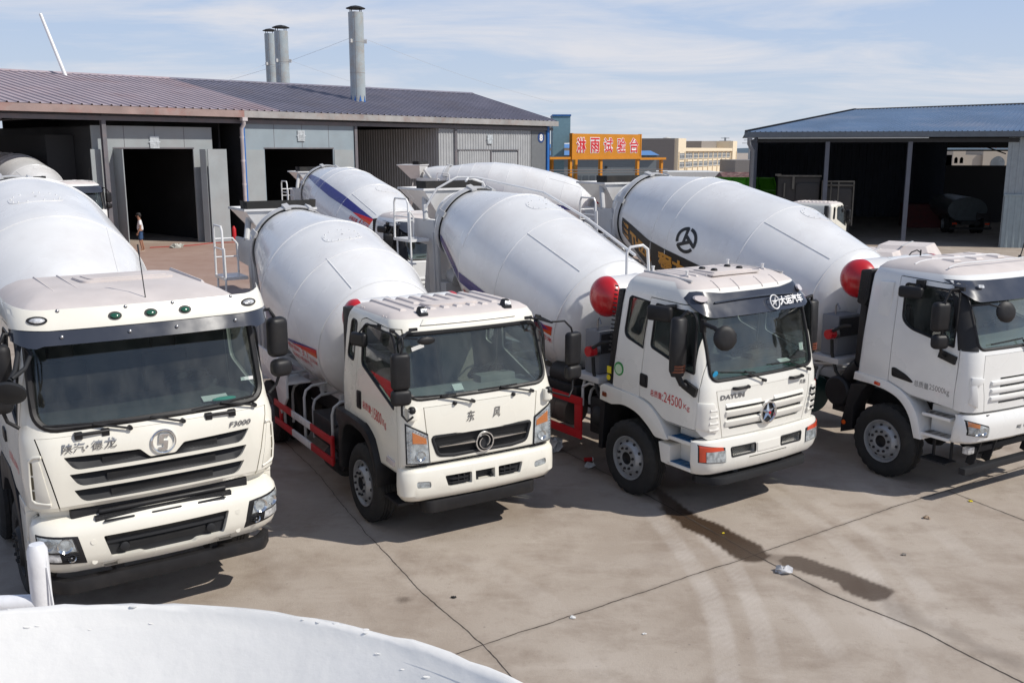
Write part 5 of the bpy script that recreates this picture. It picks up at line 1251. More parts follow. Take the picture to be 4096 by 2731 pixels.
# ------------------------------------------------------------------ tall cab with a starred badge
def cab_b(root):
    cab = Cab([(1.07, 1.13, -0.05, 0.05, 0.20, 0.25, -1.92), (1.45, 1.14, -0.03, 0.05, 0.20, 0.25, -1.86), (1.72, 1.14, -0.05, 0.05, 0.20, 0.24, -1.84), (1.80, 1.135, -0.075, 0.05, 0.2, 0.23, -1.83), (2.20, 1.12, -0.17, 0.05, 0.20, 0.20, -1.78),
               (2.62, 1.095, -0.29, 0.05, 0.20, 0.22, -1.73), (2.82, 1.075, -0.35, 0.05, 0.22, 0.26, -1.70), (2.93, 1.03, -0.42, 0.05, 0.24, 0.28, -1.67), (3.00, 0.96, -0.53, 0.05, 0.24, 0.28, -1.63), (3.04, 0.87, -0.68, 0.05, 0.22, 0.26, -1.59), (3.06, 0.72, -0.90, 0.05, 0.2, 0.24, -1.52)], 0.10)
    ws = rpoly([(-0.955, 1.825), (0.955, 1.825), (0.955, 2.70), (-0.955, 2.70)], [0.12, 0.12, 0.06, 0.06], 6)
    ws = [(y, z-0.03*(1-(y/0.96)**2) if z < 2.1 else z) for y, z in ws]
    dw = rpoly([(-1.065, 2.13), (-0.37, 1.93), (-0.265, 1.92), (-0.285, 2.60), (-0.34, 2.665), (-1.02, 2.705)], [0.05, 0.05, 0.02, 0.06, 0.04, 0.03], 4)
    qw = rpoly([(-1.595, 2.20), (-1.215, 2.085), (-1.145, 2.715), (-1.535, 2.745)], [0.1, 0, 0, 0.06], 4)
    door = rpoly([(-0.215, 1.195), (-0.19, 1.60), (-0.20, 2.62), (-0.33, 2.745), (-1.13, 2.775), (-1.245, 1.425), (-1.04, 1.39), (-0.80, 1.225), (-0.73, 1.205)], [0, 0.1, 0.1, 0.08, 0.02, 0, 0.1, 0.05, 0], 4)
    hood = [(-0.885, 1.69), (0.885, 1.69), (0.86, 1.5), (0.765, 1.078), (-0.765, 1.078), (-0.86, 1.5)]
    under = [(0.5, 1.072), (-0.12, 1.072), (-0.20, 1.185), (-0.73, 1.195), (-0.80, 1.215), (-1.04, 1.38), (-1.245, 1.415), (-1.84, 1.462), (-2.4, 1.47), (-2.4, 0.5), (0.5, 0.5)]
    slots = [[(-0.78, 1.462), (0.70, 1.462), (0.70, 1.432), (-0.78, 1.432)], [(-0.76, 1.332), (0.665, 1.332), (0.665, 1.298), (-0.76, 1.298)], [(-0.72, 1.198), (0.64, 1.198), (0.60, 1.172), (-0.68, 1.172)]]
    slots = [[(-0.74, 1.462), (0.74, 1.462), (0.74, 1.428), (-0.74, 1.428)], [(-0.71, 1.335), (0.71, 1.335), (0.71, 1.298), (-0.71, 1.298)], [(-0.68, 1.200), (0.68, 1.200), (0.64, 1.170), (-0.64, 1.170)]]
    body, dR, dL, hd = cab_cut(root, cab, CREAM2, DUSTY, ws, [dw, qw], door, hood, under, slots, roofz=2.95)
    side_panes(lambda i, sg: (dR if sg < 0 else dL) if i == 0 else body, cab, [dw, qw])
    g = link('windshield', cab.glass(fat(ws, 0.02)), GLASS, root, 60)
    sl = MB(); cab.front_tube(sl, ws, 0.022, 0.0); sl.build('windshield_seal', BLACK, g)
    st = MB(); st.box((cab.fx(0.82, 2.06, -0.03), 0.82, 2.06), (0.004, 0.075, 0.10), Matrix.Rotation(R(-13), 3, 'Y')); st.box((-0.25, 0.60, 1.85), (0.19, 0.21, 0.006), Matrix.Rotation(R(28), 3, 'Y')); st.build('windshield_sticker', PAPER, g, 0)
    st = MB(); st.lathe([(0, 0.045), (0.003, 0.045)], (cab.fx(-0.86, 1.90, -0.012), -0.86, 1.90), (1, 0, -0.25), 20); st.build('windshield_sticker', mat('cyan_sticker', (0.02, 0.35, 0.65), 0.4), g, 0)
    st = MB(); st.box((-0.24, 0.60, 1.825), (0.12, 0.2, 0.006), Matrix.Rotation(R(28), 3, 'Y')); st.build('windshield_sticker', TEAL, g, 0)
    gm = MB(); slab_patch(cab, gm, (-0.94, 1.90), (0.94, 1.90), (0.94, 1.80), (-0.94, 1.80), -0.05, -0.045); gm.build('tint_strip', mat('green_tint', (0.01, 0.07, 0.055), 0.3), g, 0)
    # brow crease, roof ribs, hatch, posts
    rb = MB()
    for i, (y, xa, xb) in enumerate([(-0.72, -1.45, -0.80), (-0.60, -1.5, -0.78), (-0.45, -1.5, -0.74), (-0.15, -1.5, -1.22), (0.15, -1.5, -1.22), (0.45, -1.5, -0.74), (0.60, -1.5, -0.78), (0.72, -1.45, -0.8)]):
        rb.loft([[(xa, y-0.025, 3.045), (xb, y-0.025, 3.045), (xb, y+0.025, 3.045), (xa, y+0.025, 3.045)], [(xa+0.02, y-0.01, 3.068), (xb-0.02, y-0.01, 3.068), (xb-0.02, y+0.01, 3.068), (xa+0.02, y+0.01, 3.068)]])
    rb.xy(rpoly([(-1.18, -0.40), (-0.66, -0.46), (-0.66, 0.46), (-1.18, 0.40)], 0.05, 3), 3.05, 3.075); rb.xy(rpoly([(-1.14, -0.34), (-0.72, -0.38), (-0.72, 0.38), (-1.14, 0.34)], 0.05, 3), 3.07, 3.095)
    rb.build('roof_rib', DUSTY, body, 30, 0.006)
    for x, y in ((-1.06, -0.24), (-0.84, -0.24), (-1.06, 0.24), (-0.84, 0.24)):
        v = MB(); v.lathe([(0, 0.045), (0.02, 0.045), (0.035, 0.03), (0.037, 0.002)], (x, y, 3.09), (0, 0, 1), 16); v.build('roof_vent', BLACK, body, 40)
    for sg in (-1, 1):
        r = MB(); r.tube([(-1.58, sg*0.80, 3.055), (-1.1, sg*0.845, 3.05), (-0.62, sg*0.86, 3.02)], 0.016, 6); r.build('roof_gutter', GALV, body, 40)
        for x in (-1.50, -0.86):
            r = MB(); r.cyl((x, sg*0.72, 3.04), (x, sg*0.72, 3.12), 0.018, None, 10); r.cyl((x, sg*0.72, 3.11), (x, sg*0.72, 3.125), 0.024, None, 10); r.build('roof_post', WHITE, body, 40)
        for y, x in ((0.22, -0.6), (0.55, -0.58)):
            r = MB(); n = 6; r.tube([(cab.fx(sg*y, 2.90+0.11*i/n, 0.001)-0.0, sg*y, 2.90+0.11*i/n) for i in range(n+1)], 0.010, 6); r.build('roof_rib', DUSTY, body, 40)
    # visor
    v = visor_band(cab, lambda y: 2.875+0.055*max(0, y-0.55)/0.5-0.10*max(0, (y-0.93)/0.13)**2, lambda y: 2.60+0.17*(1-sqrt(max(0, 1-(max(0, y-0.80)/0.27)**2))), 1.06, 0.02, 0.10)
    v = v.build('sun_visor', VISOR, root, 50)
    w = MB(); w.tube([(cab.fx(y, 2.80-0.03*(y/0.8)**2, 0.053), y, 2.80-0.03*(y/0.8)**2) for y in np.linspace(-0.75, 0.75, 24)], 0.012, 6); w.build('visor_crease', VISOR, v, 40)
    for sg in (-1, 1):
        q = MB(); cab.front_patch(q, oval(sg*0.93, 2.835, 0.075, 0.037), 0.035, 0.035); q.build('marker_lamp', mat('clear_marker', (0.62, 0.56, 0.55), 0.2, coat=0.7), v, 40)
    t = MB(); y0 = 0.36
    letters(t, '大运汽车', lambda u, vv: (cab.fx(y0+u, 2.66+vv, 0.112-0.17*vv), y0+u, 2.66+vv), 0.50, 0.115, 0.03)
    x = lambda y, z: cab.fx(y, z, 0.122-0.17*(z-2.66))
    ring = [(x(0.25+0.085*cos(a), 2.715+0.085*sin(a)), 0.25+0.085*cos(a), 2.715+0.085*sin(a)) for a in np.linspace(0, 2*pi, 28, endpoint=False)]
    t.tube(ring, 0.009, 6, closed=True); star(t, (0.25, 2.715), 0.078, x(0.25, 2.715), x(0.25, 2.715)+0.01)
    t.build('lettering', WHITETXT, v, 0)
    # grille backing, bars, badge, writing
    bk = MB(); bk.bb(-0.16, -0.15, -0.80, 0.80, 1.14, 1.49); bk.build('grille_backing', BLACK, hd)
    for z in (1.445, 1.316, 1.185): mesh_fill(hd, [(-0.74, z-0.02), (0.74, z-0.02), (0.74, z+0.02), (-0.74, z+0.02)], cab.fx(0.4, z, -0.03), 'grille_mesh', 0.03, 0.006)
    lv = MB()
    for z0, z1 in ((1.345, 1.415), (1.215, 1.283)):
        for a, b in ((-0.74, -0.12), (0.12, 0.74)):
            rings = []
            for i in range(9):
                y = a+(b-a)*i/8; rings.append([(cab.fx(y, z0, -0.02), y, z0-0.01), (cab.fx(y, z0, 0.012), y, z0), (cab.fx(y, z1, 0.028), y, z1), (cab.fx(y, z1, -0.02), y, z1+0.012)])
            lv.loft(rings)
    for a, b in ((-0.74, -0.12), (0.12, 0.74)):
        lv.loft([[(cab.fx(y, 1.47, -0.02), y, 1.465), (cab.fx(y, 1.47, 0.024), y, 1.47), (cab.fx(y, 1.50, 0.0), y, 1.515), (cab.fx(y, 1.5, -0.02), y, 1.515)] for y in np.linspace(a, b, 9)])
    lv.build('grille_bar', CREAM2, hd, 30, 0.006)
    e = MB(); xc = cab.fx(0, 1.31, 0.02); e.lathe([(-0.04, 0.150), (0.0, 0.155), (0.02, 0.150), (0.022, 0.130), (0.005, 0.122)], (xc, 0.0, 1.31), (1, 0, 0), 40, 0, False, False); star(e, (0, 1.31), 0.135, xc-0.004, xc+0.035); em = e.build('emblem', CHROME, hd, 25)
    e = MB(); e.lathe([(0, 0.128), (0.004, 0.128)], (xc-0.012, 0, 1.31), (1, 0, 0), 32); e.build('emblem_disc', DARKGREY, em)
    e = MB(); e.ball((xc+0.034, 0, 1.31), 0.012, 0.022, 0.022, 10); e.build('emblem_centre', RED, em)
    front_writing(cab, hd, [('DAYUN', -0.83, 1.575, 0.40, 0.06, 0.03, 0.1)], STEEL); front_writing(cab, hd, [('风', 0.66, 1.585, 0.06, 0.055, 0.02, 0.1), ('驰', 0.73, 1.585, 0.06, 0.055, 0.02, 0.1)], STEEL)
    for y in (-0.49, 0.57):
        h = MB(); z = 1.70; h.tube([(cab.fx(y-0.13, z, 0.005), y-0.13, z), (cab.fx(y-0.1, z, 0.05), y-0.10, z+0.005), (cab.fx(y+0.1, z, 0.05), y+0.10, z+0.005), (cab.fx(y+0.13, z, 0.005), y+0.13, z)], 0.022, 8); h.build('grab_handle', BLACK, body, 50)
    wiper(root, cab, (-0.08, 1.745), (-0.42, 1.90), -0.80, -0.22, (1.925, 1.86)); wiper(root, cab, (0.86, 1.765), (0.45, 1.915), 0.10, 0.66, (1.92, 1.905))
    # flank louvres
    for sg in (-1, 1):
        q = MB(); P = [(-0.18, 1.56), (-0.06, 1.545), (-0.075, 1.17), (-0.19, 1.22)]
        slab_patch(cab, q, (sg*1.12, 1.56), (sg*0.93, 1.545), (sg*0.86, 1.16), (sg*1.12, 1.22), -0.01, 0.025); pn = q.build('corner_louvre', CREAM2, body, 30, 0.01)
        k = MB()
        for i in range(4):
            z = 1.49-0.085*i; k.loft([[(cab.fx(y, z, 0.022), sg*y, z), (cab.fx(y, z, 0.036), sg*y, z-0.035), (cab.fx(y, z-0.04, 0.022), sg*y, z-0.055)] for y in (0.90-0.03*i/2, 1.0)])
        k.build('louvre_blade', CREAM2, pn, 20)
        k = MB()
        for i in range(4):
            z = 1.475-0.085*i; slab_patch(cab, k, (sg*1.02, z+0.03), (sg*0.905-0.0, z+0.03), (sg*0.90, z-0.03), (sg*1.02, z-0.03), 0.0, 0.027 if sg > 0 else 0.0)
        if sg > 0: k.build('louvre_gap', BLACK, pn, 0)
        # big mirror, round mirror, kerb mirror
        m = MB(); cx, cy = -0.42, 1.26
        rings = []
        for z, a, b in ((2.63, 0.05, 0.09), (2.60, 0.09, 0.115), (2.2, 0.10, 0.125), (1.96, 0.10, 0.12), (1.88, 0.07, 0.09)):
            rings.append([(cx+a*cos(t)*0.9-(0.03 if cos(t) < 0 else 0)*0+(2.6-z)*0.0, sg*(cy+b*sin(t)), z) for t in np.linspace(0, 2*pi, 20, endpoint=False)])
        m.loft(rings); m.tube([(-0.40, sg*1.08, 2.66), (-0.36, sg*1.18, 2.70), (cx, sg*cy, 2.60)], 0.022, 8); m.tube([(cx, sg*cy, 1.90), (-0.38, sg*1.22, 1.78), (-0.34, sg*1.15, 1.74)], 0.04, 8); m.box((-0.30, sg*1.15, 1.73), (0.24, 0.04, 0.12), Matrix.Rotation(R(20), 3, 'Y'))
        mm = m.build('mirror', BLACK, root, 50)
        m = MB()
        for z in (2.02, 1.985, 1.95): m.lathe([(-0.012, 0.10), (0.012, 0.10)], (cx+0.004, sg*(cy+0.012), z), (0, 0, 1), 24)
        mi = m.build('mirror_indicator', mat('dark_amber', (0.16, 0.035, 0.012), 0.2, coat=0.6), mm, 40)
        m = MB(); m.tube([(-0.64, sg*1.095, 2.72), (-0.72, sg*1.19, 2.71), (-0.80, sg*1.24, 2.66)], 0.03, 8); mirror_head(m, (-0.80, sg*1.23, 2.62), (0.36, 0.10, 0.20), -sg*0.25); m.build('kerb_mirror', BLACK, dR if sg < 0 else dL, 50)
        h = MB(); h.xz(rpoly([(-1.24, 1.58), (-1.09, 1.565), (-1.085, 1.74), (-1.235, 1.755)], 0.03, 3), sg*1.13, sg*1.152); h.xz(rpoly([(-1.21, 1.60), (-1.12, 1.595), (-1.115, 1.72), (-1.205, 1.73)], 0.02, 3), sg*1.13, sg*1.165); h.build('handle', BLACK, dR if sg < 0 else dL, 30, 0.006)
        side_writing(cab, dR if sg < 0 else dL, sg, [('总质量', -1.03, 1.485, 0.22, 0.09, 0.006, 0.08), (':24500', -0.80, 1.455, 0.36, 0.135, 0.0, 0.08), ('Kg', -0.41, 1.42, 0.11, 0.09, 0, 0.08)], REDTXT, -1.2)
    f = MB(); f.box((-0.20, -1.06, 2.53), (0.06, 0.05, 0.16)); f.tube([(-0.18, -1.06, 2.56), (-0.02, -1.05, 2.53), (0.10, -1.0, 2.44)], 0.03, 8); f.lathe([(-0.045, 0.10), (-0.03, 0.145), (0.0, 0.155), (0.02, 0.14), (0.03, 0.08), (0.033, 0.003)], (0.10, -0.985, 2.415), (0.9, -0.35, 0.15), 28); f.build('front_mirror', BLACK, root, 50)
    d = MB(); d.lathe([(0, 0.095), (0.003, 0.095)], (-1.67, -cab.sy(1.73)-0.001, 1.725), (0, -1, 0), 32); s_ = d.build('round_sticker', GREENST, body, 0)
    d = MB(); d.lathe([(0, 0.07), (0.002, 0.07)], (-1.67, -cab.sy(1.73)-0.005, 1.72), (0, -1, 0), 28); letters(d, 'JIIV', lambda u, v: (-1.725+u, -cab.sy(1.73)-0.009, 1.69+v), 0.11, 0.06, 0.02, 0, 0.15); d.build('sticker_mark', mat('sticker_pale', (0.55, 0.7, 0.5), 0.4), s_, 0)
    bs = MB(); bs.loft([[(-1.87, -1.10, 1.47), (-1.97, -1.10, 1.47), (-1.97, -1.00, 1.47), (-1.87, -1.0, 1.47)], [(-1.70, -1.06, 2.81), (-1.80, -1.06, 2.81), (-1.80, -0.96, 2.81), (-1.70, -0.96, 2.81)]])
    bs = bs.build('air_intake', BLACK, root, 40, 0.012)
    k = MB()
    for i in range(16): k.box((-1.905+0.0075*i*1.0, -1.105, 1.95+0.06*i), (0.06, 0.012, 0.02))
    k.build('intake_louvre', CHASSIS, bs, 0)
    k = MB(); k.box((-1.915, -1.107, 1.66), (0.085, 0.006, 0.10)); k.lathe([(0, 0.04), (0.004, 0.04)], (-1.925, -1.105, 1.55), (0, -1, 0), 20); k.build('yellow_sticker', YELLOW, bs, 0)
    # bumper
    bp = Cab([(0.62, 1.11, -0.03, 0.05, 0.20, 0.26, -0.26), (0.68, 1.14, 0.01, 0.05, 0.20, 0.26, -0.26), (0.78, 1.165, 0.03, 0.05, 0.20, 0.26, -0.26), (1.0, 1.165, 0.02, 0.05, 0.20, 0.26, -0.26), (1.05, 1.155, 0.005, 0.05, 0.2, 0.26, -0.26), (1.065, 1.135, -0.04, 0.05, 0.18, 0.24, -0.26)], 0.03)
    vl = rpoly([(-0.675, 0.945), (-0.245, 0.945), (-0.245, 0.832), (-0.655, 0.825)], 0.02, 3)
    cs = [MB().yz(vl, -0.06, 0.3), MB().yz(mirp(vl), -0.06, 0.3), MB().yz([(-0.36, 0.785), (0.36, 0.785), (0.36, 0.765), (-0.36, 0.765)], -0.1, 0.3), MB().yz([(-0.66, 0.50), (0.66, 0.50), (0.58, 0.685), (-0.58, 0.685)], -0.8, 0.3)]
    b = link('bumper', cut_all(bp.solid().mesh(), cs), CREAM2, root, 35)
    for sg in (-1, 1):
        p = vl if sg < 0 else mirp(vl)
        fr = MB(); fr.tube([(bp.fx(y, z, -0.004), y, z) for y, z in p], 0.014, 6, closed=True); v_ = fr.build('bumper_vent', DARKGREY, b, 40)
        mesh_fill(v_, p, -0.03, 'grille_mesh', 0.035, 0.007)
        q = MB(); slab_patch(bp, q, (sg*1.135, 1.03), (sg*0.775, 0.965), (sg*0.765, 0.77), (sg*1.135, 0.80), -0.02, 0.006); hl = q.build('headlight', DARKGREY, b, 30, 0.004)
        q = MB(); slab_patch(bp, q, (sg*1.128, 1.02), (sg*0.82, 0.975), (sg*0.80, 0.93), (sg*1.128, 0.945), 0.0, 0.014); slab_patch(bp, q, (sg*1.128, 0.945), (sg*1.07, 0.942), (sg*1.065, 0.81), (sg*1.128, 0.81), 0.0, 0.014); q.build('indicator', LENSRED, hl, 30)
        q = MB(); slab_patch(bp, q, (sg*1.06, 0.938), (sg*0.785, 0.93), (sg*0.775, 0.78), (sg*1.06, 0.805), 0.0, 0.012); q.build('reflector', REFLECT, hl, 30)
        q = MB(); slab_patch(bp, q, (sg*1.062, 0.94), (sg*0.78, 0.935), (sg*0.772, 0.775), (sg*1.062, 0.80), 0.020, 0.026); q.build('lens', CLEAR, hl, 30)
    q = MB(); slab_patch(bp, q, (-0.215, 0.945), (0.215, 0.945), (0.215, 0.825), (-0.215, 0.825), -0.01, 0.008); q.build('plate_panel', CREAM2, b, 30, 0.004)
    u = MB(); u.xy(rpoly([(-0.30, -1.0), (-0.02, -0.86), (0.0, 0), (-0.02, 0.86), (-0.30, 1.0), (-0.40, 0.95), (-0.18, 0.8), (-0.18, -0.8), (-0.40, -0.95)], [0.02, 0.15, 0.2, 0.15, 0.02, 0.02, 0.1, 0.1, 0.02], 5), 0.46, 0.555); u.bb(-0.35, -0.10, -0.5, -0.42, 0.5, 0.7); u.bb(-0.35, -0.1, 0.42, 0.5, 0.5, 0.7); u.build('underrun_bar', DARKGREY, root, 35, 0.012)
    bl = MB(); bl.bb(-0.75, -0.10, -0.86, 0.86, 0.72, 1.12); bl.build('radiator_block', BLACK, root, 35, 0.02)
    interior(root, cab, -1.75, 1.48, 1.80, -0.72, DARKIN, GREYIN, 0.5)
    fo = rpoly([(-2.04, 1.22), (-2.04, 1.42), (-1.97, 1.46), (-1.25, 1.42), (-1.01, 1.36), (-0.80, 1.19), (-0.66, 0.97), (-0.70, 0.955), (-0.905, 0.95), (-1.03, 1.06), (-1.26, 1.205), (-1.55, 1.25), (-1.79, 1.20)], [0, 0.02, 0.02, 0.15, 0.12, 0.15, 0.02, 0.0, 0.05, 0.15, 0.15, 0.1, 0], 4)
    fender_pair(root, fo, 0.86, 1.165, CREAM2, 0.018)
    for sg in (-1, 1):
        k = MB(); k.xz(rpoly([(-1.97, 1.29), (-1.89, 1.28), (-1.89, 1.345), (-1.97, 1.355)], 0.015, 3), sg*1.15, sg*1.185); k.build('side_marker', mat('dark_amber', (0.16, 0.035, 0.012), 0.2, coat=0.6), root, 30, 0.006)
        k = MB(); k.xz([(-2.05, 1.2), (-1.95, 1.2), (-2.0, 0.5), (-2.08, 0.5)], sg*0.86, sg*1.14); k.build('mud_flap', BLACK, root, 30)
    step_box(root, 1.15, -0.64, -0.25, (1.03, 0.685), 0.63, CREAM2, BLUESTEP, rpoly([(-0.84, 0.91), (-0.62, 0.90), (-0.62, 0.635), (-0.78, 0.645)], 0.02, 3))
    for sg in (-1, 1): wheel(root, -1.42, sg*1.03, 0.52, 'f', [RIM, CHASSIS], sc=1.02)
    return cab
DR3 = [(-0.35, .6), (0, 1.017), (1.52, 1.131), (2.66, 1.139), (4.10, .71), (5, .6)]
def mixer_star():
    t = pose('mixer_truck', 3.35, 12.138, 0.6009, 'white mixer truck with round star badge, white lettering on its visor and red-framed side guard')
    cab_b(t)
    d = Drum(-3.31, 2.04, 17.3, DR3); dm = d.build(t, 4.10, 0.6, (2.15, -4, 0.22, 0.36), (0.15, 1.51, 37))
    s = MB(); d.band(s, [(4.0, 96), (2.68, 101), (1.52, 101), (0.45, 92)], [(4.0, 106), (2.68, 111), (1.45, 113), (0.10, 95.5)]); s.build('stripe', BLUE, dm, 30)
    s = MB(); d.band(s, [(0.62, 99), (0.04, 91)], [(0.62, 100), (0.04, 99)]); s.build('stripe', ORED, dm, 30)
    s = MB(); d.band(s, [(0.34, 99.5), (0.04, 95)], [(0.34, 100), (0.04, 99)], off=0.011); s.build('stripe', ORANGE, dm, 30)
    l = MB(); d.write(l, '购车电话', 2.58, 121, 0.42, 0.10, 0.02); d.write(l, '搅拌容积:4.1立方米', 1.0, 106.5, 0.98, 0.09, 0.012); d.write(l, '运输介质:混凝土', 1.0, 112, 0.7, 0.08, 0.012); l.build('lettering', REDTXT, dm, 0)
    water_tank(t, -2.30, 2.62, 0.285, 0.86, 0.20)
    # water pipe over the drum and hoop at the tank
    w = MB(); P = lambda s_, ph, o: d.P(s_, ph, o)
    w.tube([P(4.6, -70, 0.13), P(4.6, -30, 0.14), P(4.5, 0, 0.15), P(4.3, 12, 0.15)], 0.022, 8)
    w.tube([P(4.6, 75, 0.15), P(4.6, 45, 0.17), P(4.55, 15, 0.18), P(4.4, -8, 0.18), P(2.75, -22, 0.10), P(1.5, -22, 0.08), P(0.1, -20, 0.08)], 0.022, 8)
    w.build('water_pipe', WHITE, t, 50)
    w = MB(); w.tube([(-2.45, -0.36, 2.85), (-2.45, -0.36, 3.20), (-2.43, -0.31, 3.28), (-2.38, -0.12, 3.30), (-2.36, -0.04, 3.24), (-2.36, 0.0, 2.85)], 0.022, 8); w.build('tank_handle', WHITE, t, 50)
    chassis(t, -0.3, -8.4, 1.02, (-1.42, -5.4, -6.75))
    for sg in (-1, 1):
        for x in (-5.4, -6.75): wheel(t, x, sg*0.95, 0.52, 'r', sc=1.02)
    cooler(t, -2.45, -0.70, 1.50)
    for sg in (-1, 1):
        r = MB()
        r.bb(-4.9, -2.46, sg*1.16, sg*1.13, 1.02, 1.14); r.bb(-4.9, -2.46, sg*1.16, sg*1.13, 0.52, 0.64); r.bb(-2.62, -2.46, sg*1.16, sg*1.13, 0.64, 1.02); r.bb(-4.9, -4.75, sg*1.16, sg*1.13, 0.64, 1.02)
        gd = r.build('side_guard', RAILRED, t, 30, 0.006)
        if sg < 0:
            g = MB(); hoop_rail(g, -2.55, -1.06, 1.0, 1.42, -0.5); g.tube([(-2.55, -1.06, 1.28), (-2.4, -1.06, 1.36), (-2.05, -1.0, 1.36)], 0.021, 8); g.build('guard_bracket', GALV, gd, 40)
        m = MB(); m.lathe([(0, 0.22), (0.03, 0.24), (1.0, 0.24), (1.03, 0.22)], (-4.0, sg*0.84, 0.80), (1, 0, 0), 28)
        for x in (-3.7, -3.25): m.lathe([(-0.02, 0.248), (0.02, 0.248)], (x, sg*0.84, 0.80), (1, 0, 0), 28)
        m.build('fuel_tank', mat('dull_tank', (0.14, 0.12, 0.105), 0.45, metal=0.4, noise=0.2), t, 40)
    m = MB(); m.bb(-3.6, -2.75, -1.02, -0.55, 1.08, 1.22); m.lathe([(0, 0.17), (0.65, 0.17)], (-3.5, -0.80, 1.30), (1, 0, 0), 20); m.bb(-2.45, -2.1, -1.0, -0.55, 0.62, 1.15); m.ball((-2.28, -0.88, 0.88), 0.17, 0.22, 0.2, 14); m.build('battery_box', CHASSIS, t, 40, 0.015)
    ladder(t, -8.12, 3.78, 3.05, -0.78)
    return t
def cooler(root, x, y, z):
    """oil cooler box with filler and hoses beside the gearbox"""
    m = MB(); m.bb(x-0.16, x+0.16, y-0.28, y+0.2, z, z+0.62); c = m.build('oil_cooler', BOXGREY, root, 30, 0.012)
    k = MB(); k.bb(x+0.162, x+0.18, y-0.25, y+0.17, z+0.30, z+0.58); k.build('cooler_grid', MESHBLK, c, 0)
    k = MB(); k.cyl((x+0.12, y-0.30, z+0.35), (x+0.12, y-0.46, z+0.35), 0.075, None, 18); k.build('pressure_gauge', RED, c, 40)
    k = MB(); k.cyl((x+0.12, y-0.28, z+0.35), (x+0.12, y-0.34, z+0.35), 0.085, None, 14); k.tube([(x+0.02, y-0.2, z+0.62), (x+0.02, y-0.2, z+0.75), (x+0.05, y-0.2, z+0.80), (x+0.1, y-0.2, z+0.72)], 0.012, 6); k.build('filler_pipe', STEEL, c, 40)
    k = MB(); k.tube([(x+0.12, y-0.36, z+0.26), (x+0.14, y-0.36, z+0.05), (x+0.25, y-0.38, z-0.2), (x+0.45, y-0.40, z-0.38)], 0.026, 8); k.tube([(x+0.13, y-0.42, z+0.38), (x+0.3, y-0.36, z+0.5), (x+0.42, y-0.3, z+0.52)], 0.024, 8); k.build('hydraulic_hose', RUBBER, c, 50)
    k = MB(); k.bb(x-0.25, x+0.3, y-0.4, 0.6, z-0.10, z-0.01); k.build('cooler_shelf', GALV, c, 30, 0.008)
MIX_STAR = mixer_star()
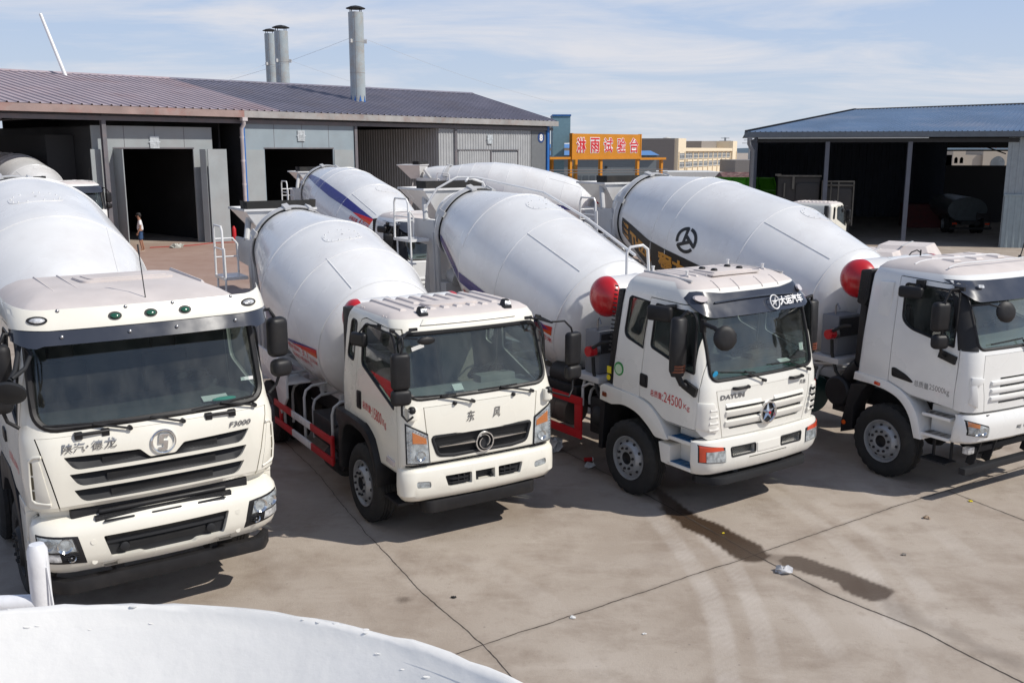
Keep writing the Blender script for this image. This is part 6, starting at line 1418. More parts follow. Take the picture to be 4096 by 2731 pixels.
# ------------------------------------------------------------------ plain-flanked cab with dark windscreen pillars
def cab_c(root):
    cab = Cab([(1.22, 1.21, -0.04, 0.06, 0.22, 0.27, -1.97), (1.46, 1.235, -0.03, 0.06, 0.22, 0.27, -1.955), (2.00, 1.23, -0.05, 0.06, 0.22, 0.26, -1.915), (2.09, 1.225, -0.08, 0.06, 0.22, 0.25, -1.91), (2.75, 1.195, -0.29, 0.06, 0.22, 0.24, -1.855),
               (2.92, 1.175, -0.35, 0.06, 0.24, 0.28, -1.84), (3.02, 1.12, -0.45, 0.06, 0.26, 0.32, -1.81), (3.09, 1.03, -0.62, 0.06, 0.26, 0.32, -1.76), (3.13, 0.90, -0.90, 0.06, 0.24, 0.30, -1.68), (3.15, 0.70, -1.15, 0.05, 0.2, 0.25, -1.6)], 0.10)
    ws = rpoly([(-1.06, 2.085), (1.06, 2.085), (1.06, 2.80), (-1.06, 2.80)], [0.09, 0.09, 0.05, 0.05], 6)
    ws = [(y, z-0.05*(1-(y/1.06)**2) if z < 2.3 else z) for y, z in ws]
    dw = rpoly([(-1.24, 2.34), (-1.10, 2.235), (-0.405, 2.09), (-0.415, 2.83), (-1.25, 2.85)], [0.12, 0.12, 0.02, 0.05, 0.05], 5)
    door = rpoly([(-0.345, 1.255), (-0.315, 1.80), (-0.31, 2.80), (-0.37, 2.905), (-1.34, 2.94), (-1.385, 1.44), (-1.19, 1.375), (-1.04, 1.305)], [0, 0.1, 0.1, 0.08, 0, 0, 0.1, 0.05], 4)
    hood = [(-0.97, 2.0), (0.97, 2.0), (0.985, 1.67), (0.91, 1.23), (-0.91, 1.23), (-0.985, 1.67)]
    under = [(0.5, 1.225), (-0.20, 1.235), (-0.34, 1.25), (-1.04, 1.295), (-1.19, 1.365), (-1.385, 1.43), (-1.62, 1.445), (-1.96, 1.46), (-2.5, 1.47), (-2.5, 0.5), (0.5, 0.5)]
    slots = [[(-0.66, z), (0.66, z), (0.66, z-0.032), (-0.66, z-0.032)] for z in (1.68, 1.575, 1.465, 1.355)]
    body, dR, dL, hd = cab_cut(root, cab, COOLW, DUSTY, ws, [dw], door, hood, under, slots, roofz=3.0)
    side_panes(lambda i, sg: dR if sg < 0 else dL, cab, [dw])
    g = link('windshield', cab.glass(fat(ws, 0.02)), GLASS, root, 60)
    sl = MB(); cab.front_tube(sl, ws, 0.022, 0.0); sl.build('windshield_seal', BLACK, g)
    bk = MB(); bk.bb(-0.20, -0.19, -0.72, 0.72, 1.28, 1.72); bk.build('grille_backing', MESHBLK, hd)
    lv = MB()
    for z in (1.595, 1.49, 1.385):
        for a, b in ((-0.84, -0.13), (0.13, 0.84)):
            lv.loft([[(cab.fx(y, z, -0.02), y, z-0.012), (cab.fx(y, z, 0.03), y, z), (cab.fx(y, z, 0.03), y, z+0.045), (cab.fx(y, z, -0.02), y, z+0.06)] for y in np.linspace(a, b, 9)])
    lv.build('grille_bar', COOLW, hd, 30, 0.008)
    e = MB(); slab_patch(cab, e, (-0.10, 1.62), (0.10, 1.62), (0.085, 1.36), (-0.085, 1.36), -0.01, 0.05); e.build('emblem', CHROME, hd, 30, 0.012)
    e = MB(); slab_patch(cab, e, (-0.10, 1.90), (0.10, 1.90), (0.09, 1.76), (-0.09, 1.76), -0.01, 0.012); e.build('badge', STEEL, hd, 30, 0.006)
    # roof seams
    rb = MB()
    for xs in (-1.25, -0.72): rb.tube([(xs+0.02*cos(y*3)-0.0, y, cab_top2(cab, y)+0.002) for y in np.linspace(-1.0, 1.0, 25)], 0.010, 6)
    rb.build('roof_seam', WHITE, body, 40)
    rb = MB()
    for y in (-0.5, 0.0, 0.5):
        for xa, xb in ((-1.55, -1.30), (-1.18, -0.95)): rb.loft([[(xa, y-0.09, 3.135), (xb, y-0.09, 3.135), (xb, y+0.09, 3.135), (xa, y+0.09, 3.135)], [(xa+0.03, y-0.06, 3.165), (xb-0.03, y-0.06, 3.165), (xb-0.03, y+0.06, 3.165), (xa+0.03, y+0.06, 3.165)]])
    rb.build('roof_rib', DUSTY, body, 30, 0.008)
    r = MB(); r.tube([(-0.9, 0.85, 3.12), (-0.88, 0.85, 3.2), (-0.80, 0.86, 3.62)], 0.008, 6); r.lathe([(0, 0.03), (0.05, 0.02)], (-0.9, 0.85, 3.11), (0, 0, 1), 12); r.build('aerial', BLACK, body, 40)
    v = visor_band(cab, lambda y: 2.955+0.03*max(0, y-0.7), lambda y: 2.70+(0.03 if y < 0.62 else 0.0)*0+0.13*max(0, (y-1.0)/0.17)**2, 1.165, 0.03, 0.11); v = v.build('sun_visor', VISOR, root, 50)
    q = MB(); cab.front_patch(q, rpoly([(-0.93, 2.875), (-0.83, 2.87), (-0.83, 2.91), (-0.93, 2.915)], 0.012, 3), 0.055, 0.02); q.build('visor_lamp', REFLECT, v, 30)
    for sg in (-1, 1):
        dr = dR if sg < 0 else dL
        q = MB(); slab_patch(cab, q, (sg*1.172, 2.93), (sg*1.05, 2.93), (sg*1.07, 2.06), (sg*1.226, 2.06), -0.01, 0.008); q.build('pillar_trim', BLACK, body, 30)
        k = MB(); k.xz([(-1.655, 2.84), (-1.42, 2.85), (-1.455, 2.33), (-1.665, 2.365)], sg*1.17, sg*1.215); k.build('pressed_panel', COOLW, body, 30, 0.02, segs=3)
        h = MB(); h.xz(rpoly([(-1.335, 1.645), (-1.28, 1.65), (-1.08, 1.58), (-0.97, 1.50), (-1.0, 1.485), (-1.325, 1.52)], [0.03, 0.03, 0.08, 0.02, 0.02, 0.03], 4), sg*1.20, sg*1.244); h.xz(rpoly([(-1.31, 1.62), (-1.10, 1.56), (-1.06, 1.54), (-1.31, 1.55)], 0.02, 3), sg*1.2, sg*1.252); h.build('handle', BLACK, dr, 30, 0.008)
        side_writing(cab, dr, sg, [('总质量', -0.955, 1.455, 0.23, 0.085, 0.0, 0.06), ('25000kg', -0.715, 1.43, 0.31, 0.10, 0.0, 0.06)], GREYTXT, -1.3)
        # corner deflector
        q = MB(); slab_patch(cab, q, (sg*1.16, 1.72), (sg*0.98, 1.70), (sg*1.03, 1.62), (sg*1.17, 1.60), -0.01, 0.03, n=(6, 2)); slab_patch(cab, q, (sg*1.165, 1.62), (sg*1.10, 1.62), (sg*1.05, 1.30), (sg*1.16, 1.36), -0.01, 0.03, n=(6, 2)); q.build('corner_deflector', COOLW, body, 30, 0.012)
        m = MB(); x, y = -0.52, 1.40
        mirror_head(m, (x, sg*y, 2.50), (0.15, 0.24, 0.40), sg*0.3); mirror_head(m, (x+0.02, sg*y, 2.17), (0.15, 0.23, 0.20), sg*0.3)
        m.tube([(-0.40, sg*1.17, 2.87), (x+0.05, sg*(y-0.1), 2.86), (x+0.05, sg*y, 2.72), (x+0.04, sg*y, 2.1), (x+0.02, sg*(y-0.05), 2.0), (-0.50, sg*1.25, 1.95)], 0.018, 8); m.box((-0.47, sg*1.235, 1.95), (0.26, 0.06, 0.11), Matrix.Rotation(R(14), 3, 'Y')); m.box((-0.42, sg*1.185, 2.87), (0.14, 0.04, 0.05))
        m.build('mirror', BLACK, root, 50)
        m = MB(); m.box((-1.0, sg*1.195, 2.86), (0.13, 0.05, 0.12)); m.tube([(-1.0, sg*1.22, 2.84), (-1.04, sg*1.30, 2.80)], 0.03, 8); mirror_head(m, (-1.06, sg*1.32, 2.755), (0.34, 0.10, 0.16), -sg*0.2); m.build('kerb_mirror', BLACK, dr, 50)
    f = MB(); f.tube([(-0.30, -1.15, 2.72), (-0.26, -1.17, 2.66), (-0.08, -1.05, 2.70), (0.02, -0.95, 2.66)], 0.012, 8); f.lathe([(-0.03, 0.10), (-0.015, 0.135), (0.01, 0.14), (0.03, 0.12), (0.04, 0.06), (0.042, 0.003)], (0.04, -0.86, 2.60), (0.9, -0.3, 0.2), 28); f.build('front_mirror', BLACK, root, 50)
    wiper(root, cab, (-0.18, 2.05), (-0.25, 2.16), -0.85, -0.22, (2.14, 2.17)); wiper(root, cab, (0.70, 2.05), (0.62, 2.16), 0.0, 0.65, (2.14, 2.17))
    bp = Cab([(0.80, 1.20, -0.06, 0.06, 0.22, 0.28, -0.36), (0.84, 1.225, -0.01, 0.06, 0.22, 0.28, -0.35), (1.0, 1.24, 0.02, 0.06, 0.22, 0.28, -0.32), (1.12, 1.235, 0.01, 0.06, 0.22, 0.28, -0.30), (1.20, 1.22, -0.04, 0.06, 0.2, 0.26, -0.29)], 0.03)
    cs = [MB().yz([(-0.90, 1.115), (0.90, 1.115), (0.90, 1.4), (-0.90, 1.4)], -0.6, 0.3), MB().yz([(-0.30, 0.99), (-0.20, 0.99), (-0.20, 0.93), (-0.30, 0.93)], -0.1, 0.3), MB().yz([(-0.15, 0.99), (-0.05, 0.99), (-0.05, 0.93), (-0.15, 0.93)], -0.1, 0.3)]
    me = cut_all(bp.solid().mesh(), cs)
    b = link('bumper', me, COOLW, root, 35)
    for sg in (-1, 1):
        q = MB(); slab_patch(bp, q, (sg*1.20, 1.15), (sg*0.865, 1.045), (sg*0.85, 0.885), (sg*1.18, 0.94), -0.02, 0.008); hl = q.build('headlight', DARKGREY, b, 30, 0.01)
        q = MB(); slab_patch(bp, q, (sg*1.185, 1.13), (sg*0.885, 1.03), (sg*0.87, 0.905), (sg*1.17, 0.955), 0.0, 0.014); q.build('reflector', REFLECT, hl, 30)
        q = MB(); slab_patch(bp, q, (sg*1.183, 1.128), (sg*1.04, 1.085), (sg*1.05, 1.035), (sg*1.18, 1.065), 0.0, 0.02); q.build('indicator', AMBER, hl, 30)
        for y in (0.98, 1.08):
            q = MB(); q.lathe([(-0.02, 0.05), (0.012, 0.052), (0.0, 0.042), (-0.02, 0.02), (-0.021, 0.002)], (bp.fx(y, 0.985, 0.012), sg*y, 0.985), (1, sg*0.3, 0), 20, 0, False, True); q.build('bulb_ring', CHROME, hl, 40)
        q = MB(); slab_patch(bp, q, (sg*1.19, 1.135), (sg*0.88, 1.035), (sg*0.865, 0.90), (sg*1.172, 0.95), 0.022, 0.028); q.build('lens', CLEAR, hl, 30)
        q = MB(); q.box((-0.22, sg*0.98, 0.68), (0.1, 0.14, 0.10)); q.build('fog_lamp', REFLECT, root, 30, 0.02)
    q = MB(); q.bb(-0.5, -0.07, -0.88, 0.88, 1.10, 1.19); q.bb(-0.8, -0.15, -0.86, 0.86, 0.9, 1.09); q.build('radiator_block', BLACK, root, 35, 0.015)
    u = MB(); u.bb(-0.20, -0.10, -1.19, 1.19, 0.385, 0.475); u.bb(-0.3, -0.2, -0.9, 0.9, 0.62, 0.70)
    for y in (-0.80, -0.45, 0.45, 0.80): u.box((-0.25, y, 0.64), (0.12, 0.03, 0.44), Matrix.Rotation(R(15), 3, 'Y'))
    u.build('underrun_bar', DARKGREY, root, 30, 0.008)
    interior(root, cab, -1.80, 1.5, 2.08, -0.80, GREYIN, DARKIN, 0.55)
    fo = rpoly([(-1.975, 1.34), (-1.96, 1.462), (-1.62, 1.447), (-1.385, 1.432), (-1.19, 1.37), (-1.0, 1.25), (-0.85, 1.05), (-0.765, 0.72), (-0.885, 0.72), (-0.99, 1.03), (-1.16, 1.215), (-1.38, 1.295), (-1.65, 1.33)], [0, 0.02, 0, 0.15, 0.12, 0.12, 0.15, 0.02, 0.0, 0.15, 0.12, 0.12, 0], 4)
    fender_pair(root, fo, 0.92, 1.25, COOLW, 0.02)
    for sg in (-1, 1):
        k = MB(); k.xz(rpoly([(-1.60, 1.345), (-1.50, 1.335), (-1.495, 1.38), (-1.595, 1.395)], 0.012, 3), sg*1.24, sg*1.262); k.build('side_marker', LENSRED, root, 30, 0.005)
        k = MB(); k.xz([(-2.05, 1.25), (-1.75, 1.30), (-1.85, 1.18), (-1.98, 0.9), (-1.98, 0.55), (-2.19, 0.47), (-2.19, 0.64)], sg*0.92, sg*1.20); mf = k.build('mud_flap', BLACK, root, 30, 0.01)
        k = MB(); k.lathe([(0, 0.035), (0.01, 0.035)], (-2.13, sg*1.205, 0.64), (0, sg, 0), 16); k.build('reflector_disc', mat('orange_reflector', (0.7, 0.10, 0.01), 0.3), mf, 40)
    step_box(root, 1.23, -0.78, -0.36, (1.115, 0.835), 0.78, COOLW, STEEL)
    k = MB(); k.bb(-0.80, -0.40, -1.20, -0.95, 0.45, 0.47); k.bb(-0.75, -0.72, -1.0, -0.97, 0.45, 0.85); k.bb(-0.48, -0.45, -1.0, -0.97, 0.45, 0.85); k.build('lower_step', DARKGREY, root, 30)
    s = MB(); s.xz(rpoly([(-2.06, 2.95), (-1.87, 2.97), (-1.90, 2.55), (-1.96, 2.42), (-2.10, 2.46)], 0.03, 3), -1.14, -0.80); s.loft([[(-2.06, -1.1, 2.45), (-1.95, -1.1, 2.45), (-1.95, -0.9, 2.45), (-2.06, -0.9, 2.45)], [(-2.12, -1.08, 1.5), (-1.99, -1.08, 1.5), (-1.99, -0.9, 1.5), (-2.12, -0.9, 1.5)]]); s = s.build('air_intake', BLACK, root, 35, 0.02)
    k = MB()
    for i in range(9):
        for j in range(4): k.box((-2.03+0.04*j-0.006*i, -1.142, 2.90-0.045*i), (0.022, 0.012, 0.02))
    k.build('intake_louvre', CHASSIS, s, 0)
    m = MB(); m.lathe([(0, 0.20), (0.03, 0.23), (0.42, 0.23), (0.45, 0.20)], (-2.36, -1.16, 1.06), (0, 1, 0), 28); m.tube([(-2.30, -0.95, 1.25), (-2.18, -1.0, 1.40), (-2.06, -1.0, 1.52)], 0.12, 12); m.bb(-2.45, -2.2, -1.1, -0.8, 0.75, 0.86); m.build('air_filter', BLACK, root, 40)
    for sg in (-1, 1): wheel(root, -1.42, sg*1.09, 0.53, 'f', [RIM, CHASSIS], sc=1.04)
    return cab
def cab_top2(cab, y):
    y = abs(y)
    for (z0, *a), (z1, *b) in zip(cab.lv[:-1][::-1], cab.lv[1:][::-1]):
        if b[0] <= y <= a[0]: return z0+(z1-z0)*(y-a[0])/(b[0]-a[0])
    return cab.lv[-1][0]
DR4 = [(-0.35, .6), (0, .923), (1.49, 1.217), (3.3, 1.20), (3.79, 1.154), (5.33, .805), (6.2, .62)]
def mixer_black():
    t = pose('mixer_truck', 7.13, 12.806, 0.5339, 'white mixer truck with black band of amber letters and round emblem on its drum')
    cab_c(t)
    d = Drum(-3.21, 2.21, 12.4, DR4); dm = d.build(t, 5.33, 0.6, (1.2, -10, 0.20, 0.34), (0.10, 1.47, 37))
    s = MB(); d.band(s, [(5.12, 88), (3.97, 92.5), (2.4, 92), (1.49, 92), (0.05, 92)], [(5.10, 110), (4.17, 126), (2.6, 130), (1.49, 130), (0.05, 130)], 50); s.build('stripe', BLKSTRIPE, dm, 30)
    l = MB()
    for i in range(4):
        for j in range(3):
            s0, p0, r = 5.04-0.07*i, 93+7.2*j+0.7*i, 0.012+0.010*i
            l.add([d.P(s0+r*cos(a), p0+math.degrees(r*sin(a)/0.9), 0.012) for a in np.linspace(0, 2*pi, 14, endpoint=False)], [tuple(range(14))])
    d.write(l, 'THZG', 4.70, 113, 0.92, 0.27, 0.05, skew=-0.03, off=0.012); d.write(l, '程力', 3.50, 112, 0.85, 0.33, 0.05, off=0.012)
    l.build('lettering', GOLD, dm, 0)
    # round emblem: broken ring around three bars
    e = MB(); s0, p0 = 2.80, 77; k = math.degrees(1/1.2)
    def E(u, v): return d.P(s0-u, p0-v*k, 0.008)
    for a0 in (92, 212, 332):
        n = 14; a = [R(a0+6+108*i/n) for i in range(n+1)]
        e.add([E(0.275*cos(q), 0.235*sin(q)) for q in a]+[E(0.205*cos(q), 0.175*sin(q)) for q in a], [(i, i+1, n+2+i, n+1+i) for i in range(n)])
    for q in (90, 210, 330):
        c, s_ = cos(R(q)), sin(R(q)); P = [(0.225, -0.045), (0.20, 0.02), (-0.075, 0.02), (-0.04, -0.045)]
        e.add([E(1.12*(x*c-(y+0.06)*s_), 0.95*(x*s_+(y+0.06)*c)) for x, y in P], [(0, 1, 2, 3)])
    e.build('round_emblem', BLKSTRIPE, dm, 0)
    water_tank(t, -2.36, 2.76, 0.29, 0.80, 0.26)
    k = MB(); k.tube([(-2.35, 0.28, 3.04), (-2.33, 0.32, 3.10), (-2.31, 0.42, 3.13), (-2.3, 0.50, 3.09)], 0.010, 6); k.cyl((-2.3, 0.5, 3.03), (-2.3, 0.5, 3.13), 0.012, None, 8); k.build('water_hose', RUBBER, t, 40)
    chassis(t, -0.3, -9.3, 1.05, (-1.42, -5.8, -7.15))
    for sg in (-1, 1):
        for x in (-5.8, -7.15): wheel(t, x, sg*0.97, 0.52, 'r', sc=1.02)
    cooler(t, -2.70, -0.70, 1.55)
    for sg in (-1, 1):
        r = MB(); r.bb(-4.6, -2.85, sg*1.17, sg*1.13, 0.50, 1.16); gd = r.build('side_guard', RAILRED, t, 30, 0.008)
        g = MB(); hoop_rail(g, -2.95, sg*1.05, 1.1, 1.45, sg*0.5); g.tube([(-2.95, sg*1.05, 1.38), (-2.5, sg*1.0, 1.44), (-2.2, sg*0.9, 1.44)], 0.022, 8); g.build('guard_bracket', GALV, gd, 40) if sg < 0 else None
        k = MB(); k.box((-2.92, sg*1.16, 1.24), (0.03, 0.10, 0.14)); k.build('side_marker', AMBER, gd, 30, 0.01)
        m = MB(); m.lathe([(0, 0.28), (0.03, 0.30), (1.3, 0.30), (1.33, 0.28)], (-4.35, sg*0.80, 0.82), (1, 0, 0), 28); m.build('fuel_tank', mat('green_tank', (0.02, 0.07, 0.07), 0.4, noise=0.1), t, 40)
    ladder(t, -9.25, 3.70, 2.95, -0.78)
    return t
MIX_BLACK = mixer_black()

# ------------------------------------------------------------------ high-roof cab with clearance lamps (nearest truck)
def cab_d(root):
    cab = Cab([(1.30, 1.17, -0.06, 0.05, 0.25, 0.30, -2.62), (1.36, 1.205, -0.01, 0.05, 0.26, 0.30, -2.64), (1.60, 1.215, 0.02, 0.05, 0.26, 0.30, -2.64), (1.95, 1.215, 0.01, 0.05, 0.26, 0.30, -2.64), (2.04, 1.205, -0.03, 0.05, 0.26, 0.29, -2.64), (2.12, 1.195, -0.07, 0.05, 0.26, 0.27, -2.64),
               (2.92, 1.14, -0.28, 0.05, 0.26, 0.26, -2.60), (3.03, 1.12, -0.33, 0.05, 0.28, 0.30, -2.58), (3.12, 1.05, -0.42, 0.05, 0.3, 0.36, -2.56), (3.19, 0.95, -0.60, 0.05, 0.3, 0.36, -2.54), (3.24, 0.84, -0.85, 0.05, 0.28, 0.3, -2.50), (3.26, 0.70, -1.1, 0.05, 0.2, 0.25, -2.42)], 0.12)
    ws = rpoly([(-1.085, 2.12), (1.085, 2.12), (1.06, 3.00), (-1.06, 3.00)], [0.18, 0.18, 0.08, 0.08], 7)
    ws = [(y, z-0.055*(1-(y/1.09)**2) if z < 2.3 else z) for y, z in ws]
    dw = rpoly([(-1.30, 2.35), (-0.55, 2.12), (-0.42, 2.12), (-0.43, 2.80), (-0.52, 2.90), (-1.30, 2.92)], [0.1, 0.1, 0.02, 0.1, 0.05, 0.05], 4)
    door = rpoly([(-0.36, 1.36), (-0.34, 2.0), (-0.35, 2.85), (-0.45, 2.97), (-1.42, 2.99), (-1.44, 1.55), (-1.2, 1.5), (-0.95, 1.36)], [0, 0.1, 0.1, 0.08, 0.02, 0.02, 0.1, 0.05], 4)
    hood = [(-1.10, 2.035), (1.10, 2.035), (1.06, 1.85), (0.945, 1.31), (-0.945, 1.31), (-1.06, 1.85)]
    under = [(0.5, 1.308), (-0.30, 1.31), (-0.36, 1.35), (-0.95, 1.355), (-1.2, 1.495), (-1.9, 1.50), (-2.1, 1.35), (-3, 1.35), (-3, 0.5), (0.5, 0.5)]
    s1 = [(-0.885, 1.845), (-0.80, 1.71), (0.80, 1.71), (0.885, 1.845), (0.21, 1.825), (0.12, 1.735), (-0.12, 1.735), (-0.21, 1.825)]
    s2 = [(-0.85, 1.675), (-0.77, 1.545), (0.77, 1.545), (0.85, 1.675)]; s3 = [(-0.82, 1.512), (-0.745, 1.38), (0.745, 1.38), (0.82, 1.512)]
    SL = [rpoly(s, [0.01, 0.06]+[0.06, 0.01]+[0.02]*(len(s)-4), 4) for s in (s1, s2, s3)]
    body, dR, dL, hd = cab_cut(root, cab, CREAM, DUSTY, ws, [dw], door, hood, under, SL, roofz=3.05)
    side_panes(lambda i, sg: dR if sg < 0 else dL, cab, [dw])
    g = link('windshield', cab.glass(fat(ws, 0.02)), GLASS, root, 60)
    sl = MB(); cab.front_tube(sl, ws, 0.034, -0.006); sl.build('windshield_seal', BLACK, g)
    # dark curved troughs in the grille openings, each with a strip of mesh
    for s, z0, z1, ym in ((s1, 1.71, 1.845, 0.55), (s2, 1.545, 1.675, 0.52), (s3, 1.38, 1.512, 0.49)):
        b = MB(); rings = []
        y0 = s[0][0]
        for y in np.linspace(-abs(y0)-0.0, abs(y0), 25):
            e = max(0, (abs(y)-0.62)/0.27); top = z1 if len(s) == 4 or abs(y) > 0.21 else (1.735 if abs(y) < 0.12 else 1.735+0.09*(abs(y)-0.12)/0.09)
            dp = -0.075+0.06*min(1, e)**2
            rings.append([(cab.fx(y, top, -0.02), y, top+0.02), (cab.fx(y, top, dp-0.02), y, top), (cab.fx(y, (top+z0)/2, dp+0.01), y, (top+z0)/2), (cab.fx(y, z0, -0.012), y, z0), (cab.fx(y, z0, -0.02), y, z0-0.02), (cab.fx(y, z0, -0.12), y, z0-0.02), (cab.fx(y, top, -0.12), y, top+0.02)])
        b.loft(rings); tr = b.build('grille_trough', DARKGREY, hd, 40)
        zc = z0+0.055
        if len(s) > 4:
            for a in (-ym, 0.14): mesh_fill(tr, [(a, zc-0.03), (a+ym-0.14, zc-0.03), (a+ym-0.14, zc+0.03), (a, zc+0.03)], cab.fx(0.3, zc, -0.035), 'grille_mesh', 0.034, 0.009, 0.012)
        else: mesh_fill(tr, [(-ym, zc-0.032), (ym, zc-0.032), (ym, zc+0.032), (-ym, zc+0.032)], cab.fx(0.3, zc, -0.03), 'grille_mesh', 0.034, 0.009, 0.012)
    # badge and lettering
    e = MB(); xc = cab.fx(0, 1.865, 0.004); c = (0.012, 1.868)
    e.lathe([(-0.02, 0.122), (0.012, 0.124), (0.024, 0.116), (0.020, 0.104), (0.0, 0.098)], (xc, c[0], c[1]), (1, 0, 0), 40, 0, False, False)
    P = [(-0.035, 0.085), (0.055, 0.075), (0.055, 0.048), (0.005, 0.05), (0.0, 0.01), (0.045, 0.008), (0.03, -0.085), (-0.055, -0.08), (-0.05, -0.05), (-0.008, -0.052), (-0.005, -0.015), (-0.05, -0.012)]
    e.yz([(c[0]+a, c[1]+b) for a, b in P], xc-0.01, xc+0.018); e.build('emblem', CHROME, hd, 30, 0.003)
    front_writing(cab, hd, [('陕汽', -0.90, 1.885, 0.20, 0.09, 0.010, 0.1), ('·', -0.685, 1.92, 0.02, 0.02, 0.0, 0), ('德', -0.645, 1.885, 0.10, 0.09, 0.010, 0.1), ('龙', -0.53, 1.885, 0.11, 0.10, 0.010, 0.1), ('F3000', 0.675, 1.89, 0.225, 0.055, 0.02, 0.25)], STEEL, 0.011)
    # visor: painted upper band over a smoked lower band
    vis = Cab([(2.86, 1.215, 0.07, 0.05, 0.30, 0.34, -1), (3.00, 1.225, 0.01, 0.05, 0.31, 0.35, -1), (3.06, 1.225, -0.02, 0.05, 0.31, 0.35, -1), (3.22, 1.21, -0.10, 0.05, 0.32, 0.35, -1), (3.32, 1.19, -0.16, 0.05, 0.32, 0.35, -1)])
    up = visor_band(vis, lambda y: 3.225+0.055*max(0, (y-0.95)/0.25)**2, lambda y: 3.045+0.02*max(0, (y-0.9)/0.3), 1.205, 0.0, 0.0, 40).build('sun_visor', CREAM, root, 50, 0.006)
    lo = visor_band(vis, lambda y: 3.05+0.02*max(0, (y-0.9)/0.3), lambda y: 2.915-0.02*(1 if y > 0.99 else 0)*1.0+0.06*max(0, (y-1.02)/0.18)**2, 1.205, -0.012, -0.004, 40).build('visor_lower_band', VISOR, up, 50)
    for y, z in ((-0.806, 3.21), (-0.218, 3.205), (0.218, 3.205), (0.806, 3.21), (-0.806, 2.985), (-0.218, 2.985), (0.218, 2.985), (0.806, 2.985)):
        k = MB(); k.lathe([(-0.01, 0.017), (0.006, 0.017), (0.010, 0.010), (0.012, 0.001)], (vis.fx(y, z, -0.002), y, z), (1, 0, 0.35), 14); k.build('visor_bolt', STEEL, up, 40)
    for y, z, m_, w in ((-0.985, 3.14, REFLECT, 0.085), (-0.325, 3.135, GREENL, 0.06), (0.0, 3.135, GREENL, 0.06), (0.325, 3.135, GREENL, 0.06), (0.985, 3.14, REFLECT, 0.085)):
        k = MB(); vis.front_patch(k, oval(y, z, w, 0.036), -0.004, 0.012); hh = k.build('clearance_lamp', BLACK, up, 40)
        k = MB()
        rg = []
        for s_, o in ((0.78, 0.006), (0.66, 0.022), (0.35, 0.03)): rg.append([(vis.fx(a, b, o), a, b) for a, b in oval(y, z, w*s_, 0.024*s_/0.78)])
        k.loft(rg); k.build('lens', m_, hh, 50)
    # roof panel with raised hatch and creases, aerial
    rb = MB(); rb.xy(rpoly([(-2.10, -0.34), (-1.62, -0.30), (-1.62, 0.66), (-2.10, 0.66)], 0.08, 4), 3.24, 3.285); rb.xy(rpoly([(-2.05, -0.26), (-1.68, -0.22), (-1.68, 0.60), (-2.05, 0.60)], 0.06, 4), 3.28, 3.297)
    for y in (-0.66, -0.42, 0.84):
        rb.loft([[(-2.45, y-0.02, 3.235), (-1.15, y-0.02, 3.235), (-1.15, y+0.02, 3.235), (-2.45, y+0.02, 3.235)], [(-2.43, y-0.006, 3.275), (-1.2, y-0.006, 3.262), (-1.2, y+0.006, 3.262), (-2.43, y+0.006, 3.275)]])
    rb.build('roof_rib', DUSTY, body, 30, 0.01)
    a = MB(); a.tube([(-0.62, 0.10, 3.15), (-0.64, 0.10, 3.19), (-0.80, 0.10, 3.72)], 0.006, 6); a.cyl((-0.77, 0.10, 3.62), (-0.80, 0.10, 3.72), 0.010, None, 6); a.build('aerial', BLACK, body, 40)
    for y0, z0, y1 in ((-0.19, 2.055, -0.49), (0.20, 2.035, -0.12), (0.93, 2.085, 0.60)):
        pass
    wiper(root, cab, (-0.28, 2.045), (-0.60, 2.125), -1.02, -0.30, (2.15, 2.11)); wiper(root, cab, (0.22, 2.035), (-0.08, 2.12), -0.36, 0.36, (2.11, 2.10)); wiper(root, cab, (0.97, 2.07), (0.62, 2.15), 0.32, 0.98, (2.115, 2.16))
    for y in (-0.62, 0.60):
        h = MB(); z = 2.045
        for dy in (-0.12, 0.12): h.box((cab.fx(y, z, 0.012), y+dy, z-0.012), (0.05, 0.07, 0.07))
        h.tube([(cab.fx(y, z, 0.03), y-0.15, z), (cab.fx(y, z, 0.03), y+0.15, z)], 0.018, 8); h.build('grab_handle', BLACK, body, 40, 0.01)
    for sg in (-1, 1):
        dr = dR if sg < 0 else dL
        q = MB(); n = 10
        slab_patch(cab, q, (sg*1.16, 1.86), (sg*1.095, 1.86), (sg*1.02, 1.41), (sg*1.14, 1.45), -0.01, 0.006); pn = q.build('corner_panel', CREAM, body, 30, 0.008)
        q = MB(); q.tube([(cab.fx(y, z, 0.004), sg*y, z) for y, z in ((1.07, 1.875), (1.13, 1.87), (1.165, 1.83), (1.172, 1.6), (1.165, 1.45), (1.14, 1.42), (1.02, 1.40))], 0.016, 8); q.build('panel_bead', CREAM, pn, 50)
        for za, zb in ((1.82, 1.70), (1.68, 1.56), (1.54, 1.45)):
            q = MB(); slab_patch(cab, q, (sg*1.163, za), (sg*1.145, za), (sg*1.145, zb), (sg*1.163, zb), 0.0, 0.009, n=(3, 2)); q.build('vent_slit', mat('bronze_dark', (0.10, 0.085, 0.05), 0.5), pn, 30)
        # mirrors: behind the pillar
        m = MB(); x, y = -0.26, 1.32
        mirror_head(m, (x, sg*y, 2.72), (0.16, 0.22, 0.43), sg*0.2); mirror_head(m, (x+0.02, sg*(y+0.02), 2.39), (0.16, 0.23, 0.19), sg*0.2)
        m.tube([(-0.33, sg*1.12, 3.0), (-0.28, sg*1.25, 3.02), (x, sg*(y-0.05), 2.98), (x, sg*y, 2.9)], 0.018, 8); m.tube([(x, sg*y, 2.3), (x-0.02, sg*(y-0.03), 2.2), (-0.25, sg*1.2, 2.13)], 0.017, 8); m.build('mirror', BLACK, root, 50)
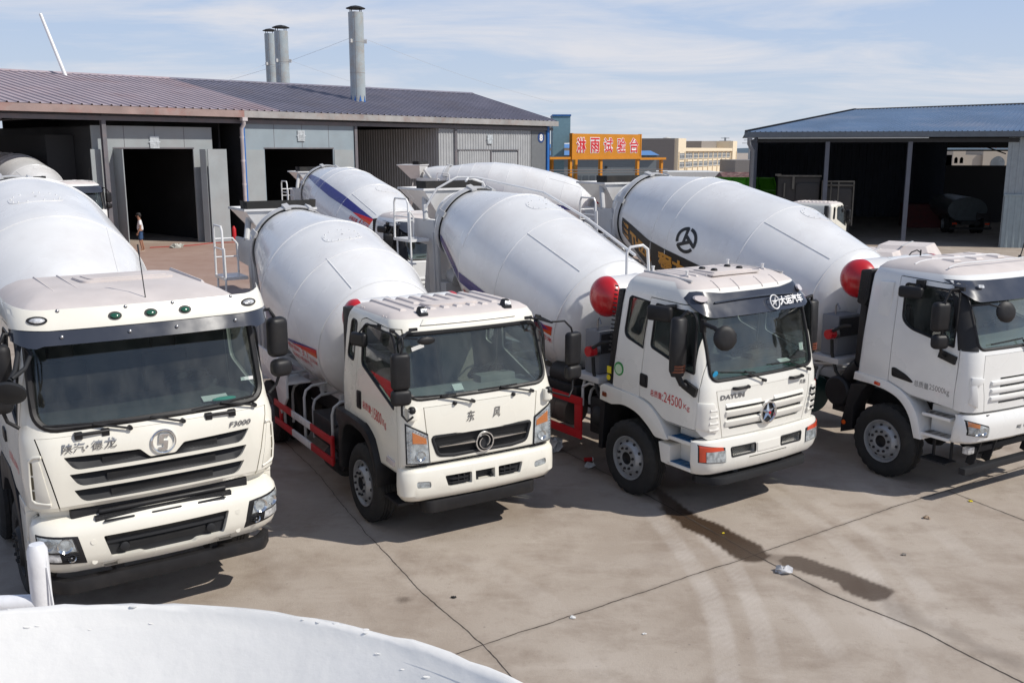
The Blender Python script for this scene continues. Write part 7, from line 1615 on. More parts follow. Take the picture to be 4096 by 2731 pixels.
        h = MB(); h.xz(rpoly([(-1.36, 1.78), (-1.20, 1.76), (-1.20, 1.88), (-1.36, 1.9)], 0.02, 3), sg*1.20, sg*1.235); h.build('handle', BLACK, dr, 30, 0.008)
        side_writing(cab, dr, sg, [('总质量:25000Kg', -1.10, 1.62, 0.62, 0.10, 0.0, 0.0)], REDTXT, -1.6)
    f = MB(); f.tube([(-0.30, -1.12, 2.94), (-0.16, -1.16, 2.86), (0.0, -1.22, 2.72), (0.10, -1.28, 2.66)], 0.022, 8); f.tube([(-0.30, -1.10, 2.92), (-0.12, -1.06, 2.84), (0.02, -1.14, 2.74), (0.10, -1.26, 2.68)], 0.020, 8); f.lathe([(-0.05, 0.10), (-0.02, 0.14), (0.015, 0.145), (0.04, 0.10), (0.05, 0.003)], (0.13, -1.30, 2.56), (0.6, -0.2, -0.5), 24); f.build('front_mirror', DARKGREY, root, 50)
    # bumper
    bp = Cab([(0.68, 1.10, -0.04, 0.06, 0.24, 0.30, -0.34), (0.76, 1.17, 0.03, 0.06, 0.25, 0.30, -0.34), (0.86, 1.20, 0.06, 0.06, 0.25, 0.30, -0.34), (1.06, 1.21, 0.06, 0.06, 0.25, 0.3, -0.34), (1.15, 1.20, 0.03, 0.06, 0.25, 0.3, -0.34), (1.21, 1.17, -0.04, 0.06, 0.24, 0.28, -0.34), (1.235, 1.12, -0.12, 0.06, 0.2, 0.26, -0.34)], 0.03)
    lg = rpoly([(-0.61, 1.03), (0.61, 1.03), (0.545, 0.80), (0.27, 0.80), (0.23, 0.775), (-0.23, 0.775), (-0.27, 0.80), (-0.545, 0.80)], 0.02, 3)
    cs = [MB().yz([(-0.70, 1.165), (0.70, 1.165), (0.70, 1.5), (-0.70, 1.5)], -0.8, 0.4), MB().yz(lg, -0.06, 0.4)]
    for sg in (-1, 1):
        cs.append(MB().yz([(sg*0.49, 0.755), (sg*0.63, 0.75), (sg*0.63, 0.695), (sg*0.49, 0.695)], -0.06, 0.4)); cs.append(MB().yz([(sg*0.80, 0.5), (sg*1.3, 0.5), (sg*1.3, 0.80), (sg*1.1, 0.785), (sg*0.85, 0.73), (sg*0.7, 0.60)], -0.6, 0.4))
    b = link('bumper', cut_all(bp.solid().mesh(), cs), CREAM, root, 35)
    q = MB(); q.yz(fat(lg, 0.01), -0.058, -0.03); q.loft([[(bp.fx(y, 0.92, -0.015), y, 1.03), (bp.fx(y, 0.92, -0.06), y, 0.99), (bp.fx(y, 0.9, -0.05), y, 0.93), (bp.fx(y, 0.9, -0.09), y, 0.93)] for y in np.linspace(-0.58, 0.58, 15)]); lo_ = q.build('lower_grille', DARKGREY, b, 30)
    mesh_fill(lo_, [(-0.36, 0.955), (0.36, 0.955), (0.36, 0.995), (-0.36, 0.995)], 0.0, 'grille_mesh', 0.034, 0.008, 0.02); mesh_fill(lo_, [(-0.37, 0.84), (0.37, 0.84), (0.37, 0.905), (-0.37, 0.905)], 0.0, 'grille_mesh', 0.034, 0.008, 0.02)
    q = MB()
    for sg in (-1, 1): q.lathe([(-0.05, 0.04), (0.015, 0.045), (0.02, 0.035)], (0.0, sg*0.42, 0.875), (1, 0, 0), 20)
    q.build('grille_boss', DARKGREY, lo_, 40)
    for sg in (-1, 1):
        q = MB(); slab_patch(bp, q, (sg*1.175, 1.115), (sg*0.83, 1.07), (sg*0.765, 0.785), (sg*1.175, 0.835), -0.02, 0.006); hl = q.build('headlight', BLACK, b, 30, 0.012)
        q = MB(); slab_patch(bp, q, (sg*1.165, 1.095), (sg*0.885, 1.055), (sg*0.855, 0.93), (sg*1.165, 0.955), 0.0, 0.012); q.build('reflector', REFLECT, hl, 30)
        q = MB(); slab_patch(bp, q, (sg*1.165, 0.935), (sg*1.0, 0.92), (sg*0.985, 0.84), (sg*1.165, 0.86), 0.0, 0.012); q.build('indicator', REFLECT, hl, 30)
        for y, z, r in ((0.95, 1.0, 0.07), (1.09, 1.02, 0.05), (0.90, 0.865, 0.036)):
            x = bp.fx(y, z, 0.012); q = MB(); q.lathe([(-0.02, r), (0.014, r*1.02), (0.002, r*0.8), (-0.02, r*0.45), (-0.008, r*0.3), (-0.004, 0.002)], (x, sg*y, z), (1, sg*0.25*(y > 1), 0), 24, 0, False, True); q.build('bulb_ring', CHROME, hl, 40)
        for z in (0.90, 0.88, 0.86, 0.84):
            q = MB(); slab_patch(bp, q, (sg*0.975, z), (sg*0.83, z), (sg*0.83, z-0.006), (sg*0.975, z-0.006), 0.0, 0.012, n=(3, 2)); q.build('lamp_rib', DARKGREY, hl, 30)
        q = MB(); slab_patch(bp, q, (sg*1.17, 1.10), (sg*0.88, 1.06), (sg*0.84, 0.92), (sg*1.17, 0.95), 0.02, 0.026); q.build('lens', CLEAR, hl, 30)
        q = MB(); q.box((0.0, sg*0.56, 0.72), (0.06, 0.12, 0.006)); q.build('step_tread', STEEL, b, 0)
        for z in (0.78, 0.99): q = MB(); q.lathe([(0, 0.026), (0.004, 0.026)], (bp.fx(0.70, z, 0.0), sg*0.70, z), (1, 0, 0), 18); q.build('bumper_cap', CREAM, b, 30)
    for y in (-0.45, 0.0, 0.45):
        q = MB(); q.xy(rpoly([(0.025, y-0.15), (0.025, y+0.15), (-0.03, y+0.12), (-0.03, y-0.12)], 0.02, 3), 1.164, 1.172); q.build('step_tread', DARKGREY, b, 30)
    q = MB(); q.bb(-0.8, -0.10, -0.86, 0.86, 0.72, 1.30); q.tube([(-0.08, -0.62, 1.24), (-0.08, 0.62, 1.24)], 0.03, 10); q.build('radiator_block', BLACK, root, 35, 0.02)
    q = MB(); q.bb(-0.07, -0.02, -0.66, 0.66, 1.166, 1.215); q.build('bumper_grid', MESHBLK, b, 30)
    q = MB(); slab_patch(cab, q, (-1.1, 1.31), (1.1, 1.31), (1.1, 1.18), (-1.1, 1.18), -0.30, -0.06); q.build('lower_valance', CREAM, body, 30, 0.02)
    u = MB(); u.xy(rpoly([(-0.22, -1.10), (-0.02, -0.98), (0.0, 0), (-0.02, 0.98), (-0.22, 1.10), (-0.30, 1.07), (-0.12, 0.92), (-0.10, 0), (-0.12, -0.92), (-0.30, -1.07)], [0.01, 0.08, 0, 0.08, 0.01, 0.01, 0.08, 0, 0.08, 0.01], 5), 0.49, 0.62); u.bb(-0.35, -0.08, -0.5, -0.42, 0.55, 0.8); u.bb(-0.35, -0.08, 0.42, 0.5, 0.55, 0.8); u.build('underrun_bar', BLACK, root, 35, 0.012)
    k = MB(); k.bb(-0.55, -0.30, 0.98, 1.17, 0.66, 0.69); k.bb(-0.55, -0.30, -1.17, -0.98, 0.66, 0.69); k.build('lower_step', STEEL, root, 30, 0.005)
    interior(root, cab, -2.5, 1.5, 2.10, -0.85, DARKIN, DARKIN, 0.55)
    t = MB(); t.box((-0.25, 0.62, 2.16), (0.10, 0.26, 0.006), Matrix.Rotation(R(20), 3, 'Y')); t.box((cab.fx(0.9, 2.33, -0.03), 0.95, 2.33), (0.004, 0.13, 0.035), Matrix.Rotation(R(-14), 3, 'Y')); t.build('windshield_sticker', PAPER, g, 0)
    t = MB(); t.ball((-0.20, 0.70, 2.15), 0.05, 0.13, 0.02, 10); t.build('document_pouch', TEAL, g, 40)
    fo = rpoly([(-2.1, 1.0), (-2.05, 1.34), (-1.9, 1.49), (-1.2, 1.485), (-0.92, 1.35), (-0.72, 1.0), (-0.70, 0.75), (-0.82, 0.75), (-0.88, 1.0), (-1.1, 1.22), (-1.45, 1.30), (-1.8, 1.22), (-2.0, 1.0)], 0.06, 3)
    fender_pair(root, fo, 0.9, 1.22, BLACK, 0.015)
    step_box(root, 1.21, -0.74, -0.36, (1.28, 0.95), 0.66, CREAM, STEEL, rpoly([(-0.76, 1.34), (-0.37, 1.34), (-0.37, 1.02), (-0.45, 0.98), (-0.45, 0.66), (-0.72, 0.66)], 0.02, 3))
    for sg in (-1, 1): wheel(root, -1.46, sg*1.04, 0.53, 'f', [CHASSIS, CHASSIS], sc=1.04)
    return cab
DR1 = [(-0.35, .6), (0, .95), (1.5, 1.27), (3.5, 1.27), (5.2, .79), (6.2, .62)]
def mixer_near():
    t = pose('mixer_truck', -3.434, 9.072, 0.6003, 'cream mixer truck nearest the camera, three green roof lamps and three black grille slots')
    cab_d(t)
    d = Drum(-3.75, 2.2, 13.5, DR1); dm = d.build(t, 5.2, 0.6, (2.45, 3, 0.22, 0.36), (0.1, 1.48, -32))
    s = MB(); d.band(s, [(4.8, 96), (3.0, 104), (1.5, 100), (0.1, 92)], [(4.8, 106), (3.0, 112), (1.5, 109), (0.1, 92.5)]); s.build('stripe', BLUE, dm, 30)
    water_tank(t, -3.02, 2.55, 0.27, 0.80, 0.2)
    chassis(t, -0.3, -10.2, 1.05, (-1.46, -3.3, -6.6, -7.95))
    for sg in (-1, 1):
        wheel(t, -3.3, sg*1.06, 0.53, 'f', [RIM, CHASSIS], sc=1.04)
        for x in (-6.6, -7.95): wheel(t, x, sg*0.97, 0.52, 'r', sc=1.02)
        r = MB(); r.bb(-5.8, -4.1, sg*1.18, sg*1.14, 0.5, 1.1); r.build('side_guard', RAILRED, t, 30, 0.008)
        m = MB(); m.lathe([(0, 0.28), (0.03, 0.30), (1.2, 0.30), (1.23, 0.28)], (-5.6, sg*0.8, 0.82), (1, 0, 0), 28); m.build('fuel_tank', mat('dull_tank', (0.14, 0.12, 0.105), 0.45, metal=0.4, noise=0.2), t, 40)
    ladder(t, -9.6, 3.7, 2.95, -0.78)
    return t
MIX_NEAR = mixer_near()
# ------------------------------------------------------------------ yard beyond: sign gantry, far buildings, skips, pylons, hills
def sign_gantry():
    t = empty('sign_gantry', (0, 0, 0), 0, 'orange gantry sign with red characters outlined in white', 'sign')
    OR = mat('sign_orange', (0.62, 0.24, 0.012), 0.5, noise=0.1, nscale=1); A = Vector((4.6, 75, 0)); B = Vector((10.5, 80, 0)); d = (B-A).normalized(); n = Vector((d.y, -d.x, 0)); L = (B-A).length
    M = Matrix(((d.x, -n.x, 0, A.x), (d.y, -n.y, 0, A.y), (0, 0, 1, 0), (0, 0, 0, 1))); t.matrix_world = M
    m = MB(); m.bb(0, L, 0, 0.25, 4.05, 5.87); m.bb(-0.05, L+0.05, -0.04, 0.28, 3.92, 4.10); m.bb(-0.04, 0.08, -0.03, 0.28, 4.0, 5.9); m.bb(L-0.08, L+0.04, -0.03, 0.28, 4.0, 5.9); b = m.build('sign_board', OR, t, 0)
    w = MB(); r = MB(); L0 = 0.45; cw = 0.98; gap = (L-0.8-5*cw)/4
    for i, c in enumerate('淋雨试验台'):
        x = L0+i*(cw+gap)
        letters(w, c, lambda u, v: (x-0.05+u, -0.012, 4.39+v), cw+0.10, 1.22, 0.085); letters(r, c, lambda u, v: (x+u, -0.03, 4.43+v), cw, 1.14, 0.032)
    w.build('letter_outline', WHITETXT, b, 0); r.build('lettering', mat('sign_red', (0.60, 0.012, 0.02), 0.5), b, 0)
    for x, y in ((-0.55, 1.6), (0.0, 0.1), (2.6, 2.2), (3.3, 0.1), (L-0.15, 0.1), (L+3.0, 0.3)):
        m = MB(); m.bb(x-0.12, x+0.12, y, y+0.24, 0, 4.0); m.build('post', OR, t, 0)
    m = MB(); m.bb(-2.6, 0, 0.05, 0.25, 3.95, 4.12); m.bb(L, L+3.2, 0.05, 0.25, 3.85, 4.02); m.build('beam', OR, t, 0)
    m = MB()
    for z, y in ((3.15, -0.3), (2.95, -0.3), (2.2, -0.3)): m.tube([(-2.6, y, z), (L+3, y, z-0.1)], 0.035, 6)
    m.build('spray_pipe', STEEL, t, 40)
sign_gantry()
def box_building(name, x0, x1, y, depth, z1, m_, label, cat, roof=None, rz=0.0, z0=0):
    t = empty(name, ((x0+x1)/2, y, 0), rz, label, cat); w = (x1-x0)/2; m = MB(); m.bb(-w, w, 0, depth, z0, z1); m.build('wall', m_, t, 0)
    if roof:
        h, rm = roof; m = MB(); m.loft([[(-w-0.3, -0.4, z1), (-w-0.3, depth/2, z1+h), (-w-0.3, depth+0.4, z1)], [(w+0.3, -0.4, z1), (w+0.3, depth/2, z1+h), (w+0.3, depth+0.4, z1)]]); m.build('roof', rm, t, 0)
    return t
OFF = mat('office_cream', (0.80, 0.68, 0.50), 0.7, noise=0.05); OFFG = mat('office_grey', (0.25, 0.225, 0.205), 0.8, noise=0.06); WIN = mat('far_window', (0.13, 0.15, 0.17), 0.25, noise=0.2, nscale=0.6); FRAME = mat('window_frame', (0.62, 0.62, 0.60), 0.5)
def office():
    t = empty('office_block', (28.2, 170, 0), R(65.5), 'cream office block with two visible rows of windows and a grey end wall', 'office building'); W = 49.5
    m = MB(); m.bb(0, W, 0, 16, 0, 4.85); m.build('wall', OFF, t, 0)
    m = MB(); m.bb(-0.3, -0.02, 0.0, 10, 0, 5.0); m.bb(-0.3, -0.02, 0.0, 6.0, 5.0, 6.6); m.build('end_wall', OFFG, t, 0)
    m = MB(); m.bb(0.0, 5.2, -0.6, 6, 0, 6.6); m.build('stair_tower', OFF, t, 0); m = MB(); m.bb(W-4.2, W+0.1, -0.5, 6, 0, 6.5); m.build('stair_tower', OFF, t, 0); m = MB(); m.bb(W-18, W-4.3, 3, 9, 4.75, 6.4); m.build('roof_room', OFFG, t, 0)
    m = MB(); m.bb(5.25, W-4.25, -0.45, -0.02, 4.4, 5.0); m.build('parapet', OFF, t, 0)
    for r, (z, h) in enumerate(((3.2, 0.85), (1.7, 0.85))):
        for i in range(12):
            p = (W-1.0)/12; x = 0.6+i*p; y = -0.62 if x < 5 else (-0.52 if x > W-4.4 else -0.02); w = 3.3
            f = MB(); f.bb(x, x+w, y-0.04, y-0.01, z, z+h); f = f.build('window', WIN, t, 0); q = MB()
            for a in (0, 0.33, 0.66, 1.0): q.bb(x+w*a-0.07, x+w*a+0.07, y-0.09, y-0.04, z, z+h)
            q.bb(x, x+w, y-0.10, y-0.045, z+h*0.62, z+h*0.62+0.08); q.bb(x-0.15, x+w+0.15, y-0.14, y-0.04, z-0.12, z-0.01); q.build('window_frame', FRAME, f, 0)
    for i in range(13): m = MB(); x = 0.45+i*(W-1.0)/12; y = -0.62 if x < 5 else (-0.52 if x > W-4.4 else -0.02); m.bb(x-0.14, x+0.14, y-0.14, y-0.01, 0, 4.3); m.build('pilaster', OFF, t, 0)
    m = MB(); m.lathe([(0, 0.7), (2.0, 0.7), (2.2, 0.1)], (9, 4, 4.8), (0, 0, 1), 16); m.build('roof_tank', FRAME, t, 40)
office()
GREYW = mat('far_grey_wall', (0.21, 0.235, 0.25), 0.7, noise=0.1, nscale=0.3); FBLUE = mat('far_blue_roof', (0.09, 0.24, 0.52), 0.5); WHW = mat('far_white_wall', (0.60, 0.60, 0.59), 0.7, noise=0.08)
b = box_building('far_workshop', 4.6, 16.5, 112, 14, 4.05, GREYW, 'long grey workshop with blue-edged roof seen behind the orange sign', 'workshop', (0.5, FBLUE))
for i in range(14): m = MB(); m.bb(-5.6+0.8*i, -5.0+0.8*i, -0.04, -0.01, 1.3, 1.75); m.build('window', WIN, b, 0)
for x in (-3.5, 0.2, 3.8): m = MB(); m.bb(x-0.15, x+0.15, -0.1, -0.01, 2.6, 2.8); m.build('wall_lamp', CHASSIS, b, 0)
box_building('pale_warehouse', 6.5, 30, 300, 20, 5.2, mat('sand_wall', (0.5, 0.42, 0.33), 0.8), 'low sand-coloured warehouse on the horizon left of the sign', 'warehouse', (1.2, FBLUE))
t = empty('gable_wall', (3.5, 76, 0), 0, 'narrow pale blue gable wall rising beside the blue corner column', 'wall'); m = MB(); m.bb(-0.35, 0.55, 0, 4, 0, 5.2); m.bb(-0.35, 1.0, 0, 4, 5.2, 7.2); m.build('wall', PALEBLUE, t, 0); m = MB(); m.bb(-0.4, 1.05, -0.05, 4.05, 7.2, 7.32); m.build('coping', BLUEP, t, 0)
box_building('white_shed', 16.0, 26.2, 121, 10, 1.95, WHW, 'low white shed behind the drum with the black band', 'shed')
b = box_building('yellow_store', 24.6, 29.2, 112, 5, 1.35, mat('yellow_wall', (0.55, 0.42, 0.22), 0.75, noise=0.05), 'yellow store with patched brown tile roof', 'store', (0.75, mat('brown_tile', (0.13, 0.055, 0.05), 0.7, noise=0.5, nscale=2, dirt=(0.4, 0.33, 0.28), dscale=1.4, damt=0.6)))
box_building('grey_depot', 36.5, 42.5, 160, 12, 3.0, mat('depot_grey', (0.22, 0.205, 0.195), 0.7, noise=0.08), 'plain grey-brown depot right of the cream office', 'depot')
m = MB(); m.bb(-1.6, 1.6, -0.1, 0, 0.5, 1.4)
def skip(x, y, label):
    t = empty('refuse_skip', (x, y, 0), R(-8), label, 'skip'); t.scale = (1.45,)*3; G = mat('skip_green', (0.10, 0.42, 0.015), 0.45, noise=0.1)
    m = MB(); m.loft([[(-1.3, -0.8, 0.2), (1.3, -0.8, 0.2), (1.3, 0.8, 0.2), (-1.3, 0.8, 0.2)], [(-1.9, -1.0, 1.0), (1.7, -1.0, 1.0), (1.7, 1.0, 1.0), (-1.9, 1.0, 1.0)], [(-1.5, -0.2, 2.0), (1.5, -0.2, 2.0), (1.5, 1.0, 2.0), (-1.5, 1.0, 2.0)]]); b = m.build('bin_body', G, t, 0)
    m = MB()
    for i in range(6): u = i/5; m.tube([(-1.9+3.6*u, -1.03, 1.0), (-1.5+3.0*u, -0.22, 2.02)], 0.05, 4)
    for v in (0.0, 0.5, 1.0): m.tube([(-1.9+0.4*v, -1.03+0.81*v, 1.0+1.02*v), (1.7-0.2*v, -1.03+0.81*v, 1.0+1.02*v)], 0.05, 4)
    m.build('bin_rib', G, b, 0)
skip(14.2, 61.5, 'bright green ribbed refuse skip in front of the yellow store')
def pylon(x, y, h, label, arms=2):
    m = MB(); m.tube([(0, 0, 0), (0, 0, h)], 0.0016*y*0.7, 4)
    for k in range(arms): z = h*(0.97-0.13*k); w = 0.0042*y*(1+0.4*k); m.tube([(-w, 0, z), (w, 0, z)], 0.0004*y, 4)
    o = m.build('pylon', mat('pylon_grey', (0.22, 0.25, 0.28), 0.6), None, 0); o.location = (x, y, 0); tag(o, label, 'pylon', 'pylons on the horizon')
pylon(60, 480, 8.2, 'thin lattice pylon above the middle of the cream office'); pylon(104, 480, 10.5, 'twin-armed pylon above the right end of the cream office'); pylon(116, 480, 11.0, 'tall pale mast right of the cream office', 3); pylon(146, 480, 5.8, 'small pylon just left of the dark shed'); pylon(62, 500, 9.6, 'pylon tip showing above the orange sign', 1)
def hills():
    r = random.Random(5); m = MB(); X = np.linspace(-900, 1700, 90)
    for y, amp, seed in ((1500, 6, 0), ):
        top = [amp*(0.55+0.45*sin(x*0.0052+1)*cos(x*0.0021+2)+0.25*sin(x*0.017))+2.5 for x in X]
        m.loft([[(x, y-120, -1), (x, y, h), (x, y+250, h*1.1), (x, y+600, -1)] for x, h in zip(X, top)])
    o = m.build('hills', mat('hill_blue', (0.075, 0.115, 0.15), 0.9, noise=0.2, nscale=0.02), None, 60); kind(o, 'structure')
hills()
def hotel():
    t = empty('hotel_block', (92, 205, 0), 0, 'beige block with arched windows and red roof letters, framed by the shed opening', 'building'); BE = mat('hotel_beige', (0.42, 0.37, 0.31), 0.7)
    m = MB(); m.bb(0, 13, 0, 10, -2, 3.6); m.bb(0, 2.6, -0.4, 10, -2, 4.4); m.bb(6.2, 12.4, -0.6, 10, -2, 4.7); m.build('wall', BE, t, 0)
    for x in (0.35, 1.5): m = MB(); m.yz(rpoly([(0, 1.9), (0.7, 1.9), (0.7, 2.9), (0.35, 3.25), (0, 2.9)], [0, 0, 0.2, 0.3, 0.2], 3), -0.46, -0.41); m2 = MB(); m2.add([(x+v[1], v[0] if False else -0.42, v[2]) for v in m.v], m.f); m2.build('arched_window', WIN, t, 0)
    m = MB(); P = rpoly([(7.9, 0.5), (10.8, 0.5), (10.8, 2.6), (9.35, 3.6), (7.9, 2.6)], [0, 0, 0.6, 1.0, 0.6], 4); m.xz(P, -0.66, -0.61); m.build('arched_window', WIN, t, 0)
    for i in range(9):
        m = MB(); m.bb(0.4+1.4*i, 1.1+1.4*i, -0.68 if 6.2 <= 0.4+1.4*i else (-0.46 if i < 2 else -0.05), -0.62 if 6.2 <= 0.4+1.4*i else (-0.41 if i < 2 else -0.01), 0.4, 1.2); m.build('window', WIN, t, 0)
    m = MB(); letters(m, '久泰汽车', lambda u, v: (7.6+u, 1.0, 4.95+v), 5.2, 1.1, 0.03); m.tube([(6.2, 1, 5.0), (6.5, 1, 6.0), (6.8, 1, 5.0), (7.1, 1, 6.0)], 0.1, 4); m.build('lettering', mat('roof_red', (0.30, 0.05, 0.05), 0.6), t, 0)
hotel()
# grass strip and low bushes between the gantry posts
def grass():
    r = random.Random(2); m = MB()
    for i in range(2600):
        x, y = r.uniform(3, 30), r.uniform(84, 108); h = r.uniform(0.25, 0.75); a = r.uniform(0, pi); w = r.uniform(0.15, 0.4)
        m.add([(x-w*cos(a), y-w*sin(a), 0), (x+w*cos(a), y+w*sin(a), 0), (x+r.uniform(-0.2, 0.2), y, h)], [(0, 1, 2)])
    o = m.build('grass', mat('weeds', (0.065, 0.10, 0.03), 0.9, noise=0.4, nscale=1), None, 0); kind(o, 'stuff'); tag(o, 'rank green weeds growing beyond the sign gantry', 'grass')
grass()

# ------------------------------------------------------------------ trucks farther back, built from copies of the parts above
def clone(src, t, skip=(), drop=('lettering',)):
    for ch in list(src.children):
        if ch.name.split('.')[0] in skip: continue
        c = ch.copy(); COL.objects.link(c); c.parent = t
        for g in list(ch.children):
            if g.name.split('.')[0] in drop: continue
            q = g.copy(); COL.objects.link(q); q.parent = c
def stripe_set(d, dm, txt):
    if txt == 'low':
        s = MB(); d.band(s, [(6, 95), (0.3, 92)], [(6, 104), (0.3, 100)]); s.build('stripe', BLUE, dm, 30); return
    s = MB(); d.band(s, [(5.2, 43.5), (4.25, 44), (1.54, 45), (0.04, 46)], [(5.2, 52), (4.0, 55), (2.39, 57.5), (0.89, 56), (0.04, 46.5)]); s.build('stripe', BLUE, dm, 30)
    s = MB(); d.band(s, [(0.89, 56), (0.45, 51), (0.04, 46.5)], [(0.87, 56.5), (0.45, 57.5), (0.02, 57.5)]); s.build('stripe', ORED, dm, 30)
    s = MB(); d.band(s, [(0.5, 55.5), (0.04, 52.5)], [(0.48, 57.5), (0.03, 57.5)], off=0.009); s.build('stripe', ORANGE, dm, 30)
    l = MB(); d.write(l, '运输容量:', 0.92, 67, 0.40, 0.12, 0.012); d.write(l, txt, 0.48, 66, 0.22, 0.15, 0.0); d.write(l, '立方米', 0.24, 64.5, 0.22, 0.11, 0.012); d.write(l, '运输介质:混凝土', 0.90, 76, 0.80, 0.12, 0.012); l.build('lettering', REDTXT, dm, 0)
def back_truck(x, y, h, label, stripes=None, al=12.4, z0=2.21, scale=1.0, prof=DR4, sA=5.33, tail=0.6):
    t = pose('mixer_truck', x, y, h, label); t.scale = (scale,)*3
    clone(MIX_BLACK, t, ('drum', 'guard_hoop', 'rear_stand', 'hopper', 'chute', 'drive_pedestal', 'water_hose')+(('water_tank',) if stripes == '4.0' else ()))
    d = Drum(-3.21, z0, al, prof); dm = d.build(t, sA, tail, (1.2, -10, 0.20, 0.34), (0.10, 1.47, 37))
    if stripes: stripe_set(d, dm, stripes)
    return t
back_truck(-1.5, 23.4, 0.54, 'white mixer truck behind the orange-indicator one, navy stripe ending in red and orange', '4.0')
back_truck(-17.75, 39.6, 0.75, 'white mixer truck with smoked visor waiting before the workshop columns', scale=1.08)
back_truck(6.1, 40.5, 1.36, 'white mixer truck standing side-on in the back row, hopper to the left', 'low', 10.0, 2.32, 1.0, [(-0.35, .7), (0, 0.96), (0.8, 1.10), (1.6, 1.18), (2.4, 1.215), (3.2, 1.21), (4.0, 1.14), (4.8, 0.98), (5.4, .80), (5.95, .62), (7.2, .5)], 5.95, 1.0)

# ------------------------------------------------------------------ water tanker behind the drum
def tanker():
    t = pose('water_tanker', 13.35, 41.2, R(139), 'small white water tanker with rails on its cream tank, facing the dark shed', 'white tankers in the yard', 'tanker'); del t['group']; t.scale = (0.92,)*3
    clone(MIX_SMALL, t, ('drum', 'guard_hoop', 'rear_stand', 'hopper', 'chute', 'drive_pedestal', 'water_tank', 'ladder', 'side_guard', 'rear_mudguard', 'subframe'))
    TK = mat('tank_cream', (0.78, 0.77, 0.71), 0.35, coat=0.2, noise=0.04); m = MB(); sec = rpoly([(-0.95, 1.15), (0.95, 1.15), (0.95, 2.2), (-0.95, 2.2)], 0.42, 7); m.loft([[(x, y*s, 1.68+(z-1.68)*s) for y, z in sec] for x, s in ((-6.8, 0.9), (-6.7, 1.0), (-2.75, 1.0), (-2.6, 0.9))]); k = m.build('tank', TK, t, 30)
    m = MB(); m.tube([(-6.3, -0.6, 2.2), (-6.3, -0.6, 2.42), (-2.9, -0.6, 2.42), (-2.9, -0.6, 2.2)], 0.025, 6); m.tube([(-6.3, 0.6, 2.2), (-6.3, 0.6, 2.42), (-2.9, 0.6, 2.42), (-2.9, 0.6, 2.2)], 0.025, 6); m.build('tank_rail', WHITE, k, 40)
    m = MB(); m.bb(-5.2, -4.5, -0.3, 0.3, 2.2, 2.36); m.bb(-5.6, -4.1, -0.45, 0.45, 2.19, 2.24); m.build('manhole', WHITE, k, 30, 0.03)
    m = MB(); m.bb(-2.45, -2.1, -0.9, 0.9, 1.1, 2.0); m.build('pump_cover', DARKGREY, t, 0, 0.03)
tanker()
def grey_bins(x, y, w, z, label):
    t = empty('equipment_box', (x, y, 0), R(-32), label, 'equipment box', 'grey equipment boxes behind the right truck'); m = MB()
    m.loft([[(-w, -0.6, 0.5), (w, -0.6, 0.5), (w, 0.9, 0.5), (-w, 0.9, 0.5)], [(-w, -0.6, z-0.25), (w, -0.6, z-0.25), (w, 0.9, z-0.25), (-w, 0.9, z-0.25)], [(-w+0.1, -0.3, z), (w-0.15, -0.3, z), (w-0.15, 0.8, z), (-w+0.1, 0.8, z)]]); b = m.build('box_body', DUSTY, t, 0, 0.02)
    m = MB(); m.bb(-0.02, 0.02, -0.5, 0.8, z-0.0, z+0.015); m.build('lid_seam', GALV, b, 0)
grey_bins(7.9, 20.9, 0.55, 2.52, 'smaller dusty grey equipment box beside the red ball of the right truck'); grey_bins(8.75, 21.4, 0.62, 2.60, 'larger dusty grey equipment box behind the roof of the right truck')

# ------------------------------------------------------------------ foreground: hopper the photographer stands above, and its handrail
def near_hopper():
    t = empty('feed_hopper', (-0.745, 0.745, -0.012), 0, 'round white feed hopper with flaking paint on its rim, filling the near left corner', 'hopper'); rr = random.Random(4)
    WH = mat('hopper_white', (0.79, 0.78, 0.755), 0.45, noise=0.03, nscale=6, bump=0.25, bscale=18)
    def ring(r, z, j=0.0): return [(r*1.08*cos(2*pi*i/160)+0, r*sin(2*pi*i/160), z+(rr.uniform(-j, j))) for i in range(160)]
    m = MB(); m.loft([ring(0.25, 3.36), ring(0.98, 3.775), ring(0.985, 3.80, 0.0025), ring(0.992, 3.808, 0.003), ring(1.004, 3.806, 0.003), ring(1.008, 3.795, 0.002), ring(1.006, 3.765), ring(0.29, 3.32)], caps=False); m.build('hopper_cone', WH, t, 60)
    m = MB()
    for k in range(70):
        a = rr.uniform(0.1, 3.0); q = rr.uniform(0.965, 1.0); z = 3.8065 if q > 0.988 else 3.776-(0.98-q)*0.57; s_ = rr.uniform(0.0012, 0.0035)
        m.ball((q*1.08*cos(a), q*sin(a), z), s_*2.6, s_*1.2, s_*0.6, 6)
    f = m.build('paint_flake', WH, t, 40); f['kind'] = 'stuff'
    h = empty('handrail', (-1.235, 2.35, 0), 0, 'thick white painted handrail post with side rail beside the hopper', 'handrail')
    RP = mat('rail_white', (0.76, 0.77, 0.80), 0.4, coat=0.2, noise=0.05, nscale=8, bump=0.3, bscale=25)
    m = MB(); m.lathe([(2.2, 0.026), (3.60, 0.026), (3.645, 0.025), (3.66, 0.018), (3.662, 0.004)], (0, 0, 0), (0, 0, 1), 24); p = m.build('post', RP, h, 50); p.scale = (1, 1.0, 1)
    m = MB(); m.tube([(0, 0, 3.495), (-0.5, -0.05, 3.50), (-1.2, -0.15, 3.50)], 0.024, 14); m.build('side_rail', RP, h, 50)
    m = MB(); m.add([(0.026, -0.01, 3.64), (0.033, -0.015, 3.50), (0.036, -0.015, 3.36), (0.028, -0.012, 3.45)], [(0, 1, 2, 3)]); m.tube([(0.026, -0.01, 3.6), (0.040, -0.02, 3.47), (0.058, -0.02, 3.36)], 0.003, 5); m.build('paint_drip', RP, p, 0)
near_hopper()

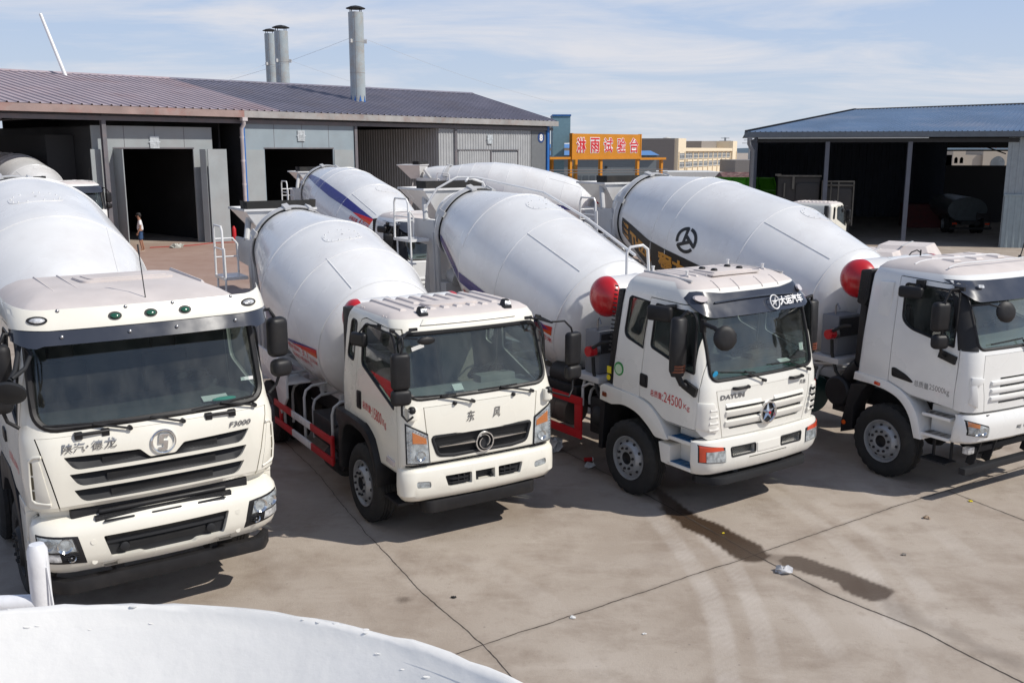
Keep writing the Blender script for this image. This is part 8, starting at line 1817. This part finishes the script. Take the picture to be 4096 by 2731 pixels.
# ------------------------------------------------------------------ litter
def litter(name, x, y, s, m_, label, cat, seed, flat=0.4):
    r = random.Random(seed); me = MB(); me.ball((0, 0, s*flat*0.6), s, s*0.7, s*flat, 12)
    v = [(a+r.uniform(-s, s)*0.25, b+r.uniform(-s, s)*0.25, max(0.003, c+r.uniform(-s, s)*0.3)) for a, b, c in me.v]; me.v = v
    o = me.build(name, m_, None, 0); o.location = (x, y, 0.002); tag(o, label, cat)
BAG = mat('clear_plastic', (0.55, 0.55, 0.56), 0.2, coat=0.4, noise=0.2, nscale=10)
litter('crushed_bottle', 3.06, 10.13, 0.10, BAG, 'crushed clear plastic bottle lying at the slab joint near the puddle', 'bottle', 1)
litter('plastic_bag', 0.62, 14.6, 0.17, BAG, 'crumpled plastic bag in the shade beside the small truck', 'bag', 2, 0.8)
litter('crumpled_wrapper', 1.17, 13.78, 0.08, BAG, 'crumpled pale wrapper on the ground under the side guard', 'wrapper', 3, 0.6)
litter('plastic_sheet', -16.3, 46.8, 0.34, mat('dull_sheet', (0.45, 0.45, 0.40), 0.6), 'crumpled pale plastic sheet on the ground behind the standing man', 'sheet', 4, 0.3)
m = MB(); m.cyl((-0.06, 0, 0.035), (0.06, 0.02, 0.035), 0.033, None, 14, 0); m.cyl((0.06, 0.02, 0.035), (0.075, 0.024, 0.035), 0.033, None, 14, 1); o = m.build('paper_cup', [RED, WHITE], None, 40); o.location = (1.16, 14.05, 0); tag(o, 'small red can lying in the shade by the side guard', 'can')
for i, (x, y, s, m_, nm, lb) in enumerate(((2.62, 11.25, 0.018, YELLOW, 'orange_scrap', 'tiny yellow scrap on the wet streak'), (6.2, 12.35, 0.03, YELLOW, 'leaf', 'yellow leaf on the concrete near the right truck'), (5.35, 11.75, 0.05, mat('tan_scrap', (0.35, 0.26, 0.18), 0.8), 'cardboard_scrap', 'tan cardboard scrap on the sunny concrete at right'), (-0.62, 9.5, 0.03, CHASSIS, 'rubber_scrap', 'small black rubber scrap on the sunlit concrete'), (0.62, 9.05, 0.03, PAPER, 'paper_scrap', 'tiny white paper scrap near the slab corner'), (-0.75, 12.55, 0.035, mat('brown_leaf', (0.12, 0.05, 0.03), 0.8), 'dry_leaf', 'dry brown leaf before the small truck'), (1.3, 8.72, 0.02, PAPER, 'paper_bit', 'small white paper bit on the concrete at the bottom'), (4.6, 10.6, 0.03, mat('stone', (0.22, 0.2, 0.18), 0.9), 'pebble', 'grey pebble between the tyre tracks'))):
    litter(nm, x, y, s, m_, lb, nm.split('_')[-1], 20+i, 0.35)

# ------------------------------------------------------------------ the man standing before the booth
def man():
    t = empty('person', (-17.38, 45.2, 0), R(200), 'man in white T-shirt and denim shorts standing before the dark booth doorway', 'person')
    SK = mat('skin', (0.33, 0.17, 0.11), 0.55); HAIR = mat('black_hair', (0.012, 0.010, 0.010), 0.6); TEE = mat('white_tee', (0.78, 0.78, 0.79), 0.8, noise=0.06, nscale=9); DEN = mat('denim', (0.035, 0.085, 0.19), 0.85, noise=0.25, nscale=14)
    def skin(name, verts, edges, rad, m_, root, par, sub=2):
        me = bpy.data.meshes.new(name); me.from_pydata(verts, edges, []); o = bpy.data.objects.new(name, me); COL.objects.link(o)
        md = o.modifiers.new('s', 'SKIN'); md.use_smooth_shade = True
        for i, r in enumerate(rad): me.skin_vertices[0].data[i].radius = r if isinstance(r, tuple) else (r, r)
        me.skin_vertices[0].data[root].use_root = True
        o.modifiers.new('u', 'SUBSURF').levels = sub; o.modifiers['u'].render_levels = sub
        dg = bpy.context.evaluated_depsgraph_get(); dg.update(); m2 = bpy.data.meshes.new_from_object(o.evaluated_get(dg)); bpy.data.objects.remove(o)
        return link(name, m2, m_, par, 180)
    # x forward, y left
    V = [(0, 0, 0.93), (0.01, 0, 1.12), (0.0, 0, 1.36), (0.02, 0, 1.47), (0.05, 0, 1.55), (0.06, 0, 1.68),
         (0.0, 0.18, 1.40), (-0.02, 0.23, 1.13), (0.09, 0.24, 0.92), (0.13, 0.235, 0.84), (0.0, -0.18, 1.40), (-0.05, -0.22, 1.13), (0.07, -0.23, 0.92), (0.11, -0.225, 0.84),
         (0.0, 0.10, 0.88), (0.04, 0.11, 0.48), (-0.03, 0.115, 0.10), (0.0, 0.115, 0.045), (0.14, 0.12, 0.03), (0.0, -0.10, 0.88), (-0.02, -0.11, 0.48), (-0.10, -0.115, 0.10), (-0.07, -0.115, 0.045), (0.07, -0.12, 0.03)]
    Eg = [(0, 1), (1, 2), (2, 3), (3, 4), (4, 5), (2, 6), (6, 7), (7, 8), (8, 9), (2, 10), (10, 11), (11, 12), (12, 13), (0, 14), (14, 15), (15, 16), (16, 17), (17, 18), (0, 19), (19, 20), (20, 21), (21, 22), (22, 23)]
    rad = [(0.11, 0.14), (0.095, 0.125), (0.10, 0.14), 0.055, 0.072, 0.088, 0.052, 0.042, 0.032, 0.030, 0.052, 0.042, 0.032, 0.030, 0.078, 0.055, 0.040, 0.036, 0.028, 0.078, 0.055, 0.040, 0.036, 0.028]
    b = skin('body', V, Eg, rad, SK, 0, t)
    m = MB()
    for sg in (1, -1):
        hx, hy, hz = V[9 if sg > 0 else 13]
        for k in range(4): m.tube([(hx+0.022-0.015*k, hy+sg*0.0, hz-0.01), (hx+0.035-0.015*k, hy, hz-0.06), (hx+0.045-0.014*k, hy-sg*0.015, hz-0.095+0.006*abs(k-1.4))], 0.0085, 6)
        m.tube([(hx+0.03, hy-sg*0.01, hz+0.02), (hx+0.055, hy-sg*0.025, hz-0.02), (hx+0.06, hy-sg*0.025, hz-0.05)], 0.009, 6)
    m.ball((0.155, 0, 1.645), 0.022, 0.014, 0.022, 8); m.ball((0.06, 0.088, 1.64), 0.02, 0.012, 0.03, 8); m.ball((0.06, -0.088, 1.64), 0.02, 0.012, 0.03, 8); m.build('hands', SK, b, 60)
    m = MB(); m.ball((0.035, 0, 1.715), 0.112, 0.092, 0.085, 16); m.ball((0.0, 0, 1.66), 0.085, 0.088, 0.10, 14); m.build('hair', HAIR, b, 60)
    f = MB()
    for sg in (1, -1): f.ball((0.138, sg*0.034, 1.672), 0.010, 0.016, 0.008, 8)
    f.ball((0.142, 0, 1.60), 0.008, 0.028, 0.007, 8); f.build('face', HAIR, b, 60)
    skin('shirt', [(0, 0, 0.92), (0.01, 0, 1.12), (0.0, 0, 1.36), (0.01, 0, 1.46), (0.0, 0.19, 1.39), (-0.015, 0.225, 1.20), (0.0, -0.19, 1.39), (-0.035, -0.215, 1.20)], [(0, 1), (1, 2), (2, 3), (2, 4), (4, 5), (2, 6), (6, 7)], [(0.135, 0.17), (0.115, 0.15), (0.12, 0.165), (0.065, 0.075), 0.068, 0.066, 0.068, 0.066], TEE, 0, b)
    skin('shorts', [(0, 0, 0.96), (0.0, 0.10, 0.84), (0.035, 0.115, 0.50), (0.0, -0.10, 0.84), (-0.02, -0.115, 0.50)], [(0, 1), (1, 2), (0, 3), (3, 4)], [(0.12, 0.15), 0.10, 0.088, 0.10, 0.088], DEN, 0, b)
    for x, y in ((0.06, 0.12), (-0.01, -0.12)):
        s = MB(); s.xy(rpoly([(x-0.12, y-0.045), (x+0.13, y-0.05), (x+0.13, y+0.05), (x-0.12, y+0.045)], 0.04, 4), 0.0, 0.028); s.tube([(x+0.02, y-0.05, 0.03), (x+0.03, y, 0.075), (x+0.02, y+0.05, 0.03)], 0.012, 6); s.build('sandal', mat('sandal_tan', (0.5, 0.42, 0.33), 0.7), b, 30)
man()
